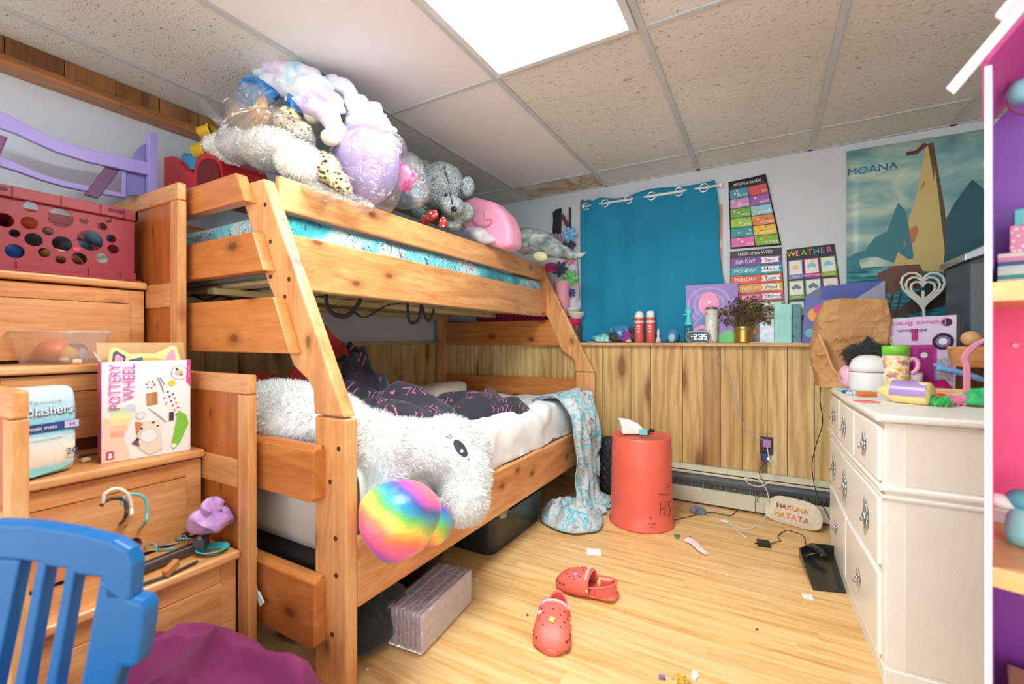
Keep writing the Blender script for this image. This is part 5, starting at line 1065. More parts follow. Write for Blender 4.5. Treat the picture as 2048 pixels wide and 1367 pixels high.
m = MB(); m.ell(py_(862, 432, YB - .08), (.045, .02, .03), (0, -.4, 0), amp=.3, fq=20); m.ell(py_(885, 445, YB - .09), (.022, .02, .03), (0, .2, 0), amp=.3, fq=20); m.ell(py_(848, 440, YB - .06), (.03, .02, .026), (0, .5, 0), amp=.3, fq=20); m.build('bow', RD.m, br_, smooth=True)
# pink bag
PB_ = plain(240, 158, 190, .5, var=.05, sheen=.2); pb = thing('pink_bag', 'soft pink bag slumped on the top bunk right of the grey bear', 'bag', py_(970, 440, 2.25))
m = MB(); pts = [(925, 400), (945, 391), (985, 402), (1008, 425), (1020, 455), (1021, 492), (1000, 496), (960, 485), (930, 470), (915, 440)]
m.prism([py_(a, b, 2.2) for a, b in pts], (0, .16, 0)); m.build('bag_body', PB_, pb, bevel=.035, seg=5, smooth=True)
m = MB(); m.tube(smooth_path([py_(940, 432, 2.19), py_(955, 448, 2.185), py_(975, 450, 2.185), py_(984, 442, 2.19)], 8), .004, 6); m.build('zipper', plain(226, 120, 160, .4), pb, smooth=True)
m = MB(); m.prism([py_(a, b, 2.195) for a, b in ((968, 420), (984, 424), (985, 438), (971, 440))], (0, -.008, 0)); m.build('zip_tab', PB_, pb, bevel=.003)
m = MB(); m.ell(py_(955, 470, 2.16), (.11, .07, .04), (0, .35, 0), amp=.35, fq=12, seed=5, nu=50, nv=30); tag(m.build('white_plastic_wrap', clear_plastic('milky_film', fog=.5), smooth=True), 'milky white plastic wrap at the foot of the pink bag', 'plastic wrap')
# dinosaur plush
DG = NT('grey_green_plush'); n = DG.noise(DG.coord((1, 1, 1)), 11.0, 3.0, .6, .8); DG.base(DG.ramp(n, [(.35, C3(90, 104, 106)), (.5, C3(140, 152, 152)), (.65, C3(192, 200, 198))])); DG.bump(DG.noise(DG.coord(), 140.0, 2.0), .5, .004); DG.set(.95, 0, .2, .2)
dn = thing('dinosaur_plush', 'grey plush dinosaur whose tail points at the teal curtain', 'plush toy', py_(1080, 480, 2.6)); YD = 2.6
sausage('plush_body', [py_(1022, 490, YD), py_(1050, 482, YD), py_(1085, 488, YD), py_(1120, 502, YD + .0), py_(1150, 511, YD), py_(1172, 506, YD)], [.05, .105, .095, .055, .03, .012], DG.m, dn, amp=.05, fl=.85)
m = MB()
for k in range(14):
    a = py_(1035 + k * 7, 462 + .25 * k * k * .35 + (k < 3) * 3, YD); m.ell(a, (.012, .008, .018), (0, -.4, 0), nu=8, nv=6)
m.build('back_spines', plain(90, 100, 104, .9), dn, smooth=True)
m = MB(); c = py_(1080, 512, YD - .09); m.ell(c, (.05, .02, .03), (0, .1, 0), amp=.3, fq=20); m.build('foot', plain(196, 196, 150, .8), dn, smooth=True)
# things piled at the left end of the top bunk
crimson = plain(196, 22, 34, .3); rt_ = thing('red_toy_car', 'glossy red plastic toy vehicle at the wall end of the top bunk', 'toy vehicle', py_(345, 345, 1.0)); YR = 1.02
m = MB(); m.prism([py_(a, b, YR) for a, b in ((308, 385), (308, 330), (316, 313), (340, 310), (358, 320), (376, 340), (410, 356), (430, 385), (380, 400))], (0, .26, 0)); m.build('vehicle_body', crimson, rt_, bevel=.015, seg=3, smooth=False)
m = MB(); m.prism([py_(388, 385, YR - .03), *[py_(415 + 28 * math.cos(PI - PI * i / 12), 338 - 35 * math.sin(PI * i / 12), YR - .03) for i in range(13)], py_(445, 385, YR - .03)], (0, .2, 0)); m.build('wheel_arch', crimson, rt_, bevel=.006)
m = MB(); m.prism([py_(394, 385, YR - .034), *[py_(416 + 22 * math.cos(PI - PI * i / 12), 343 - 27 * math.sin(PI * i / 12), YR - .034) for i in range(13)], py_(440, 385, YR - .034)], (0, .003, 0)); m.build('arch_lining', plain(110, 14, 24, .6), rt_)
bt = plain(40, 150, 200, .4); m = MB(); m.prism([py_(a, b, YR + .02) for a, b in ((360, 335), (362, 312), (367, 304), (372, 312), (376, 305), (381, 312), (386, 308), (391, 316), (398, 318), (395, 340))], (0, .08, 0)); tag(m.build('blue_toy', bt, bevel=.003), 'spiky blue plastic toy piece standing on the red toy vehicle', 'toy')
YL = plain(240, 196, 40, .4)
for (x, y, r_, lab) in ((403, 302, .036, 'larger yellow plastic cup, the lower of the two by the bag pile'), (412, 262, .026, 'smaller yellow plastic ring, the upper of the two by the bag pile')):
    c = py_(x, y, YR + .04); t = thing('yellow_toy_cup', lab, 'toy cup', c); R_ = Euler((0, PI / 2 - .2, .5)).to_matrix()
    m = MB(); m.lathe(c, [(r_ * .8, -.03), (r_ * .85, -.03), (r_, .02), (r_ * 1.15, .022), (r_ * 1.15, .028), (r_ * .95, .028), (r_ * .8, -.02), (0, -.02)], 24, (0, PI / 2 - .2, .5)); m.build('cup', YL, t, smooth=True)
    m = MB(); m.lathe(c, [(0, .012), (r_ * .75, .013)], 20, (0, PI / 2 - .2, .5)); m.build('cup_inside', plain(60, 70, 40, .6), t)
# straps under the top bunk
BS = plain(34, 34, 40, .6)
for lab_, pts in zip(('black strap loop nearest the sloped upright, below the top bunk', 'thin black strap trailing right of the nearest loop', 'narrow black U shaped strap loop under the middle of the top bunk', 'rightmost black strap loop under the middle of the top bunk'), ([(652, 588), (655, 612), (668, 628), (690, 632), (706, 622), (722, 598)], [(706, 622), (730, 634), (770, 612), (800, 606)], [(815, 606), (818, 640), (828, 645), (838, 636), (843, 604)], [(842, 604), (850, 632), (860, 640), (868, 618)])):
    m = MB(); m.tube(smooth_path([P(a, b, 'x', -1.5) for a, b in pts], 6), .010, 8, flat=.2); tag(m.build('black_strap', BS, smooth=True), lab_, 'strap', 'straps under the top bunk')
m = MB(); m.tube(smooth_path([P(380, 585, 'y', 1.0), P(410, 600, 'y', 1.02), P(440, 592, 'y', 1.02), P(470, 600, 'y', 1.04)], 6), .011, 8, flat=.25); tag(m.build('black_strap', BS, smooth=True), 'black strap behind the ladder boards under the top mattress', 'strap')
# white cord with tag beside the lower ladder boards
m = MB(); m.tube(smooth_path([P(a, b, 'y', .812) for a, b in ((513, 1095), (510, 1125), (509, 1150), (512, 1175), (516, 1190))], 6), .003, 6); m.prism([P(a, b, 'y', .81) for a, b in ((509, 1185), (516, 1182), (527, 1205), (520, 1213))], (0, .004, 0)); tag(m.build('tagged_cord', WHT), 'white cord with a tag hanging between the staircase and the lower ladder board', 'cord')
# ------------------------------------------------------------------ things along the ledge
LZ = .9955; YL_ = 3.05
def X_(px, y=YL_): return P(px, 680, 'y', y).x
def Z_(px, py, y=YL_): return P(px, py, 'y', y).z
def sc(px, y=YL_): return (P(px, 680, 'y', y) - CAM).dot(VF) / FPX      # metres per photo pixel at that place
def cyl(name, px0, px1, prof, label, cat, mt_, y=YL_, par=None, z=LZ, n=36):
    c = Vector((X_((px0 + px1) / 2, y), y, z)); r = (px1 - px0) / 2 * sc((px0 + px1) / 2, y); return c, r

for k, (a, b, py, lab, slant) in enumerate(((1269, 1288, 622, 'left red spray can with a slanted white cap', .4), (1292, 1310, 621, 'right red spray can with a rounded white cap', 0))):
    c, r = cyl('', a, b, None, None, None, None); h = Z_((a + b) / 2, py) - LZ; t = thing('spray_can', lab, 'spray can', c, 'red spray cans on the ledge')
    m = MB(); m.lathe(c, [(0, 0), (r * .94, 0), (r, .004), (r, h * .76), (r * .96, h * .78), (0, h * .78)], 32); m.build('can_body', plain(214, 96, 88, .3, metal=.1), t, smooth=True)
    m = MB(); m.lathe(c, [(r * .97, h * .765), (r * .95, h * .86), (r * .8, h * .97 - (.01 if slant else 0)), (r * .5, h), (0, h)], 28); m.build('cap', plain(232, 240, 236, .35), t, smooth=True)
    m = MB(); m.lathe(c, [(r * 1.004, h * .62), (r * 1.006, h * .622), (r * 1.006, h * .69), (r * 1.004, h * .692)], 28)
    m.build('label_band', plain(236, 200, 196, .4), t)
    for q, (z0, w_) in enumerate(((.5, .5), (.42, .6), (.34, .4))): m = MB(); m.prism([c + Vector((-r * w_ * .8, -r * 1.0 + r * .12 * w_, h * z0)), c + Vector((r * w_ * .8, -r * 1.0 + r * .12 * w_, h * z0)), c + Vector((r * w_ * .8, -r * 1.0 + r * .12 * w_, h * (z0 + .03))), c + Vector((-r * w_ * .8, -r * 1.0 + r * .12 * w_, h * (z0 + .03)))], (0, -.002, 0)); m.build('printed_line', plain(240, 214, 206, .4), t)
# crumpled cloths at the left end
def lump(name, px, py, w_, hh, cols, label, cat, y=YL_, seed=1, scale=18, dz=0.0, amp=.5, rough=.8):
    c = P(px, py, 'y', y); s = sc(px, y); m = MB(); m.ell(c, (w_ * s / 2, min(w_ * s / 2, .045), hh * s / 2), amp=amp, fq=30, seed=seed, nu=44, nv=26, sq=.8); zmin = min(p[2] for p in m.v)
    d = (LZ + .0005 - zmin) if dz == 0 else dz; m.v = [(a, b, q + d) for a, b, q in m.v]
    return tag(m.build(name, cloth_mat(name + '_cloth', cols, scale, .3, 200, rough=rough), smooth=True), label, cat)
lump('folded_aqua_cloth', 1208, 682, 42, 15, [(30, 60, 70), (150, 220, 220), (200, 240, 238)], 'small folded aqua cloth at the left end of the ledge', 'cloth', seed=2)
lump('blue_hair_scrunchie', 1240, 668, 40, 26, [(20, 60, 110), (60, 130, 190), (190, 220, 240)], 'shiny blue crumpled scrunchie on the folded aqua cloth', 'scrunchie', seed=5, dz=.012, rough=.3)
lump('sequin_scrunchie', 1228, 680, 26, 18, [(30, 32, 30), (80, 76, 50)], 'dark sequinned scrunchie before the blue one', 'scrunchie', seed=6, y=3.04)
lump('black_scrunchie', 1258, 668, 24, 30, [(24, 26, 30), (90, 96, 104)], 'black scrunchie beside the purple purse', 'scrunchie', seed=8, y=3.08)
lump('purple_purse', 1251, 681, 22, 20, [(120, 30, 130), (170, 60, 176)], 'small purple cloth purse on the ledge', 'purse', seed=9, y=3.035, amp=.2)
lump('yellow_toy', 1257, 689, 12, 7, [(230, 190, 80), (240, 210, 120)], 'tiny yellow toy before the purple purse', 'toy', seed=11, y=3.02, amp=.2)
m = MB(); c = P(1183, 688, 'y', YL_); m.obox(Vector((c.x, c.y, LZ + .004)), (.05, .05, .007), (0, 0, .2)); tag(m.build('blue_note', plain(110, 180, 210)), 'pale blue card at the extreme left end of the ledge', 'card')
m = MB(); c = Vector((X_(1316), 3.06, LZ)); m.lathe(c, [(0, 0), (.02, 0), (.017, .02), (.007, .045), (.012, .06), (.004, .09), (0, .092)], 20); tag(m.build('white_figurine', plain(210, 206, 214, .4), smooth=True), 'pale grey narrow figurine right of the spray cans', 'figurine')
# plain blue soft toy in place of the small figure
c = Vector((X_(1345), 3.055, LZ)); bt_ = thing('blue_plush_figure', 'small plain blue big-eared toy sitting between the spray cans and the clock', 'toy', c); BP = cloth_mat('blue_toy_plush', [(50, 110, 160), (80, 140, 186)], 30, .2, 200)
m = MB(); m.ell(c + Vector((0, 0, .045)), (.04, .03, .045), nu=20, nv=14); m.build('toy_body', BP, bt_, smooth=True)
m = MB(); m.ell(c + Vector((0, 0, .032)) + Vector((0, -.028, 0)), (.022, .012, .028)); m.build('belly_patch', plain(150, 196, 220), bt_, smooth=True)
# teal bottle
c, r = cyl('', 1368, 1386, 0, 0, 0, 0); c.y = 3.06; r *= .9; h = Z_(1377, 616) - LZ; tb = thing('teal_bottle', 'teal bottle with a flared cap behind the clock', 'bottle', c)
m = MB(); m.lathe(c, [(0, 0), (r, 0), (r, h * .4), (r * .7, h * .5), (0, h * .5)], 28); m.build('bottle_body', plain(40, 120, 140, .2), tb, smooth=True)
m = MB(); m.lathe(c, [(r * .95, h * .5), (r * 1.0, h * .54), (r * .62, h * .72), (r * .6, h * .8), (r * .95, h * .95), (r * .7, h), (0, h)], 28); m.build('bottle_cap', plain(96, 206, 214, .3), tb, smooth=True)
m = MB(); m.ell(c + Vector((-r * .9, -r * .3, h * .82)), (.012, .006, .006)); m.build('trigger', plain(96, 206, 214, .3), tb)
# canvas painting
f = Flat(P(1371, 571, 'y', 3.076), P(1476, 565, 'y', 3.076), P(1474, 693, 'y', 3.062) * 1, P(1376, 694, 'y', 3.062), th=.009)
for v_ in (2, 3): f.c[v_].z = LZ
PU = plain(158, 138, 206, .6, var=.12, vs=20); PU2 = plain(178, 160, 222, .6, var=.1, vs=20); PKC = plain(246, 160, 200, .6); GRN = plain(120, 200, 130, .6); BLU = plain(120, 140, 190, .6)
for r_, mm in ((.43, PU2), (.39, PU), (.31, PU2), (.27, PU)): f.disc(.45, .64, r_, mm, n=36)
f.disc(.45, .66, .2, PKC, ry=.2, n=28); f.disc(.445, .70, .02, WHT); f.disc(.47, .70, .02, WHT); f.poly([(.43, .695), (.487, .695), (.458, .655)], WHT)
f.poly([(0, .0), (0, .3), (.12, .36), (.25, .47), (.4, .52), (.55, .4), (.62, .3), (.62, .08)], BLU); f.band([(.05, .2), (.2, .38), (.38, .5), (.5, .42)], .012, PU2); f.band([(.1, .2), (.3, .28), (.45, .22)], .03, PKC)
f.rect(.5, 0, 1, .14, GRN); f.disc(.82, .12, .12, GRN); f.text(.82, .22, .06, 'Zoe', plain(236, 150, 200), rot=.1)
f.sheet(PU, 'purple canvas painting with a pink blob and a heart leaning on the window', 'painting', 'canvas_painting')
# tumbler with stickers
c = Vector((X_(1423, 3.036), 3.036, LZ)); r = 12.0 * sc(1423); h = Z_(1423, 614, 3.036) - LZ; tb = thing('sticker_tumbler', 'tall white tumbler covered in fruit stickers with a steel lid', 'tumbler', c)
ST = NT('sticker_print'); d = ST.vor(ST.coord(), 36.0); cc = ST.vor(ST.coord(), 36.0, out='Color'); ST.base(ST.mix(ST.ramp(d, [(.3, (1, 1, 1)), (.36, (0, 0, 0))]), C3(222, 222, 218), ST.mix(.55, cc, C3(236, 170, 60)))); ST.set(.3)
m = MB(); m.lathe(c, [(0, 0), (r * .85, 0), (r * .9, .01), (r * .96, h * .4), (r, h * .93), (0, h * .93)], 36); m.build('tumbler_body', ST.m, tb, smooth=True)
m = MB(); m.lathe(c, [(r * .9, h * .93), (r * .92, h * .99), (r * .8, h), (0, h)], 36); m.build('lid', plain(150, 146, 140, .25, metal=.9), tb, smooth=True)
# digital clock
a, b = P(1371, 671, 'y', 2.99), P(1422, 693, 'y', 2.99); cx = (a.x + b.x) / 2; hw = (b.x - a.x) / 2; hh = .037; cz = LZ + hh
ck = thing('digital_clock', 'oval digital clock with white glowing digits on the ledge', 'clock', (cx, 2.995, LZ))
def pill(k, y0, y1, mt_, nm, par): 
    m = MB(); pts = []
    for s in (1, -1):
        for i in range(13): q = -PI / 2 + PI * i / 12; pts.append((cx + s * (hw - hh + hh * math.cos(q) * k), y0, cz + s * hh * math.sin(q) * k))
    m.prism(pts, (0, y1 - y0, 0)); return m.build(nm, mt_, par, bevel=.002)
ckb = pill(1, 2.987, 3.002, plain(150, 160, 162, .4), 'clock_case', ck); pill(.84, 2.9855, 2.988, plain(34, 44, 54, .15), 'clock_face', ck)
SEG = {'2': 'abged', '3': 'abgcd', '5': 'afgcd'}
LED = NT('led_digit'); LED.base(C3(240, 250, 255)); LED.set(.4, emit=C3(236, 248, 255), es=1.0)
def digit(ch_, x0, s):
    m = MB(); w_, h_, t = .5 * s, s, .11 * s; y = 2.9845
    R_ = dict(a=(0, w_, h_ - t, h_), b=(w_ - t, w_, h_ / 2, h_), c=(w_ - t, w_, 0, h_ / 2), d=(0, w_, 0, t), e=(0, t, 0, h_ / 2), f=(0, t, h_ / 2, h_), g=(0, w_, h_ / 2 - t / 2, h_ / 2 + t / 2))
    for k in SEG[ch_]: q = R_[k]; m.box(x0 + q[0], x0 + q[1], y, y + .002, cz - h_ / 2 + q[2], cz - h_ / 2 + q[3])
    m.build('digit', LED.m, ck)
s = .033
digit('2', cx - .022, s); digit('3', cx + .010, s); digit('5', cx + .034, s)
m = MB(); m.box(cx + .0005, cx + .0045, 2.9845, 2.9865, cz + .008, cz + .013); m.box(cx + .0005, cx + .0045, 2.9845, 2.9865, cz - .013, cz - .008); m.build('digit_colon', LED.m, ck)
m = MB(); m.box(cx - .04, cx - .028, 2.9845, 2.9865, cz + .001, cz + .005); m.build('digit_dash', LED.m, ck)
# gold tin with dried flowers
c = Vector((X_(1487, 3.05), 3.05, LZ)); r = 17 * sc(1487, 3.05); h = Z_(1487, 652, 3.05) - LZ; gt = thing('gold_tin', 'ribbed gold tin holding dried flowers on the ledge', 'tin', c)
m = MB(); m.lathe(c, [(0, 0), (r, 0)] + [(r * (1 + .025 * (k % 2)), .006 + (h - .012) * k / 30) for k in range(31)] + [(r, h), (r * .93, h), (r * .93, h * .5)], 40); m.build('tin_body', plain(196, 160, 80, .3, metal=.8), gt, smooth=True)
m = MB(); m.lathe(c, [(r * 1.03, h * .78), (r * 1.05, h * .79), (r * 1.05, h * .81), (r * 1.03, h * .82)], 36); m.build('teal_band', plain(60, 140, 140), gt)
df = thing('dried_flowers', 'bunch of dried brown and olive flowers standing in the gold tin', 'dried flowers', c + Vector((0, 0, h * .6)))
rr = random.Random(12); stems = MB(); heads = [MB(), MB(), MB()]
for k in range(70):
    a = rr.uniform(0, 6.28); sp_ = rr.uniform(.01, .125); top = c + Vector((math.cos(a) * sp_ * 1.15 + .01, math.sin(a) * sp_ * .35 - .01, h + rr.uniform(.03, .19 - sp_ * .5))); top.y = min(top.y, WB - .025)
    b0 = c + Vector((math.cos(a) * r * .6, math.sin(a) * r * .6, h * .6)); mid = b0.lerp(top, .5) + Vector((0, 0, .02)); stems.tube(smooth_path([b0, mid, top], 4), .0012, 4)
    H = heads[k % 3]
    for q in range(9): H.ell(top + Vector((rr.uniform(-.018, .018), rr.uniform(-.012, .012), rr.uniform(-.03, .012))), (rr.uniform(.003, .007),) * 3, nu=6, nv=4)
stems.build('stems', plain(110, 96, 56, .8), df)
for H, c_ in zip(heads, ((84, 66, 50), (120, 116, 60), (90, 60, 84))): H.build('flower_heads', plain(*c_, .85, var=.3), df)
m = MB()
for q in range(10): m.ell(c + Vector((r + .006 + rr.uniform(-.004, .014), -.02, h * .75 + rr.uniform(-.02, .02))), (.007, .007, .006), nu=6, nv=4)
m.build('orange_bloom', plain(200, 120, 60, .8), df)
# frosted picture, aqua box and dark sleeve
def card(name, px, y, th, mt_, label, cat, bev=.002):
    pts = [P(a, b, 'y', y) for a, b in px]
    for p in pts[2:]: p.z = LZ
    m = MB(); m.prism(pts, (0, th, 0)); return tag(m.build(name, mt_, bevel=bev), label, cat)
card('silver_plaque', [(1518, 640), (1549, 636), (1549, 690), (1518, 690)], 3.09, .012, plain(176, 180, 184, .25, metal=.4, var=.25, vs=30), 'dull silver card leaning on the wall beside the aqua box', 'card')
card('aqua_box', [(1549, 607), (1583, 607), (1583, 690), (1549, 690)], 3.04, .06, plain(158, 226, 218, .5), 'tall pale aqua box standing on the ledge', 'box')
card('dark_teal_sleeve', [(1585, 607), (1602, 609), (1602, 690), (1585, 690)], 3.045, .05, cloth_mat('teal_sleeve_print', [(40, 70, 80), (96, 150, 160), (60, 100, 116)], 30, .05, 20, rough=.2), 'dark teal glossy sleeve right of the aqua box', 'box')
m = MB(); a, b = P(1500, 690, 'y', 3.01), P(1610, 690, 'y', 3.01); m.box(a.x, b.x, 3.005, 3.035, LZ, LZ + .0025); tag(m.build('white_card', plain(236, 226, 216)), 'thin white card lying flat along the front of the ledge', 'card')
# gift bag: coloured discs on violet blue
gb = thing('gift_bag', 'violet gift bag with orange and pink discs behind the brown paper bag', 'gift bag', P(1670, 690, 'y', 3.03)); GBM = plain(110, 116, 190, .4); GBI = plain(206, 210, 236, .5); yf, ybk = 3.0, 3.10
m = MB(); tl, tr, brr, bll = P(1611, 592, 'y', yf), P(1700, 604, 'y', yf), P(1700, 690, 'y', yf), P(1604, 690, 'y', yf); brr.z = bll.z = LZ; m.prism([tl, tr, brr, bll], (0, .002, 0)); m.build('front_panel', GBM, gb)
f = Flat(tl, tr, brr, bll)
f.disc(.24, .62, .16, plain(246, 176, 80), n=24); f.disc(.34, .74, .13, plain(226, 80, 170), n=24); f.disc(.38, .42, .14, plain(240, 130, 80), n=24); f.disc(.16, .22, .11, plain(110, 196, 214), n=24); f.disc(.8, .5, .2, plain(150, 120, 200), n=24)
f.parts(gb, ('printed_disc', 'lettering'))
m = MB(); t2, t3 = P(1640, 573, 'y', ybk), P(1770, 560, 'y', ybk); b2, b3 = Vector((t2.x, ybk, LZ)), Vector((t3.x, ybk, LZ)); m.prism([t2, t3, b3, b2], (0, .002, 0)); m.build('back_panel', plain(96, 108, 184, .4), gb)
m = MB(); m.add([tl, t2, b2, bll, tl + Vector((.002, 0, 0)), t2 + Vector((.002, 0, 0)), b2 + Vector((.002, 0, 0)), bll + Vector((.002, 0, 0))], [(0, 1, 2, 3), (4, 5, 6, 7)]); m.add([tr, t3, b3, brr], [(0, 1, 2, 3)]); m.build('gusset', GBI, gb)
# hair bow holder on the wall left of the curtain
YH = 3.098
hb = thing('bow_holder', 'dark wall letter N hung with hair bows left of the curtain', 'wall decoration', P(1125, 420, 'y', YH))
def wprism(pts, nm, mt_, par, y=YH, th=.016, bev=.002): m = MB(); m.prism([P(a, b, 'y', y) for a, b in pts], (0, th, 0)); return m.build(nm, mt_, par, bevel=bev)
gl_ = plain(34, 32, 42, .5, bump=.3); wprism([(1105, 425), (1112, 418), (1122, 416), (1121, 470), (1104, 470), (1106, 440)], 'letter_upright', gl_, hb); wprism([(1120, 430), (1126, 427), (1142, 455), (1136, 462)], 'letter_diagonal', plain(110, 66, 70, .5), hb); wprism([(1137, 414), (1141, 414), (1141, 462), (1137, 462)], 'letter_upright', plain(70, 50, 60, .5), hb)
wprism([(1114, 465), (1150, 465), (1152, 620), (1136, 630), (1110, 625)], 'hanger_ribbon', plain(226, 222, 236, .6), hb, y=YH + .012, th=.003)
def bow(px, py, r_, c_, nm, lab, y=YH - .02):
    c = P(px, py, 'y', y); k = sc(px, y); m = MB()
    for q in range(7):
        a = q * 2 * PI / 7; m.ell(c + Vector((math.cos(a) * r_ * k * .55, 0, math.sin(a) * r_ * k * .55)), (r_ * k * .5, .012, r_ * k * .26), (0, -a, 0), nu=12, nv=8)
    m.ell(c + Vector((0, -.01, 0)), r_ * k * .25, nu=8, nv=6); return tag(m.build(nm, cloth_mat(nm + '_cloth', [tuple(int(v * .72) for v in c_), c_, tuple(min(255, int(v * 1.25)) for v in c_)], 40, .2, 300)), lab, 'hair bow')
bow(1114, 477, 12, (226, 70, 140), 'pink_bow', 'bright pink hair bow below the dark letter'); bow(1139, 469, 17, (120, 180, 226), 'blue_ribbon_bow', 'looped light blue ribbon bow right of the dark letter', YH - .03); bow(1138, 490, 15, (66, 56, 76), 'dark_bow', 'dark plum hair bow below the light blue one'); bow(1140, 514, 15, (236, 140, 170), 'rose_bow', 'rose pink bow below the dinosaur tail'); bow(1120, 538, 16, (60, 70, 96), 'navy_bow', 'navy bow with pale flecks above the pink bucket'); bow(1140, 556, 18, (110, 200, 120), 'green_bow', 'bright green ribbon bow beside the pink bucket', YH - .03); bow(1143, 585, 9, (70, 80, 140), 'violet_bow', 'small violet bow below the green one')
m = MB(); m.tube(smooth_path([P(1155, 520, 'y', YH), P(1157, 560, 'y', YH), P(1159, 590, 'y', YH), P(1156, 600, 'y', YH)], 5), .003, 6); tag(m.build('headband', plain(176, 110, 150)), 'thin mauve headband hanging left of the curtain edge', 'headband')
# pink bucket, stacked bowls and dotted box on a shelf behind the bed end
YS = 3.065
def sleeve(name, px0, px1, pyt, pyb, mt_, label, cat, tap=.94, y=YS):
    c = P((px0 + px1) / 2, pyb, 'y', y); r = min((px1 - px0) / 2 * sc((px0 + px1) / 2, y), WB - y - .002); h = P((px0 + px1) / 2, pyt, 'y', y).z - c.z; m = MB(); m.lathe(c, [(0, 0), (r * tap, 0), (r, h * .96), (r * 1.04, h), (r * .97, h), (r * .95, h * .5)], 36); return tag(m.build(name, mt_, smooth=True), label, cat)
sleeve('pink_bucket', 1104, 1146, 562, 628, plain(246, 170, 196, .4), 'pale pink bucket beside the far sloped bed upright', 'bucket')
sleeve('white_bowl', 1128, 1166, 616, 629, plain(236, 234, 206, .35), 'cream bowl, the upper one beside the far bed upright', 'bowl', .8)
sleeve('white_bowl', 1132, 1173, 624, 637, plain(232, 238, 228, .35), 'white bowl just below and right of the cream bowl', 'bowl', .6, y=3.055)
sleeve('magenta_pot', 1134, 1163, 636, 650, plain(210, 40, 110, .4), 'magenta pot under the white bowls', 'pot')
sleeve('brown_jar', 1142, 1164, 650, 689, plain(90, 76, 74, .3), 'dark jar at the bottom of the stack beside the far bed upright', 'jar', .98)
m = MB(); c = P(1103, 537, 'y', 3.06); m.lathe(c, [(0, -.008), (.03, -.006), (.062, .01), (.06, .012), (.03, -.002), (0, -.004)], 30, (.7, .4, 0)); tag(m.build('magenta_dish', plain(206, 36, 110, .35), smooth=True), 'magenta dish tilted above the pink bucket', 'dish')
MD = NT('magenta_dotted_card'); d = MD.vor(MD.coord((1, 1, 1)), 26.0, rnd=0.0); MD.base(MD.ramp(d, [(.24, C3(60, 14, 40)), (.28, C3(180, 30, 90))])); MD.set(.5)
a, b = P(975, 628, 'y', 3.06), P(1093, 641, 'y', 3.06); m = MB(); m.box(a.x - .1, b.x, 3.045, WB - .003, LZ, a.z + .003); tag(m.build('dotted_box', MD.m, bevel=.003), 'long magenta box with black dots on the ledge behind the headboard', 'box')
# ------------------------------------------------------------------ things on and behind the dresser
TZ0 = DZ + .0005
def on(px, y): p = P(px, 680, 'y', y); return Vector((p.x, y, TZ0))
def hgt(px, py, y): return P(px, py, 'y', y).z
KR = NT('brown_kraft_paper'); n = KR.noise(KR.coord(), 7.0, 5.0, .65, 1.2); KR.base(KR.ramp(KR.noise(KR.coord(), 3.0), [(.3, C3(176, 128, 80)), (.7, C3(202, 156, 106))])); KR.bump(n, .9, .03); KR.set(.7)
pbg = thing('paper_bag', 'crumpled brown paper grocery bag at the far end of the white dresser', 'paper bag', on(1700, 2.6)); y = 2.59
def kb(u, v):
    a = 2 * PI * u; k = .32; cx = P(1700, 680, 'y', y).x; ws = (.115, .150, .165, .158, .135)[min(4, int(v * 4.99))]; t = v * 4 - int(min(v * 4, 3.999)); ws2 = (.105, .132, .145, .138, .12); i = min(3, int(v * 4)); ws = ws2[i] + (ws2[i + 1] - ws2[i]) * (v * 4 - i)
    x = math.copysign(abs(math.cos(a)) ** k, math.cos(a)) * ws; q = math.copysign(abs(math.sin(a)) ** k, math.sin(a)) * .085 * (1 - .35 * v)
    p = Vector((cx + .015 - .04 * (1 - v) + x, y + q, TZ0 + v * (hgt(1700, 600, y) - TZ0)))
    p += Vector((1, 1, 0)) * .022 * noise.noise(p * 9) + Vector((0, 0, .022 * noise.noise(p * 11 + Vector((4, 4, 4))) * v)); p += Vector((.3, 1, 0)) * .014 * abs(noise.noise(p * 24)); p.y = min(p.y, 2.9); return p
m = MB(); m.grid(kb, 72, 40, cu=True); m.f.append([i * 41 + 40 for i in range(72)]); m.mi.append(0); m.build('bag_paper', KR.m, pbg)
tw = [P(a, b, 'y', y - .11) for a, b in ((1638, 668), (1652, 700), (1665, 735), (1680, 752))]; m = MB(); m.tube(smooth_path(tw, 5), [.022, .021, .02, .018, .016] + [.013] * 11, 8, flat=.4); m.build('folded_edge', plain(222, 176, 124, .7), pbg)
SCR = plain(110, 66, 34, .8); m = MB()
for st_ in ([(1668, 682), (1673, 677), (1680, 684), (1686, 678), (1695, 683)], [(1675, 704), (1682, 698), (1686, 703), (1678, 711), (1690, 706), (1702, 708), (1706, 702)]): m.tube(smooth_path([P(a, b, 'y', y - .112) for a, b in st_], 4), .0015, 5)
m.build('pen_scribble', SCR, pbg)
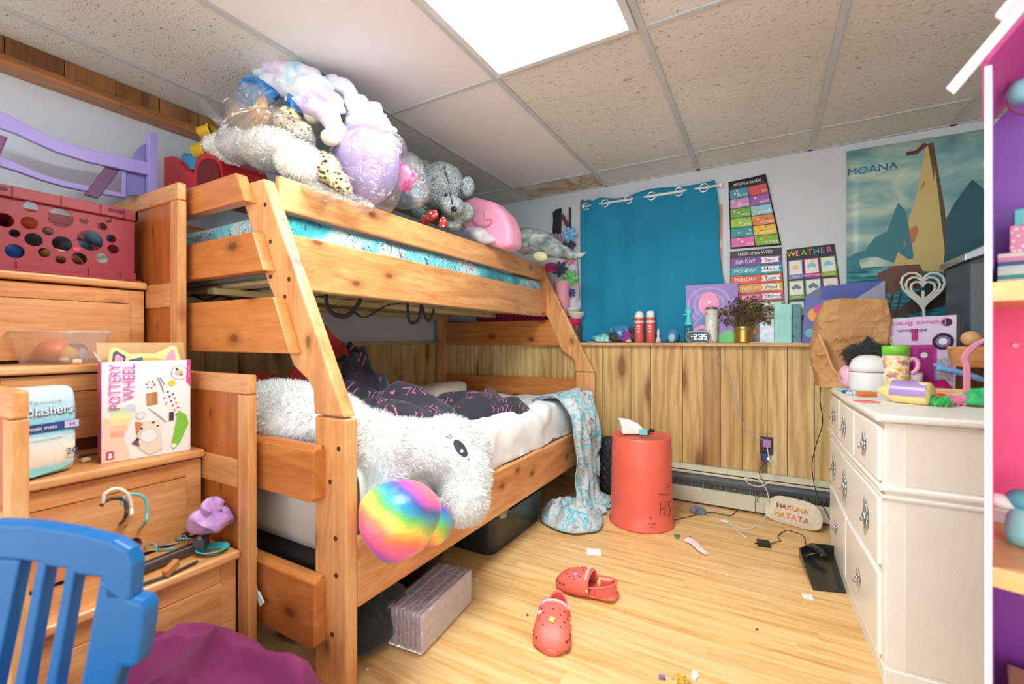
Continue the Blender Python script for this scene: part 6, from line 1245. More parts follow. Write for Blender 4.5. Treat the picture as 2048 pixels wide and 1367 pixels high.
# doll play set box, printed upside down
yb = 2.56; f = Flat(P(1734, 640, 'y', yb), P(1913, 629, 'y', yb), Vector((P(1911, 740, 'y', yb).x, yb, TZ0)), Vector((P(1731, 740, 'y', yb).x, yb, TZ0)), th=.07)
LAV = plain(226, 210, 240, .4, var=.05); MGD = plain(160, 40, 130, .4); f.c
f.rect(.36, .12, .80, .62, plain(196, 70, 160, .4)); f.rect(.40, .15, .54, .58, MGD); f.rect(.58, .15, .76, .58, plain(176, 50, 140, .4)); f.disc(.66, .48, .04, WHT); f.rect(.08, .05, .33, .75, WHT)
rr = random.Random(3)
for q in range(46): f.disc(.12 + .2 * rr.random() * 1.0, .3 + .38 * rr.random(), .012, pf(*rr.choice([(230, 80, 140), (90, 130, 210), (240, 200, 80), (110, 190, 120), (200, 60, 90)])))
f.rect(.52, .68, .59, .84, plain(190, 50, 130, .4)); f.rect(.02, .86, .12, .97, plain(232, 110, 160)); f.rect(.15, .86, .25, .97, plain(246, 170, 200)); f.disc(.9, .91, .055, pf(50, 50, 66)); f.disc(.86, .66, .115, pf(44, 44, 60), n=32); f.disc(.86, .66, .08, pf(140, 120, 180))
f.disc(.86, .66, .05, WHT, n=7); f.text(.5, .92, .09, 'Deluxe Bracelets', plain(226, 110, 190), rot=PI, stretch=1.2); f.text(.52, .82, .05, 'ABC Beads', pf(60, 60, 110), rot=PI, stretch=1.4); f.text(.95, .28, .07, 'Fun Bits', plain(226, 110, 190), rot=PI / 2, stretch=1.2); f.rect(.28, .05, .35, .08, LAV); f.rect(.80, .06, .92, .44, plain(190, 190, 200, .3, var=.3, vs=60))
f.sheet(LAV, 'lavender and magenta craft set box standing upside down behind the white jar', 'toy box', 'craft_set_box')
# white dome jar, pink mug behind it, black plush, lidded can
c = on(1738, 2.42); k = sc(1738, 2.42); r = 33 * k; h = hgt(1738, 709, 2.42) - TZ0; hu = thing('white_dome_jar', 'glossy white domed jar on the dresser', 'jar', c)
m = MB(); m.lathe(c, [(0, 0), (r * .9, 0), (r * .98, h * .1), (r, h * .45), (r * .985, h * .52)], 40); m.build('jar_base', plain(236, 236, 238, .25, var=.01), hu, smooth=True)
m = MB(); m.lathe(c, [(r * .99, h * .54), (r * .96, h * .7), (r * .82, h * .86), (r * .55, h * .96), (r * .2, h), (0, h)], 40); m.build('dome_lid', plain(240, 240, 242, .2, var=.01), hu, smooth=True)
c = on(1702, 2.52); k = sc(1702, 2.52); m = MB(); m.ell(c + Vector((0, 0, .055)), (.05, .05, .055)); tag(m.build('pink_piggy_bank', plain(236, 190, 216, .35), smooth=True), 'pale pink rounded ornament half hidden by the white jar', 'ornament')
c = on(1680, 2.6); m = MB(); m.obox(c + Vector((0, 0, .03)), (.045, .045, .058), (0, 0, .3)); tag(m.build('white_plug_box', plain(230, 230, 232, .4), bevel=.004), 'small white cube adapter at the far left corner of the dresser top', 'adapter')
for q, (px, yy, cc, nm) in enumerate(((1684, 2.35, (120, 210, 220), 'aqua'), (1694, 2.28, (60, 80, 110), 'navy'), (1702, 2.22, (210, 216, 226), 'silver'))):
    m = MB(); c = on(px, yy)
    for z in range(7): m.ell(c + Vector((rr.uniform(-.015, .015), rr.uniform(-.015, .015), .006)), (.007, .007, .006), nu=8, nv=6)
    tag(m.build('bead_cluster', plain(*cc, .3), smooth=True), 'cluster of tiny %s beads beside the white jar' % nm, 'beads', 'beads by the white jar')
BPL = cloth_mat('black_plush', [(20, 22, 24), (54, 58, 60)], 40, .5, 150); y = 2.5
bp = thing('black_plush', 'black shaggy plush with an upright ear between the paper bag and the lidded can', 'plush toy', on(1745, y))
plush('fur_body', BPL, [(P(1735, 708, 'y', y), (.09, .06, .05), (0, 0, 0)), (P(1715, 715, 'y', y), (.05, .05, .045), (0, 0, 0)), (P(1739, 690, 'y', y), (.018, .018, .045), (0, -.2, 0)), (P(1765, 706, 'y', y), (.05, .05, .035), (0, 0, 0)), (Vector((on(1735, y).x, y, TZ0 + .06)), (.08, .05, .065), (0, 0, 0))], bp, fur=2500, L=.012, W=.0012, voxel=.01)
yc = 2.38; c = on(1791, yc); k = sc(1791, yc); r = 21 * k; h = hgt(1791, 691, yc) - TZ0; gc = thing('lidded_can', 'round snack can with a lime green lid on the dresser', 'can', c)
PR = NT('snack_print'); g = PR.noise(PR.coord((1, 1, 1)), 26.0, 3.0); PR.base(PR.ramp(g, [(.34, C3(90, 170, 70)), (.42, C3(240, 200, 70)), (.52, C3(246, 238, 220)), (.6, C3(240, 150, 60)), (.68, C3(90, 130, 200))])); PR.set(.35)
m = MB(); m.lathe(c, [(0, 0), (r, 0), (r, h * .80), (0, h * .8)], 36); m.build('can_body', PR.m, gc, smooth=True); m = MB(); m.lathe(c, [(r * 1.03, h * .8), (r * 1.03, h * .96), (r * .98, h), (0, h)], 36); m.build('can_lid', plain(120, 214, 60, .35), gc, smooth=True)
y = 2.40; c = on(1826, y); mg = thing('swirl_mug', 'white mug with a thick pink curled handle beside the lidded can', 'mug', c); PKW = plain(238, 170, 206, .3, var=.2, vs=40)
m = MB(); m.lathe(c, [(0, 0), (.026, 0), (.03, .06), (.03, .085), (.027, .085), (.025, .01)], 28); m.build('mug_body', plain(216, 206, 220, .3, var=.2, vs=50), mg, smooth=True)
m = MB(); m.tube(smooth_path([P(a, b, 'y', y - .03) for a, b in ((1816, 722), (1824, 717), (1833, 720), (1836, 730), (1832, 740), (1822, 746))], 6), .008, 10); m.build('handle', PKW, mg, smooth=True)
# peach tray with bits, pencil shaped toy, oranges
PE = plain(240, 206, 160, .5); tr = thing('peach_tray', 'long shallow peach coloured tray across the dresser top', 'tray', (.65, 2.32, TZ0)); a, b = on(1742, 2.2), Vector((.885, 2.2, TZ0)); a.x = .50
m = MB(); m.box(a.x, b.x, 2.17, 2.34, TZ0, TZ0 + .006); m.box(a.x, b.x, 2.165, 2.172, TZ0, TZ0 + .03); m.box(a.x, b.x, 2.334, 2.341, TZ0, TZ0 + .03); m.box(a.x - .006, a.x, 2.165, 2.341, TZ0, TZ0 + .03); m.box(b.x, b.x + .006, 2.165, 2.341, TZ0, TZ0 + .03); m.build('tray_body', PE, tr, bevel=.002)
y = 1.98; A = on(1752, y + .08); B = on(1866, y); ax = (B - A); Lp = ax.length; ax.normalize(); pt = thing('pencil_shaped_case', 'big yellow pencil shaped case with a lilac panel at the front of the dresser', 'pencil case', (A + B) / 2); side = Vector((-ax.y, ax.x, 0))
m = MB(); m.grid(lambda u, v: (lambda a, r_: A + ax * Lp * v + Vector((0, 0, .037)) + side * math.cos(a) * r_ + Vector((0, 0, max(-.0365, math.sin(a) * r_))))(2 * PI * u, .040 * min(1, (v / .38) ** .85 if v < .38 else 1) * (1 - max(0, (v - .93) / .07) ** 2 * .35)), 32, 40, cu=True)
V = 41; m.f.append([i * V + 40 for i in range(32)]); m.mi.append(0); m.build('case_body', plain(244, 224, 150, .35, var=.02), pt, smooth=True)
m = MB(); m.grid(lambda u, v: (lambda a, t: A + ax * Lp * t + Vector((0, 0, .037)) + side * math.cos(a) * .0412 + Vector((0, 0, math.sin(a) * .0412)))(-PI * .93 - PI * (.62) * u * (.55 + .45 * math.sin(PI * min(1, .15 + v))) + .0, .33 + .62 * v), 20, 20); m.build('lilac_panel', plain(168, 140, 200, .3), pt, smooth=True)
def lying(name, px, py, size, rz, mt_, label, cat, bev=.004):
    p = P(px, py, 'z', TZ0); m = MB(); m.obox(p + Vector((0, 0, size[2] / 2)), size, (0, 0, rz)); return tag(m.build(name, mt_, bevel=bev), label, cat)
ORG = plain(236, 92, 30, .4)
lying('orange_block', 1733, 792, (.055, .04, .018), .3, plain(222, 120, 56, .4), 'orange plastic piece at the tip of the pencil shaped case', 'toy piece'); lying('red_card', 1733, 803, (.06, .05, .003), .5, plain(236, 110, 90), 'flat coral card under the tip of the pencil shaped case', 'card', 0)
lying('orange_car', 1889, 800, (.07, .03, .03), .1, ORG, 'bright orange plastic block behind the green scrunchie', 'toy piece', .008)
def frilly(name, px, py, r_, cols, label, cat='scrunchie', seed=1):
    p = P(px, py, 'z', TZ0); m = MB(); m.grid(lambda u, v: p + Vector((0, 0, .016)) + Vector((math.cos(2 * PI * u) * (r_ + .010 * math.cos(2 * PI * v) * (1 + .6 * math.sin(u * 75))), math.sin(2 * PI * u) * (r_ + .010 * math.cos(2 * PI * v)) * .8, .014 * math.sin(2 * PI * v) * (1 + .3 * math.sin(u * 60 + 1)))), 90, 12, cu=True, cv=True)
    return tag(m.build(name, cloth_mat(name + '_cloth', cols, 30, .3, 200), smooth=True), label, cat)
frilly('green_scrunchie', 1879, 812, .018, [(20, 120, 70), (60, 180, 90), (220, 220, 90)], 'green and yellow scrunchie at the front of the dresser'); frilly('pink_scrunchie', 1914, 810, .02, [(226, 80, 150), (246, 170, 190)], 'pink scrunchie between the two green ones')
p = P(1957, 812, 'z', TZ0); m = MB(); m.grid(heap(p.x, p.y, .05, .04, .045, TZ0, 30, 2.0), 40, 16, cu=True); tag(m.build('green_cloth', plain(50, 186, 110, .6), smooth=True, solid=.002), 'bright green satin bundle at the dollhouse edge', 'cloth')
y = 2.42; A, B = P(1872, 735, 'y', y), P(1975, 762, 'y', y); m = MB(); m.tube(smooth_path([Vector((A.x, y, A.z)), (A + B) / 2 + Vector((0, 0, .006)), B], 6), [.016, .018, .02, .02, .02, .02, .02, .02, .02, .02, .018, .016, .014], 14, flat=.6); tag(m.build('blue_sleeve', plain(120, 176, 236, .25, var=.15, vs=20), smooth=True), 'pale blue shiny tube lying across the back of the dresser', 'tube')
m = MB(); m.grid(heap(on(1862, 2.5).x, 2.5, .075, .06, .05, TZ0, 18, 6.0), 50, 18, cu=True); tag(m.build('magenta_cloth', plain(206, 24, 120, .6), smooth=True, solid=.003), 'magenta cloth crumpled before the craft set box', 'cloth')
m = MB(); c = on(1873, 2.5); m.prism([P(a, b, 'y', 2.5) for a, b in ((1865, 728), (1880, 722), (1888, 731), (1874, 738))], (0, .003, 0)); m.box(c.x - .004, c.x + .004, 2.5, 2.503, TZ0, P(1870, 733, 'y', 2.5).z); tag(m.build('pale_blue_card', plain(150, 190, 236, .4)), 'pale blue card standing in front of the craft set box', 'card')
# low cabinet behind with the grey bin, basket and straps
cb_ = thing('corner_cabinet', 'brown wooden cabinet in the corner behind the white dresser', 'cabinet', (1.3, 2.6, 0)); m = MB(); m.box(.96, 1.7, 2.36, 2.93, 0, .885); m.build('cabinet_body', WZ, cb_, bevel=.004); m = MB(); m.box(.95, 1.71, 2.35, 2.94, .885, .905); m.build('cabinet_top', WX, cb_, bevel=.004)
yb = 2.62; x0 = P(1888, 600, 'y', yb + .28).x; gb_ = thing('grey_step_bin', 'tall dark grey bin with a sloping silver lid in the right corner', 'bin', (x0 + .2, yb, .906)); GRB = plain(62, 76, 84, .35, var=.06)
zb1 = P(1900, 520, 'y', yb).z
m = MB(); m.prism([(x0, yb, .906), (x0 + .42, yb, .906), (x0 + .42, yb, zb1 + .16), (x0 + .2, yb, zb1 + .085), (x0, yb, zb1)], (0, .28, 0)); m.build('bin_body', GRB, gb_, bevel=.02, seg=3)
m = MB(); m.prism([(x0 - .012, yb - .02, zb1 - .01), (x0 - .012, yb - .02, zb1 + .02), (x0 + .09, yb - .02, zb1 + .075), (x0 + .22, yb - .02, zb1 + .125), (x0 + .43, yb - .02, zb1 + .19), (x0 + .43, yb - .02, zb1 + .15), (x0 + .2, yb - .02, zb1 + .08), (x0 + .08, yb - .02, zb1 + .025)], (0, .32, 0)); m.build('silver_lid', plain(176, 184, 190, .25, metal=.7), gb_, bevel=.004)
m = MB(); m.box(x0 + .012, x0 + .12, yb - .006, yb, .93, zb1 - .02); m.build('front_panel', plain(96, 106, 110, .45), gb_, bevel=.004)
yb2 = 2.37; bx_ = P(1944, 688, 'y', 2.42).x + .02; bs_ = thing('wicker_basket', 'round brown basket with a wooden rim on the corner cabinet', 'basket', Vector((bx_, 2.45, .906))); m = MB(); m.lathe(Vector((bx_, 2.45, .906)), [(0, 0), (.07, 0), (.085, .075), (.08, .08), (0, .08)], 30); m.build('basket_body', WX, bs_)
m = MB(); c = P(1944, 688, 'y', 2.42); m.ell(Vector((c.x, 2.43, .906 + .1115)), (.03, .03, .03)); tag(m.build('wooden_ball', plain(214, 170, 116, .5), smooth=True), 'pale wooden ball on the basket before the grey bin', 'ball')
m = MB()
for d in (0, .012, .024): m.tube(smooth_path([Vector((P(1930 + d * 300, 735, 'y', 2.33).x, 2.33, TZ0 + .006)), P(1930 + d * 300, 735, 'y', 2.33), P(1926 + d * 300, 715, 'y', 2.33), P(1940 + d * 300, 695, 'y', 2.33), P(1965 + d * 200, 680, 'y', 2.33), P(1990, 672, 'y', 2.34)], 6), .006, 8)
tag(m.build('pink_straps', plain(236, 156, 186, .6), smooth=True), 'pink cord straps looped over the cabinet edge beside the dollhouse', 'strap')
# heart lamp on the ledge
yh = 3.055; hl_ = thing('heart_lamp', 'white triple heart outline lamp on a round base before the seaside poster', 'lamp', (P(1850, 680, 'y', yh).x, yh, LZ)); WL_ = plain(228, 234, 232, .35)
def heart(s, cx=1846, top=548, n=24):
    pts = []
    for q in range(n): a = 2 * PI * q / n; x = 16 * math.sin(a) ** 3; yv = 13 * math.cos(a) - 5 * math.cos(2 * a) - 2 * math.cos(3 * a) - math.cos(4 * a); pts.append(P(cx + x * 2.75 * s, 575 - yv * 2.55 * s + (1 - s) * 12, 'y', yh))
    return pts
for s in (1.0, .78, .56): m = MB(); m.tube(heart(s), .0062, 8, closed=True); m.build('heart_outline', WL_, hl_, smooth=True)
c = Vector((P(1850, 680, 'y', yh).x, yh, LZ)); zt_ = P(1850, 600, 'y', yh).z; m = MB(); m.tube([Vector((P(1846, 608, 'y', yh).x, yh, zt_ + .05)), Vector((c.x, yh, LZ + .02))], .007, 10); m.build('stem', WL_, hl_, smooth=True)
m = MB(); m.lathe(Vector((c.x, yh, P(1850, 640, 'y', yh).z)), [(0, 0), (.07, 0), (.07, .012), (.06, .018), (0, .018)], 32, ell=.7); m.build('collar', WL_, hl_, smooth=True); m = MB(); m.lathe(c, [(0, 0), (.06, 0), (.06, .03), (.02, .035), (.012, .1)], 32, ell=.8); m.build('base', WL_, hl_, smooth=True)
# ------------------------------------------------------------------ things on the stair treads
def holed(outer, holes_, M, th):
    cu = bpy.data.curves.new('h', 'CURVE'); cu.dimensions = '2D'; cu.fill_mode = 'BOTH'; cu.extrude = th / 2
    for ring in [outer] + holes_:
        sp_ = cu.splines.new('POLY'); sp_.points.add(len(ring) - 1); sp_.use_cyclic_u = True
        for i, p in enumerate(ring): sp_.points[i].co = (p[0], p[1], 0, 1)
    ob = bpy.data.objects.new('h', cu); COL.objects.link(ob); dg = bpy.context.evaluated_depsgraph_get(); dg.update(); me = bpy.data.meshes.new_from_object(ob.evaluated_get(dg))
    mb = MB(); mb.add([M @ v.co for v in me.vertices], [list(p.vertices) for p in me.polygons]); bpy.data.objects.remove(ob); bpy.data.curves.remove(cu); bpy.data.meshes.remove(me); return mb
CRD = plain(150, 44, 58, .45, var=.04, bump=.05, bs=300); cx_ = -2.035; cy0, cy1, cz0, cz1 = .345, .752, TZ[3] + .001, TZ[3] + .262
ct = thing('plastic_crate', 'dark red plastic crate with round holes on the top stair', 'crate', (-2.18, .55, cz0))
H = [(61.5, 413.7, 11), (121, 436, 19), (58, 446, 12.5), (96, 462, 8.5), (29, 466.5, 8), (67, 479, 13), (124, 487.5, 15), (180, 481, 20), (167.5, 441, 7), (204, 453, 8), (216, 440, 6), (222, 477, 8), (226, 498, 9), (29, 502, 14), (88, 505, 9), (121, 519, 8), (158, 517, 12), (204, 516, 10), (8, 440, 14)]
hs = []
for a, b, r_ in H:
    p = P(a, b, 'x', cx_); k = (p - CAM).dot(VF) / FPX
    hs.append([(p.y + r_ * k * math.cos(q * PI / 12), p.z + r_ * k * math.sin(q * PI / 12)) for q in range(24)])
MX = Matrix(((0, 0, 1, cx_), (1, 0, 0, 0), (0, 1, 0, 0), (0, 0, 0, 1)))
fz0, fz1 = cz0 + .03, cz1 - .035
holed([(cy0, fz0), (cy1 - .012, fz0), (cy1 - .006, fz1), (cy0, fz1)], hs, MX, .004).build('front_wall', CRD, ct)
m = MB(); m.box(cx_ - .29, cx_, cy1 - .012, cy1 - .006, fz0, fz1); m.box(cx_ - .29, cx_, cy0, cy0 + .005, fz0, fz1); m.box(cx_ - .29, cx_ - .285, cy0, cy1 - .006, fz0, fz1); m.build('side_wall', CRD, ct)
m = MB(); m.box(cx_ - .29, cx_ + .008, cy0 - .003, cy1, cz1 - .006, cz1); m.M = None
m = MB()
for (x0, x1, y0_, y1_) in ((cx_ - .002, cx_ + .014, cy0, cy1 + .002), (cx_ - .3, cx_ - .285, cy0, cy1), (cx_ - .3, cx_ + .014, cy1 - .01, cy1 + .002), (cx_ - .3, cx_ + .014, cy0 - .003, cy0 + .008)): m.box(x0, x1, y0_, y1_, cz1 - .036, cz1)
m.build('top_rim', CRD, ct, bevel=.003)
for yy in (cy0 + .09, cy0 + .2, cy0 + .3, cy1 - .04): m = MB(); m.box(cx_ + .012, cx_ + .019, yy, yy + .004, cz1 - .036, cz1); m.build('rim_rib', CRD, ct)
for yy in (cy1 - .085, cy0 + .03):
    m = MB(); m.box(cx_ + .0135, cx_ + .0155, yy, yy + .05, cz1 - .02, cz1 - .008); m.build('handle_slot', plain(90, 20, 32, .6), ct, bevel=.001)
m = MB(); m.prism([(cx_ - .002, cy0, cz0), (cx_ + .014, cy0, cz0), (cx_ + .014, cy1 + .012, cz0), (cx_ - .3, cy1 + .012, cz0), (cx_ - .3, cy0, cz0)], (0, 0, .006)); m.box(cx_ - .002, cx_ + .006, cy0, cy1 - .002, cz0, cz0 + .032); m.build('bottom_rim', CRD, ct, bevel=.002)
for yy in (cy0 + .1, cy0 + .27, cy1 - .05): m = MB(); m.box(cx_ + .005, cx_ + .012, yy, yy + .004, cz0, cz0 + .032); m.build('rim_rib', CRD, ct)
TO = [((-2.12, .50, .19), (.05, .04, .04), (206, 84, 40), 'orange fuzzy'), ((-2.13, .44, .07), (.05, .06, .05), (40, 80, 150), 'deep blue'), ((-2.12, .60, .11), (.06, .06, .04), (52, 58, 76), 'dark slate'), ((-2.11, .58, .055), (.05, .10, .02), (220, 170, 120), 'long tan'), ((-2.12, .68, .17), (.04, .04, .03), (110, 160, 200), 'pale blue'), ((-2.12, .69, .07), (.04, .04, .05), (206, 206, 196), 'off white'), ((-2.14, .50, .12), (.07, .05, .05), (44, 40, 52), 'near black'), ((-2.16, .47, .20), (.05, .05, .03), (140, 24, 40), 'crimson')]
for c, s_, cl, nm in TO: m = MB(); m.ell(Vector((c[0] - .02, c[1], cz0 + .012 + c[2] * .9)), s_, (.3 * c[1], 0, c[0]), amp=.25, fq=20, nu=20, nv=14); tag(m.build('crate_toy', plain(*cl, .5), smooth=True), '%s toy seen through the holes of the red crate' % nm, 'toy', 'toys in the red crate')
m = MB(); c = P(153, 498, 'x', cx_ + .003); m.prism([c + Vector((0, math.cos(q * PI / 6) * .009, math.sin(q * PI / 6) * .007)) for q in range(12)], (.001, 0, 0)); m.build('pink_sticker', plain(236, 60, 130), ct)
# lilac wooden chair resting upside down behind the crate
LIL = plain(164, 150, 222, .4, var=.04); LILD = plain(116, 74, 120, .5); lx = -2.30; lc = thing('lilac_chair', 'lilac wooden toy bed frame stacked behind the red crate', 'toy furniture', P(200, 350, 'x', lx))
def lprism(pts, nm, mt_=LIL, x=lx, th=.025, bev=.003): m = MB(); m.prism([P(a, b, 'x', x) for a, b in pts], (th, 0, 0)); return m.build(nm, mt_, lc, bevel=bev)
lprism([(292, 268), (309, 268), (309, 400), (291, 400)], 'corner_post', th=.03); m = MB(); m.lathe(P(300, 268, 'x', lx + .015) - Vector((0, 0, .003)), [(0, .008), (.008, .006), (.01, 0), (0, 0)], 16); m.build('post_cap', LIL, lc, smooth=True)
def curve_rail(top, bot, nm, x=lx): lprism([(a, b) for a, b in top] + [(a, b) for a, b in bot[::-1]], nm, x=x, th=.02)
tp = [(-60, 205), (-20, 216), (30, 240), (60, 256), (110, 281), (170, 300), (230, 312), (294, 326)]; bt_ = [(-60, 246), (-20, 252), (30, 270), (60, 284), (110, 306), (170, 325), (230, 338), (294, 352)]
curve_rail(tp, bt_, 'curved_rail'); curve_rail([(-60, 285), (0, 315), (30, 327), (80, 349), (130, 364), (180, 374), (245, 388)], [(-60, 312), (0, 335), (30, 344), (80, 362), (130, 376), (180, 386), (245, 397)], 'lower_rail', lx - .03)
lprism([(212, 330), (240, 338), (194, 398), (166, 390)], 'brace', LILD, lx - .015, .014); lprism([(-12, 268), (14, 276), (-10, 330), (-40, 320)], 'brace', LILD, lx - .015, .014)
lprism([(262, 318), (268, 304), (280, 292), (292, 286), (292, 392), (250, 392), (250, 335)], 'end_panel', plain(130, 126, 190, .5), lx - .02, .012); lprism([(240, 336), (249, 336), (249, 396), (240, 396)], 'inner_post', LIL, lx - .02, .02)
# clear tub on the third stair
TC = Vector((-1.925, .50, TZ[2] + .001)); TP_ = clear_plastic('clear_tub_plastic', gloss=.10, fog=.2, rough=.1, bscale=3.0)
def rr_ring(hx, hy, r, n=6): return [(sx * (hx - r) + r * math.cos(a0 + PI / 2 * i / n), sy * (hy - r) + r * math.sin(a0 + PI / 2 * i / n)) for sx, sy, a0 in ((1, 1, 0), (-1, 1, PI / 2), (-1, -1, PI), (1, -1, 3 * PI / 2)) for i in range(n + 1)]
b0 = P(25, 727, 'z', TC.z); b1 = P(143, 727, 'z', TC.z); cc = (b0 + b1) / 2; dx_ = (b1 - b0).normalized(); dy_ = Vector((-dx_.y, dx_.x, 0)); hw = (b1 - b0).length / 2; cc = cc + dy_ * .06; top_h = .098
tb = thing('clear_tub', 'clear plastic tub of orange pieces on the third stair', 'tub', cc); m = MB(); prof = [(hw, .058, 0), (hw * 1.03, .06, .01), (hw * 1.16, .07, top_h - .01), (hw * 1.2, .073, top_h - .008), (hw * 1.2, .073, top_h)]; RG = [[cc + dx_ * x + dy_ * y_ + Vector((0, 0, z)) for x, y_ in rr_ring(a, b, .03)] for a, b, z in prof]; N = len(RG[0])
m.add([p for r_ in RG for p in r_], [(i * N + j, i * N + (j + 1) % N, (i + 1) * N + (j + 1) % N, (i + 1) * N + j) for i in range(len(RG) - 1) for j in range(N)] + [list(range(N))]); m.build('tub_body', TP_, tb, smooth=True)
m = MB(); m.tube(RG[-1], .0022, 6, closed=True); m.build('tub_rim', clear_plastic('tub_rim_plastic', fog=.45), tb, smooth=True)
m = MB(); m.tube(smooth_path([RG[-1][8] + Vector((0, 0, .0)), RG[-1][8] - dx_ * .02 - Vector((0, 0, .02)), RG[-1][8] - dx_ * .022 - Vector((0, 0, .06)), RG[-1][8] - dx_ * .0 - Vector((0, 0, .09))], 6), .0028, 6); m.build('bail_handle', clear_plastic('bail_plastic', fog=.7), tb, smooth=True)
for (a, b, s_, cl, nm, lab) in ((-.028, 0, (.052, .04, .036), (224, 120, 70), 'orange_ball', 'large orange ball inside the clear tub'), (.032, -.008, (.024, .024, .024), (222, 166, 60), 'yellow_ball', 'smaller yellow ball inside the clear tub'), (.055, .012, (.016, .016, .022), (170, 176, 186), 'grey_stopper', 'small grey round piece inside the clear tub'), (.042, -.035, (.018, .012, .008), (236, 214, 186), 'seashell', 'pale seashell lying inside the clear tub')):
    m = MB(); m.ell(cc + dx_ * a + dy_ * b + Vector((0, 0, s_[2] + .003)), s_, amp=.05); tag(m.build(nm, plain(*cl, .35), smooth=True), lab, nm.split('_')[-1] if nm != 'grey_stopper' else 'piece')
for q, (px, py, lab) in enumerate(((4, 718, 'seashell at the very left of the third stair'), (146, 719, 'seashell touching the right side of the clear tub'), (154, 722, 'seashell farthest right of the clear tub'), (157, 716, 'seashell behind the farthest right shell'), (176, 716, 'dark seashell beside the picture box'), (172, 919, 'seashell between the swim pants pack and the picture box'))):
    z = TZ[2] if py < 800 else TZ[1]; p = P(px, py + 5, 'z', z); m = MB()
    for k in range(5): m.ell(p + Vector((0, .003 * k - .006, .007)), (.011 - .0012 * k, .006, .008), (0, 0, .4 * k), nu=10, nv=6)
    tag(m.build('seashell', plain(226, 196, 160, .5, var=.2, vs=90), smooth=True), lab, 'seashell', 'seashells on the stairs')
# pottery set box
z = TZ[1] + .001; BL, BR = P(202, 927, 'z', z), P(381.6, 899, 'z', z); Hb = .292; dxb = (BR - BL).normalized(); nb = Vector((dxb.y, -dxb.x, 0)); pbx = thing('pottery_set_box', 'open white and pink POTTERY WHEEL craft box on the second stair', 'toy box', (BL + BR) / 2); up = Vector((0, 0, Hb)); T = .062
PW = plain(242, 236, 236, .45, var=.02); PM = plain(206, 74, 136, .45); KRB = plain(190, 150, 104, .7)
f = Flat(BL + up, BR + up, BR, BL); m = MB(); m.prism([BL, BR, BR - nb * .002, BL - nb * .002], up); m.build('front_panel', PW, pbx)
m = MB(); m.prism([BL, BL - nb * T, BL - nb * T + dxb * .002, BL + dxb * .002], up); m.build('side_panel', PM, pbx); m = MB(); m.prism([BR, BR - nb * T, BR - nb * T - dxb * .002, BR - dxb * .002], up); m.prism([BL - nb * T, BR - nb * T, BR - nb * (T - .002), BL - nb * (T - .002)], up); m.box(0, 0, 0, 0, 0, 0) if False else None; m.build('back_panel', KRB, pbx)
m = MB(); a, b = BL - nb * T + up, BR - nb * T + up; m.prism([a, b, b - nb * .03 + Vector((0, 0, .055)), a - nb * .03 + Vector((0, 0, .055))], nb * .002); m.build('open_flap', KRB, pbx); m = MB(); a = BL + up; m.prism([a, a - nb * T, a - nb * T * .8 - dxb * .01 + Vector((0, 0, .03)), a - nb * T * .3 - dxb * .014 + Vector((0, 0, .028))], dxb * .0015); m.build('side_flap', plain(206, 190, 196, .5), pbx)
YO = lambda *c: plain(*c, .45)
f.poly([(.02, .0), (.02, .45), (.1, .42), (.2, .3), (.28, .12), (.3, 0)], YO(246, 214, 190)); ring_c = [(206, 236, 190), (236, 238, 180), (250, 226, 170), (250, 204, 170), (250, 180, 160)]
for k, c_ in enumerate(ring_c): f.rect(.09, .48 - .06 * k, .36 - .03 * k, .54 - .06 * k, YO(*c_))
f.disc(.30, .52, .06, YO(214, 214, 226)); f.disc(.86, .86, .105, PM, n=30); f.disc(.86, .86, .098, YO(244, 240, 232), n=30); f.poly([(.95, 1), (1, 1), (1, .70), (.94, .76)], PM); f.disc(.85, .86, .05, YO(210, 190, 170)); f.disc(.83, .90, .018, YO(60, 60, 66)); f.disc(.88, .84, .02, YO(200, 110, 70))
for k, c_ in enumerate([(226, 60, 60), (60, 60, 66), (240, 170, 60), (60, 130, 190), (190, 60, 130), (70, 160, 90), (230, 100, 160)]): f.disc(.52 + .045 * math.cos(k), .75 + .035 * math.sin(k), .013, YO(*c_))
f.band([(.60, .82), (.65, .72), (.67, .66)], .006, YO(140, 146, 160)); f.band([(.63, .82), (.68, .74)], .006, YO(140, 146, 160)); f.disc(.765, .755, .043, YO(222, 206, 40), n=24); f.poly([(.47, .66), (.6, .67), (.6, .54), (.48, .53)], YO(196, 140, 90)); f.rect(.54, .54, .6, .67, YO(176, 120, 76))
for k in range(12): f.disc(.72 + .05 * (k % 2) + .01 * k, .66 - .025 * k, .013, YO(*[(50, 50, 60), (60, 110, 170), (40, 60, 120), (110, 130, 150), (70, 70, 160), (210, 170, 60), (220, 90, 60), (190, 60, 90), (230, 120, 60), (190, 90, 70), (130, 90, 150), (90, 90, 100)][k]))
f.disc(.68, .60, .016, YO(180, 186, 196)); f.disc(.70, .54, .016, YO(180, 186, 196)); f.disc(.41, .44, .055, YO(206, 208, 214), n=24); f.disc(.41, .44, .04, YO(226, 228, 232), n=24)
for k in range(3): f.band([(.5 + .03 * k, .5 - .02 * k), (.66 + .02 * k, .38 - .02 * k)], .004, YO(150, 156, 170))
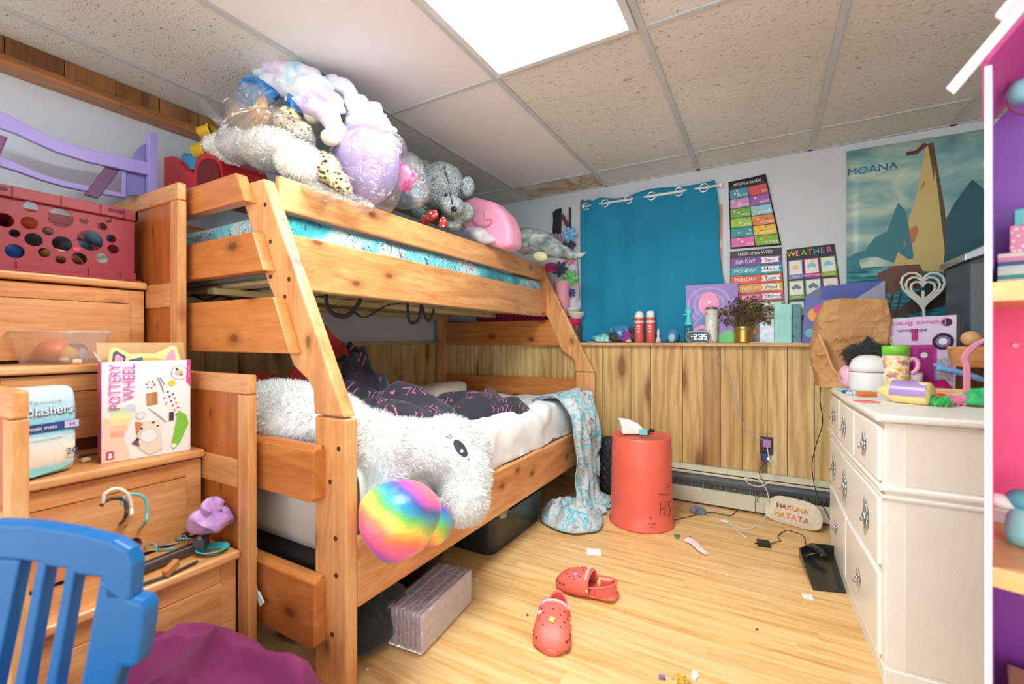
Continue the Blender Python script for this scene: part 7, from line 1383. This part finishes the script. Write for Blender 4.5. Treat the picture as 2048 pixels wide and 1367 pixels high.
f.rect(.735, .35, .79, .44, YO(66, 54, 60)); f.poly([(.84, .45), (.94, .40), (.97, .30), (.86, .10), (.78, .03), (.76, .10), (.79, .22)], YO(126, 196, 60)); f.disc(.79, .08, .03, YO(236, 244, 220)); f.poly([(.36, .37), (.62, .37), (.66, .06), (.5, .02), (.4, .1)], YO(230, 220, 200)); f.poly([(.35, .38), (.44, .36), (.37, .24)], YO(206, 130, 90)); f.poly([(.31, .16), (.38, .22), (.40, .12)], YO(110, 90, 110)); f.disc(.50, .22, .10, YO(206, 190, 170), n=30); f.disc(.50, .22, .092, YO(236, 236, 240), n=30)
f.disc(.42, .30, .016, NB); f.disc(.38, .19, .016, NB); f.disc(.6, .31, .013, NB); f.disc(.55, .35, .022, YO(60, 60, 66), ry=.012); f.rect(.05, .03, .13, .11, PM); f.disc(.09, .08, .016, WHT); f.disc(.09, .055, .024, WHT, ry=.014)
f.text(.145, .745, .125, 'POTTERY', plain(206, 84, 176, .4), rot=PI / 2, stretch=.86); f.text(.29, .79, .135, 'WHEEL', plain(206, 84, 176, .4), rot=PI / 2, stretch=.84); f.text(.972, .88, .02, 'ceramic craft kit', WHT, rot=-PI / 2, stretch=1.0)
f.parts(pbx)
cat_ = thing('cat_faced_wheel', 'yellow and grey cat eared plastic lid poking out of the craft box', 'toy', (BL + BR) / 2 + up * .8); ci = BL - nb * T * .45 + dxb * .015; Wc = (BR - BL).length * .86
def cpoly(pts, nm, mt_, off=0.0, th=.008): m = MB(); m.prism([ci + dxb * (u * Wc) + Vector((0, 0, Hb + v * .1)) + nb * off for u, v in pts], -nb * th); return m.build(nm, mt_, cat_, bevel=.002)
cpoly([(0, -.3), (.02, .1), (.05, .38), (.12, .42), (.2, .32), (.3, .2), (.45, .22), (.6, .2), (.72, .3), (.84, .46), (.91, .44), (.96, .1), (1, -.3)], 'lid_outline', plain(244, 222, 150, .35)); cpoly([(.06, -.2), (.08, .25), (.12, .32), (.24, .14), (.2, -.2)], 'ear_dark', plain(80, 84, 96, .4), .002, .003); cpoly([(.09, -.2), (.1, .15), (.13, .22), (.21, .08), (.18, -.2)], 'ear_pink', plain(236, 160, 190, .4), .004, .003); cpoly([(.74, -.2), (.76, .1), (.84, .34), (.88, .3), (.9, -.2)], 'ear_pink', plain(236, 160, 190, .4), .002, .003)
cpoly([(.24, -.3), (.28, .04), (.45, .12), (.46, -.3)], 'face_patch', plain(84, 104, 116, .4), .002, .003); cpoly([(.46, -.3), (.46, .1), (.6, .1), (.74, .02), (.78, -.3)], 'face_patch', plain(240, 180, 80, .4), .002, .003)
# swim pants pack
z = TZ[1] + .001; a, b = P(40, 966, 'z', z), P(163, 936, 'z', z); dxs = (b - a).normalized(); ns = Vector((dxs.y, -dxs.x, 0)); Ws = (b - a).length; a = b - dxs * .155; Ws = .155; Hs = .232
sw_ = thing('swim_pants_pack', 'blue plastic pack of swim pants marked 20 leaning behind the near stair post', 'diaper pack', (a + b) / 2); PK = NT('swim_pack_print'); tcx = PK.n('ShaderNodeTexCoord'); sx = PK.n('ShaderNodeSeparateXYZ'); PK.l(tcx.outputs['Object'], sx.inputs[0])
PK.base(PK.ramp(PK.math('ADD', PK.math('MULTIPLY', sx.outputs[2], 1 / Hs), PK.math('MULTIPLY', PK.math('SUBTRACT', PK.noise(PK.coord(), 9.0), .5), .12)), [(0, C3(150, 210, 214)), (.08, C3(206, 232, 230)), (.16, C3(238, 226, 206)), (.3, C3(244, 236, 220)), (.42, C3(206, 232, 238)), (.5, C3(120, 196, 220)), (.62, C3(150, 210, 232)), (.9, C3(196, 228, 240))])); PK.bump(PK.noise(PK.coord((1, 1, .5)), 22.0, 3.0, .5, 1.0), .5, .012); PK.set(.28)
c = (a + b) / 2 - ns * .05
def sq(u, v):
    th_ = 2 * PI * u; ph = PI * (v - .5); k = .35; g = lambda q, e: math.copysign(abs(q) ** e, q)
    return c + dxs * (Ws / 2 * g(math.cos(th_), k) * max(.0, abs(math.cos(ph))) ** .12) + ns * (.05 * g(math.sin(th_), .6) * abs(math.cos(ph)) ** .35) + Vector((0, 0, Hs / 2 + Hs / 2 * g(math.sin(ph), .45)))
m = MB(); m.grid(sq, 60, 40, cu=True); m.build('pack_film', PK.m, sw_, smooth=True)
f = Flat(a + Vector((0, 0, Hs)) + ns * .001, b + Vector((0, 0, Hs)) + ns * .001, b + ns * .001, a + ns * .001); NV = plain(40, 76, 140, .4)
f.rect(.06, .505, .96, .60, NV); f.rect(.74, .515, .95, .595, plain(206, 196, 232, .4)); f.text(.5, .865, .085, 'Famours', WHT); f.text(.5, .735, .155, 'Splashers', plain(30, 90, 150, .4), stretch=.9); f.text(.495, .742, .15, 'Splashers', WHT, stretch=.88); f.text(.42, .553, .06, 'intain mess', WHT); f.text(.845, .555, .045, '3-5', NV); f.text(.5, .44, .045, 'maillots jetables', WHT); f.text(.84, .24, .105, '20', NV, stretch=1.1); f.text(.84, .16, .026, 'SWIM PANTS', plain(110, 130, 150, .4))
f.poly([(.0, .06), (.3, .12), (.7, .10), (.95, .15), (.7, .06), (.3, .03)], plain(140, 206, 210, .4)); f.parts(sw_)
# hangers and clutter on the lowest stair
z1 = TZ[0] + .001
def hanger(name, hook, arms, r_, mt_, label):
    h = thing(name, label, 'hanger', hook[0]); m = MB(); m.tube(smooth_path(hook, 8), r_ * 1.15, 8); m.build('hook', mt_, h, smooth=True)
    for A_ in arms: m = MB(); m.tube(smooth_path(A_, 5), r_, 8); m.build('arm', mt_, h, smooth=True)
SXH = -1.50
q = lambda a, b: P(a, b, 'x', SXH); g = lambda a, b, dz=.006: P(a, b, 'z', z1 + dz)
WH = plain(226, 216, 196, .4); BRW = plain(70, 50, 44, .4); TEA = plain(110, 190, 200, .35); BKM = plain(36, 38, 42, .3); CHR = plain(190, 192, 196, .2, metal=.9)
hanger('hanger', [q(206, 1006), q(208, 990), q(222, 979), q(240, 978), q(256, 990), q(262, 1015), q(260, 1035), g(240, 1062, .03)], [[g(240, 1062, .03), g(210, 1070), g(180, 1082)], [g(240, 1062, .03), g(290, 1058, .02), g(360, 1066)], [g(180, 1082), g(270, 1078), g(360, 1066)]], .0045, WH, 'cream plastic hanger, hook raised, leftmost of the hangers on the lowest stair')
hanger('hanger', [q(201, 1012), q(210, 1002), q(225, 996), q(243, 997), q(252, 1010), q(250, 1035), g(228, 1060, .03)], [[g(228, 1060, .03), g(200, 1075), g(185, 1090)], [g(228, 1060, .03), g(280, 1082, .02), g(340, 1090)]], .004, BRW, 'dark brown hanger crossing the cream one')
hanger('hanger', [q(244, 1010), q(247, 996), q(258, 988), q(276, 988), q(291, 998), q(294, 1025), q(290, 1045), g(272, 1066, .03)], [[g(272, 1066, .03), g(240, 1082), g(215, 1096)], [g(272, 1066, .03), g(330, 1074, .02), g(395, 1078)]], .0035, TEA, 'light teal plastic hanger standing right of the cream hook')
for k, (A_, c_, lab) in enumerate((([g(240, 1088), g(300, 1082, .012), g(370, 1068, .012), g(400, 1058)], CHR, 'shiny steel trouser hanger lying under the purple cloth'), ([g(260, 1098), g(310, 1092, .012), g(360, 1084, .014), g(405, 1072)], CHR, 'second steel hanger lying nearer the camera'), ([g(200, 1092), g(235, 1104), g(290, 1086, .014), g(345, 1078)], BRW, 'flat dark hanger bar below the steel ones'), ([g(225, 1078), g(262, 1108), g(300, 1100), g(352, 1096)], TEA, 'flat teal hanger bar near the steel hangers'))):
    t = thing('hanger', lab, 'hanger', A_[1]); m = MB(); m.tube(smooth_path(A_, 6), .0032, 6); m.build('bar', c_, t, smooth=True)
    e = A_[2]; m = MB(); m.tube(smooth_path([e, e + Vector((0, 0, .02)) - VF * .02, e + VR * .03 + Vector((0, 0, .03)) - VF * .02, e + VR * .045 + Vector((0, 0, .008)) - VF * .03], 6), .002, 6); m.build('hook', CHR if c_ is CHR else c_, t, smooth=True)
    for s in (.0, 1.0): m = MB(); p = A_[0].lerp(A_[-1], .15 + .6 * s); m.obox(p + Vector((0, 0, .012)), (.02, .012, .02), (0, 0, YAW + .5)); m.build('clip', BKM, t, bevel=.002)
a, b = g(262, 1150, .012), g(398, 1095, .012); d = (b - a).normalized(); s = Vector((-d.y, d.x, 0)); kt = thing('black_clip_hanger', 'chunky black and silver clip hanger lying across the lowest stair', 'hanger', (a + b) / 2); m = MB(); m.prism([a - s * .013, b - s * .010, b + s * .010, a + s * .013], (0, 0, .014)); m.build('clip_bar', plain(58, 62, 68, .25), kt, bevel=.003); m = MB(); m.prism([a - s * .006 + Vector((0, 0, .0142)), b - s * .005 + Vector((0, 0, .0142)), b + s * .001 + Vector((0, 0, .0142)), a + s * .001 + Vector((0, 0, .0142))], (0, 0, .001)); m.build('silver_strip', plain(160, 170, 176, .25, metal=.7), kt)
m = MB(); m.prism([a + s * .016, b + s * .02, b + s * .034, a + s * .034], (0, 0, .010)); m.build('clip_bar', BKM, kt, bevel=.003); m = MB(); m.obox(b + d * .005 + Vector((0, 0, .012)) - s * .0, (.034, .046, .034), (0, 0, YAW + .3)); m.build('clip_jaw', plain(70, 76, 84, .3), kt, bevel=.004); m = MB(); m.obox(b + d * .005 + Vector((0, 0, .030)), (.012, .02, .006), (0, 0, YAW + .3)); m.build('clip_spring', CHR, kt)
m = MB(); p = g(342, 1140, .012); m.obox(p + Vector((0, 0, .006)), (.016, .045, .022), (.3, 0, .5)); tag(m.build('wooden_clip', plain(190, 130, 76, .5), bevel=.002), 'small brown wooden clip on the front of the lowest stair', 'clip'); m = MB(); m.tube([g(262, 1176, .006), g(340, 1148, .006), g(395, 1122, .006)], .004, 6); tag(m.build('dark_rod', plain(50, 70, 60, .4), smooth=True), 'thin dark green rod along the front of the lowest stair', 'rod')
p = g(425, 1098, .008); m = MB(); m.grid(lambda u, v: p + VR * (.045 * math.cos(2 * PI * u) * (.55 + .45 * v)) + VF * (.04 * math.sin(2 * PI * u) * (.5 + .5 * v)) + Vector((0, 0, .012 * v - .006)), 28, 6, cu=True); tag(m.build('aqua_oval_rim', plain(64, 196, 206, .35), smooth=True, solid=.002), 'aqua oval plastic rim under the lilac cloth', 'plastic piece')
PCL = cloth_mat('lilac_cloth', [(150, 104, 172), (196, 156, 212), (212, 180, 222)], 14, .3, 300, sheen=.2); pcl = thing('lilac_cloth_bundle', 'twisted lilac cloth bundle sitting on the hangers of the lowest stair', 'cloth', g(422, 1060)); p = P(422, 1066, 'x', -1.475); ps_ = lambda a, b: P(a, b, 'x', -1.475)
m = MB(); m.grid(lambda u, v: (lambda a, r_: ps_(422, 1050) + VR * (math.cos(a) * r_ * .066) + VF * (math.sin(a) * r_ * .05) + Vector((0, 0, .018 + .026 * (v - .5) * 2 * 1.1 + .012 * math.sin(a * 4 + v * 5))))(2 * PI * u, (math.sin(PI * v) ** .5) * (1 + .14 * noise.noise(Vector((math.cos(a_ := 2 * PI * u) * 2, math.sin(a_) * 2, v * 3))))), 60, 24, cu=True); m.build('cloth_fold', PCL, pcl, smooth=True)
m = MB(); m.grid(lambda u, v: (lambda a, r_: ps_(426, 1012) + VR * (math.cos(a) * r_ * .030) + VF * (math.sin(a) * r_ * .03) + Vector((0, 0, .026 * (v - .5) * 2 + .004 * math.sin(a * 5 + v * 9))))(2 * PI * u, (math.sin(PI * v) ** .4) * (1 + .12 * math.sin(9 * v + 2 * PI * u * 2))), 50, 24, cu=True); m.build('cloth_knot', PCL, pcl, smooth=True)
# plum throw on the floor in front of the stairs
PLM = cloth_mat('plum_fleece', [(92, 26, 66), (116, 38, 84), (130, 48, 96)], 5, .3, 500, sheen=.05)
def plum(u, v):
    x = -1.46 + .92 * u; y = .28 + .52 * v; a = (x + 1.14) / .42; b = (y - .56) / .27; r_ = math.sqrt(a * a + b * b)
    e = max(0, 1 - r_ ** 2.2); z = .27 * e ** .55 * (.70 + .22 * max(0, ridge(x * 4.2 - y * 2, y * 4.8 + x * 3, 1.3)) + .10 * noise.noise(Vector((x * 9, y * 9, 2)))) + .05 * math.exp(-((x + 1.28) ** 2 + (y - .72) ** 2) / .006)
    return Vector((x, y, .008 + max(0, z) + (.006 * math.sin(x * 40) if z <= 0 else 0)))
def plum2(u, v):
    r_ = v; a = 2 * PI * u; x = -1.12 + .40 * r_ * math.cos(a); y = .53 + .235 * r_ * math.sin(a); e = max(0, 1 - r_ ** 2.6)
    f1 = ridge(x * 3.4 - y * 3.2, y * 2.2 + x * 1.2, 1.3); f2 = ridge(x * 7 + y * 3, y * 6 - x * 3, 5.1)
    z = e ** .5 * (.15 + .10 * max(0, f1) + .06 * max(0, f2)) * (1 + .12 * max(0, min(1, (-1.05 - x) * 6)))
    return Vector((x + .02 * f2, y + .012 * f1, .006 + max(0, z)))
m = MB(); m.grid(plum2, 140, 70, cu=True); tag(m.build('plum_throw', PLM, smooth=True), 'plum purple fleece throw heaped on the floor below the stairs', 'blanket')
# ------------------------------------------------------------------ under the lower bunk
g0 = lambda a, b, z=0.0: P(a, b, 'z', z)
A, B = g0(845, 1313), g0(944, 1205); ax = (B - A); Ld = ax.length; ax.normalize(); sd = Vector((-ax.y, ax.x, 0)); Wd = .15; Hd = .125
pk_ = thing('pads_pack', 'clear wrapped pack of folded lilac pads lying under the bed edge', 'diaper pack', (A + B) / 2 + sd * Wd / 2); LP = cloth_mat('pale_lilac_pad', [(206, 184, 212), (222, 204, 222), (232, 218, 222)], 30, .3, 200)
for k in range(9):
    o = A + sd * (k + .5) * Wd / 9; m = MB(); hh = Hd * (1 + .03 * math.sin(k * 2.3)); m.obox(o + ax * Ld / 2 + Vector((0, 0, hh / 2 + .003)), (Ld * (1 - .01 * (k % 3)), Wd / 9 * .86, hh), frame((0, 0, 0), ax, sd).to_3x3()); m.build('folded_pad', LP, pk_, bevel=.0068, seg=4)
m = MB(); m.obox((A + B) / 2 + sd * Wd / 2 + Vector((0, 0, Hd / 2 + .004)), (Ld + .012, Wd + .008, Hd + .008), frame((0, 0, 0), ax, sd).to_3x3()); m.build('clear_wrap', CLR2, pk_, bevel=.012, seg=3)
m = MB(); m.grid(lambda u, v: B + ax * (.002 + .055 * v) + sd * (Wd * (1 - u) + .01 * math.sin(v * 9)) + Vector((0, 0, max(.004, Hd * (.75 - .35 * v) + .03 * noise.noise(Vector((u * 6, v * 6, 1)))))), 20, 12); m.build('wrap_end', CLR2, pk_, smooth=True)
DKB = plain(50, 54, 60, .4); bk_ = thing('laundry_basket', 'dark slate laundry basket with small vent holes under the bed', 'basket', (-1.3, 1.22, 0)); cen = Vector((-1.36, 1.42, 0))
m = MB(); m.lathe(cen, [(0, .002), (.15, .002), (.20, .17), (.21, .175), (.20, .18), (.19, .17), (.145, .01)], 48, ell=1.25); m.build('basket_shell', DKB, bk_, smooth=True)
for q in range(6):
    for w_ in range(3): a = -.55 + q * .1; m = MB(); r_ = .176 + .004 * w_; z = .09 + .02 * w_; r_ = .15 + .05 * z / .17 + .0015; p = cen + Vector((math.cos(a) * r_, math.sin(a) * r_ * 1.25, z)); m.ell(p, (.002, .004, .004), nu=8, nv=6); m.build('vent_hole', NB, bk_)
tc_ = Vector((-1.26, 2.02, 0)); tbk = thing('storage_tub', 'black storage tub with rounded corners pushed under the bed', 'storage tub', tc_); TBM = plain(34, 44, 44, .3)
RG = [[tc_ + Vector((x, y_, z)) for x, y_ in rr_ring(a, b, .05)] for a, b, z in ((.15, .26, .002), (.165, .285, .17), (.175, .295, .172), (.175, .295, .182), (.16, .28, .182), (.15, .26, .02))]; N = len(RG[0])
m = MB(); m.add([p for r_ in RG for p in r_], [(i * N + j, i * N + (j + 1) % N, (i + 1) * N + (j + 1) % N, (i + 1) * N + j) for i in range(len(RG) - 1) for j in range(N)] + [list(range(N)), [(len(RG) - 1) * N + j for j in range(N)]]); m.build('tub_body', TBM, tbk, smooth=False, bevel=.0)
m = MB(); m.ell(Vector((-1.12, 1.83, .195)), (.05, .05, .03), amp=.5, fq=22, nu=40, nv=24); tag(m.build('plastic_wrap', clear_plastic('brown_tint_film', (200, 170, 150), fog=.3), smooth=True), 'crinkled clear wrap on the near end of the black storage tub', 'plastic wrap')
BKN = cloth_mat('black_knit', [(30, 34, 38), (52, 58, 62)], 60, .6, 260); m = MB(); m.ell(Vector((-1.17, 1.07, .085)), (.10, .13, .083), amp=.25, fq=10, sq=.8); tag(m.build('black_knit_bundle', BKN, smooth=True), 'black ribbed knit bundle behind the near bed post', 'clothing')
m = MB(); m.grid(heap(-1.75, 1.35, .42, .38, .17, .002, 5, 3.3), 70, 30, cu=True); tag(m.build('dark_clothes', cloth_mat('dark_navy_cloth', [(24, 26, 36), (46, 48, 62)], 6), smooth=True, solid=.004), 'heap of dark navy clothes deep under the bed', 'clothing')
m = MB(); c = Vector((-1.62, 1.08, .07)); m.obox(c, (.2, .14, .136), (0, 0, .15)); tag(m.build('navy_box', plain(44, 40, 78, .5), bevel=.003), 'navy box with a pale label under the bed end', 'box'); m = MB(); m.ell(Vector((-1.40, .99, .035)), (.09, .07, .032), amp=.3, fq=20); tag(m.build('grey_sock_bundle', cloth_mat('grey_marl', [(110, 112, 116), (180, 182, 186)], 60), smooth=True), 'small grey marl cloth beside the near bed post', 'clothing')
m = MB(); c = Vector((-2.0, 2.2, .09)); m.obox(c, (.5, .9, .17)); tag(m.build('under_bed_box', plain(44, 42, 46, .6), bevel=.01), 'long dark storage box at the back under the bed', 'storage box')
# tiny specks on the floor
for k, (a, b, cl, lab) in enumerate(((1514, 1258, (60, 50, 44), 'dark speck on the bare floor right of the clogs'), (1455, 1149, (240, 236, 226), 'white speck in the middle of the floor'), (1380, 1072, (50, 50, 48), 'dark speck above the pink sock'), (735, 1337, (240, 236, 230), 'white crumb beside the near bed post'), (1055, 1229, (60, 50, 60), 'dark speck left of the front clog'))):
    m = MB(); p = g0(a, b, .003); m.ell(p, (.005, .004, .0028), nu=8, nv=6); tag(m.build('crumb', plain(*cl)), lab, 'crumb')
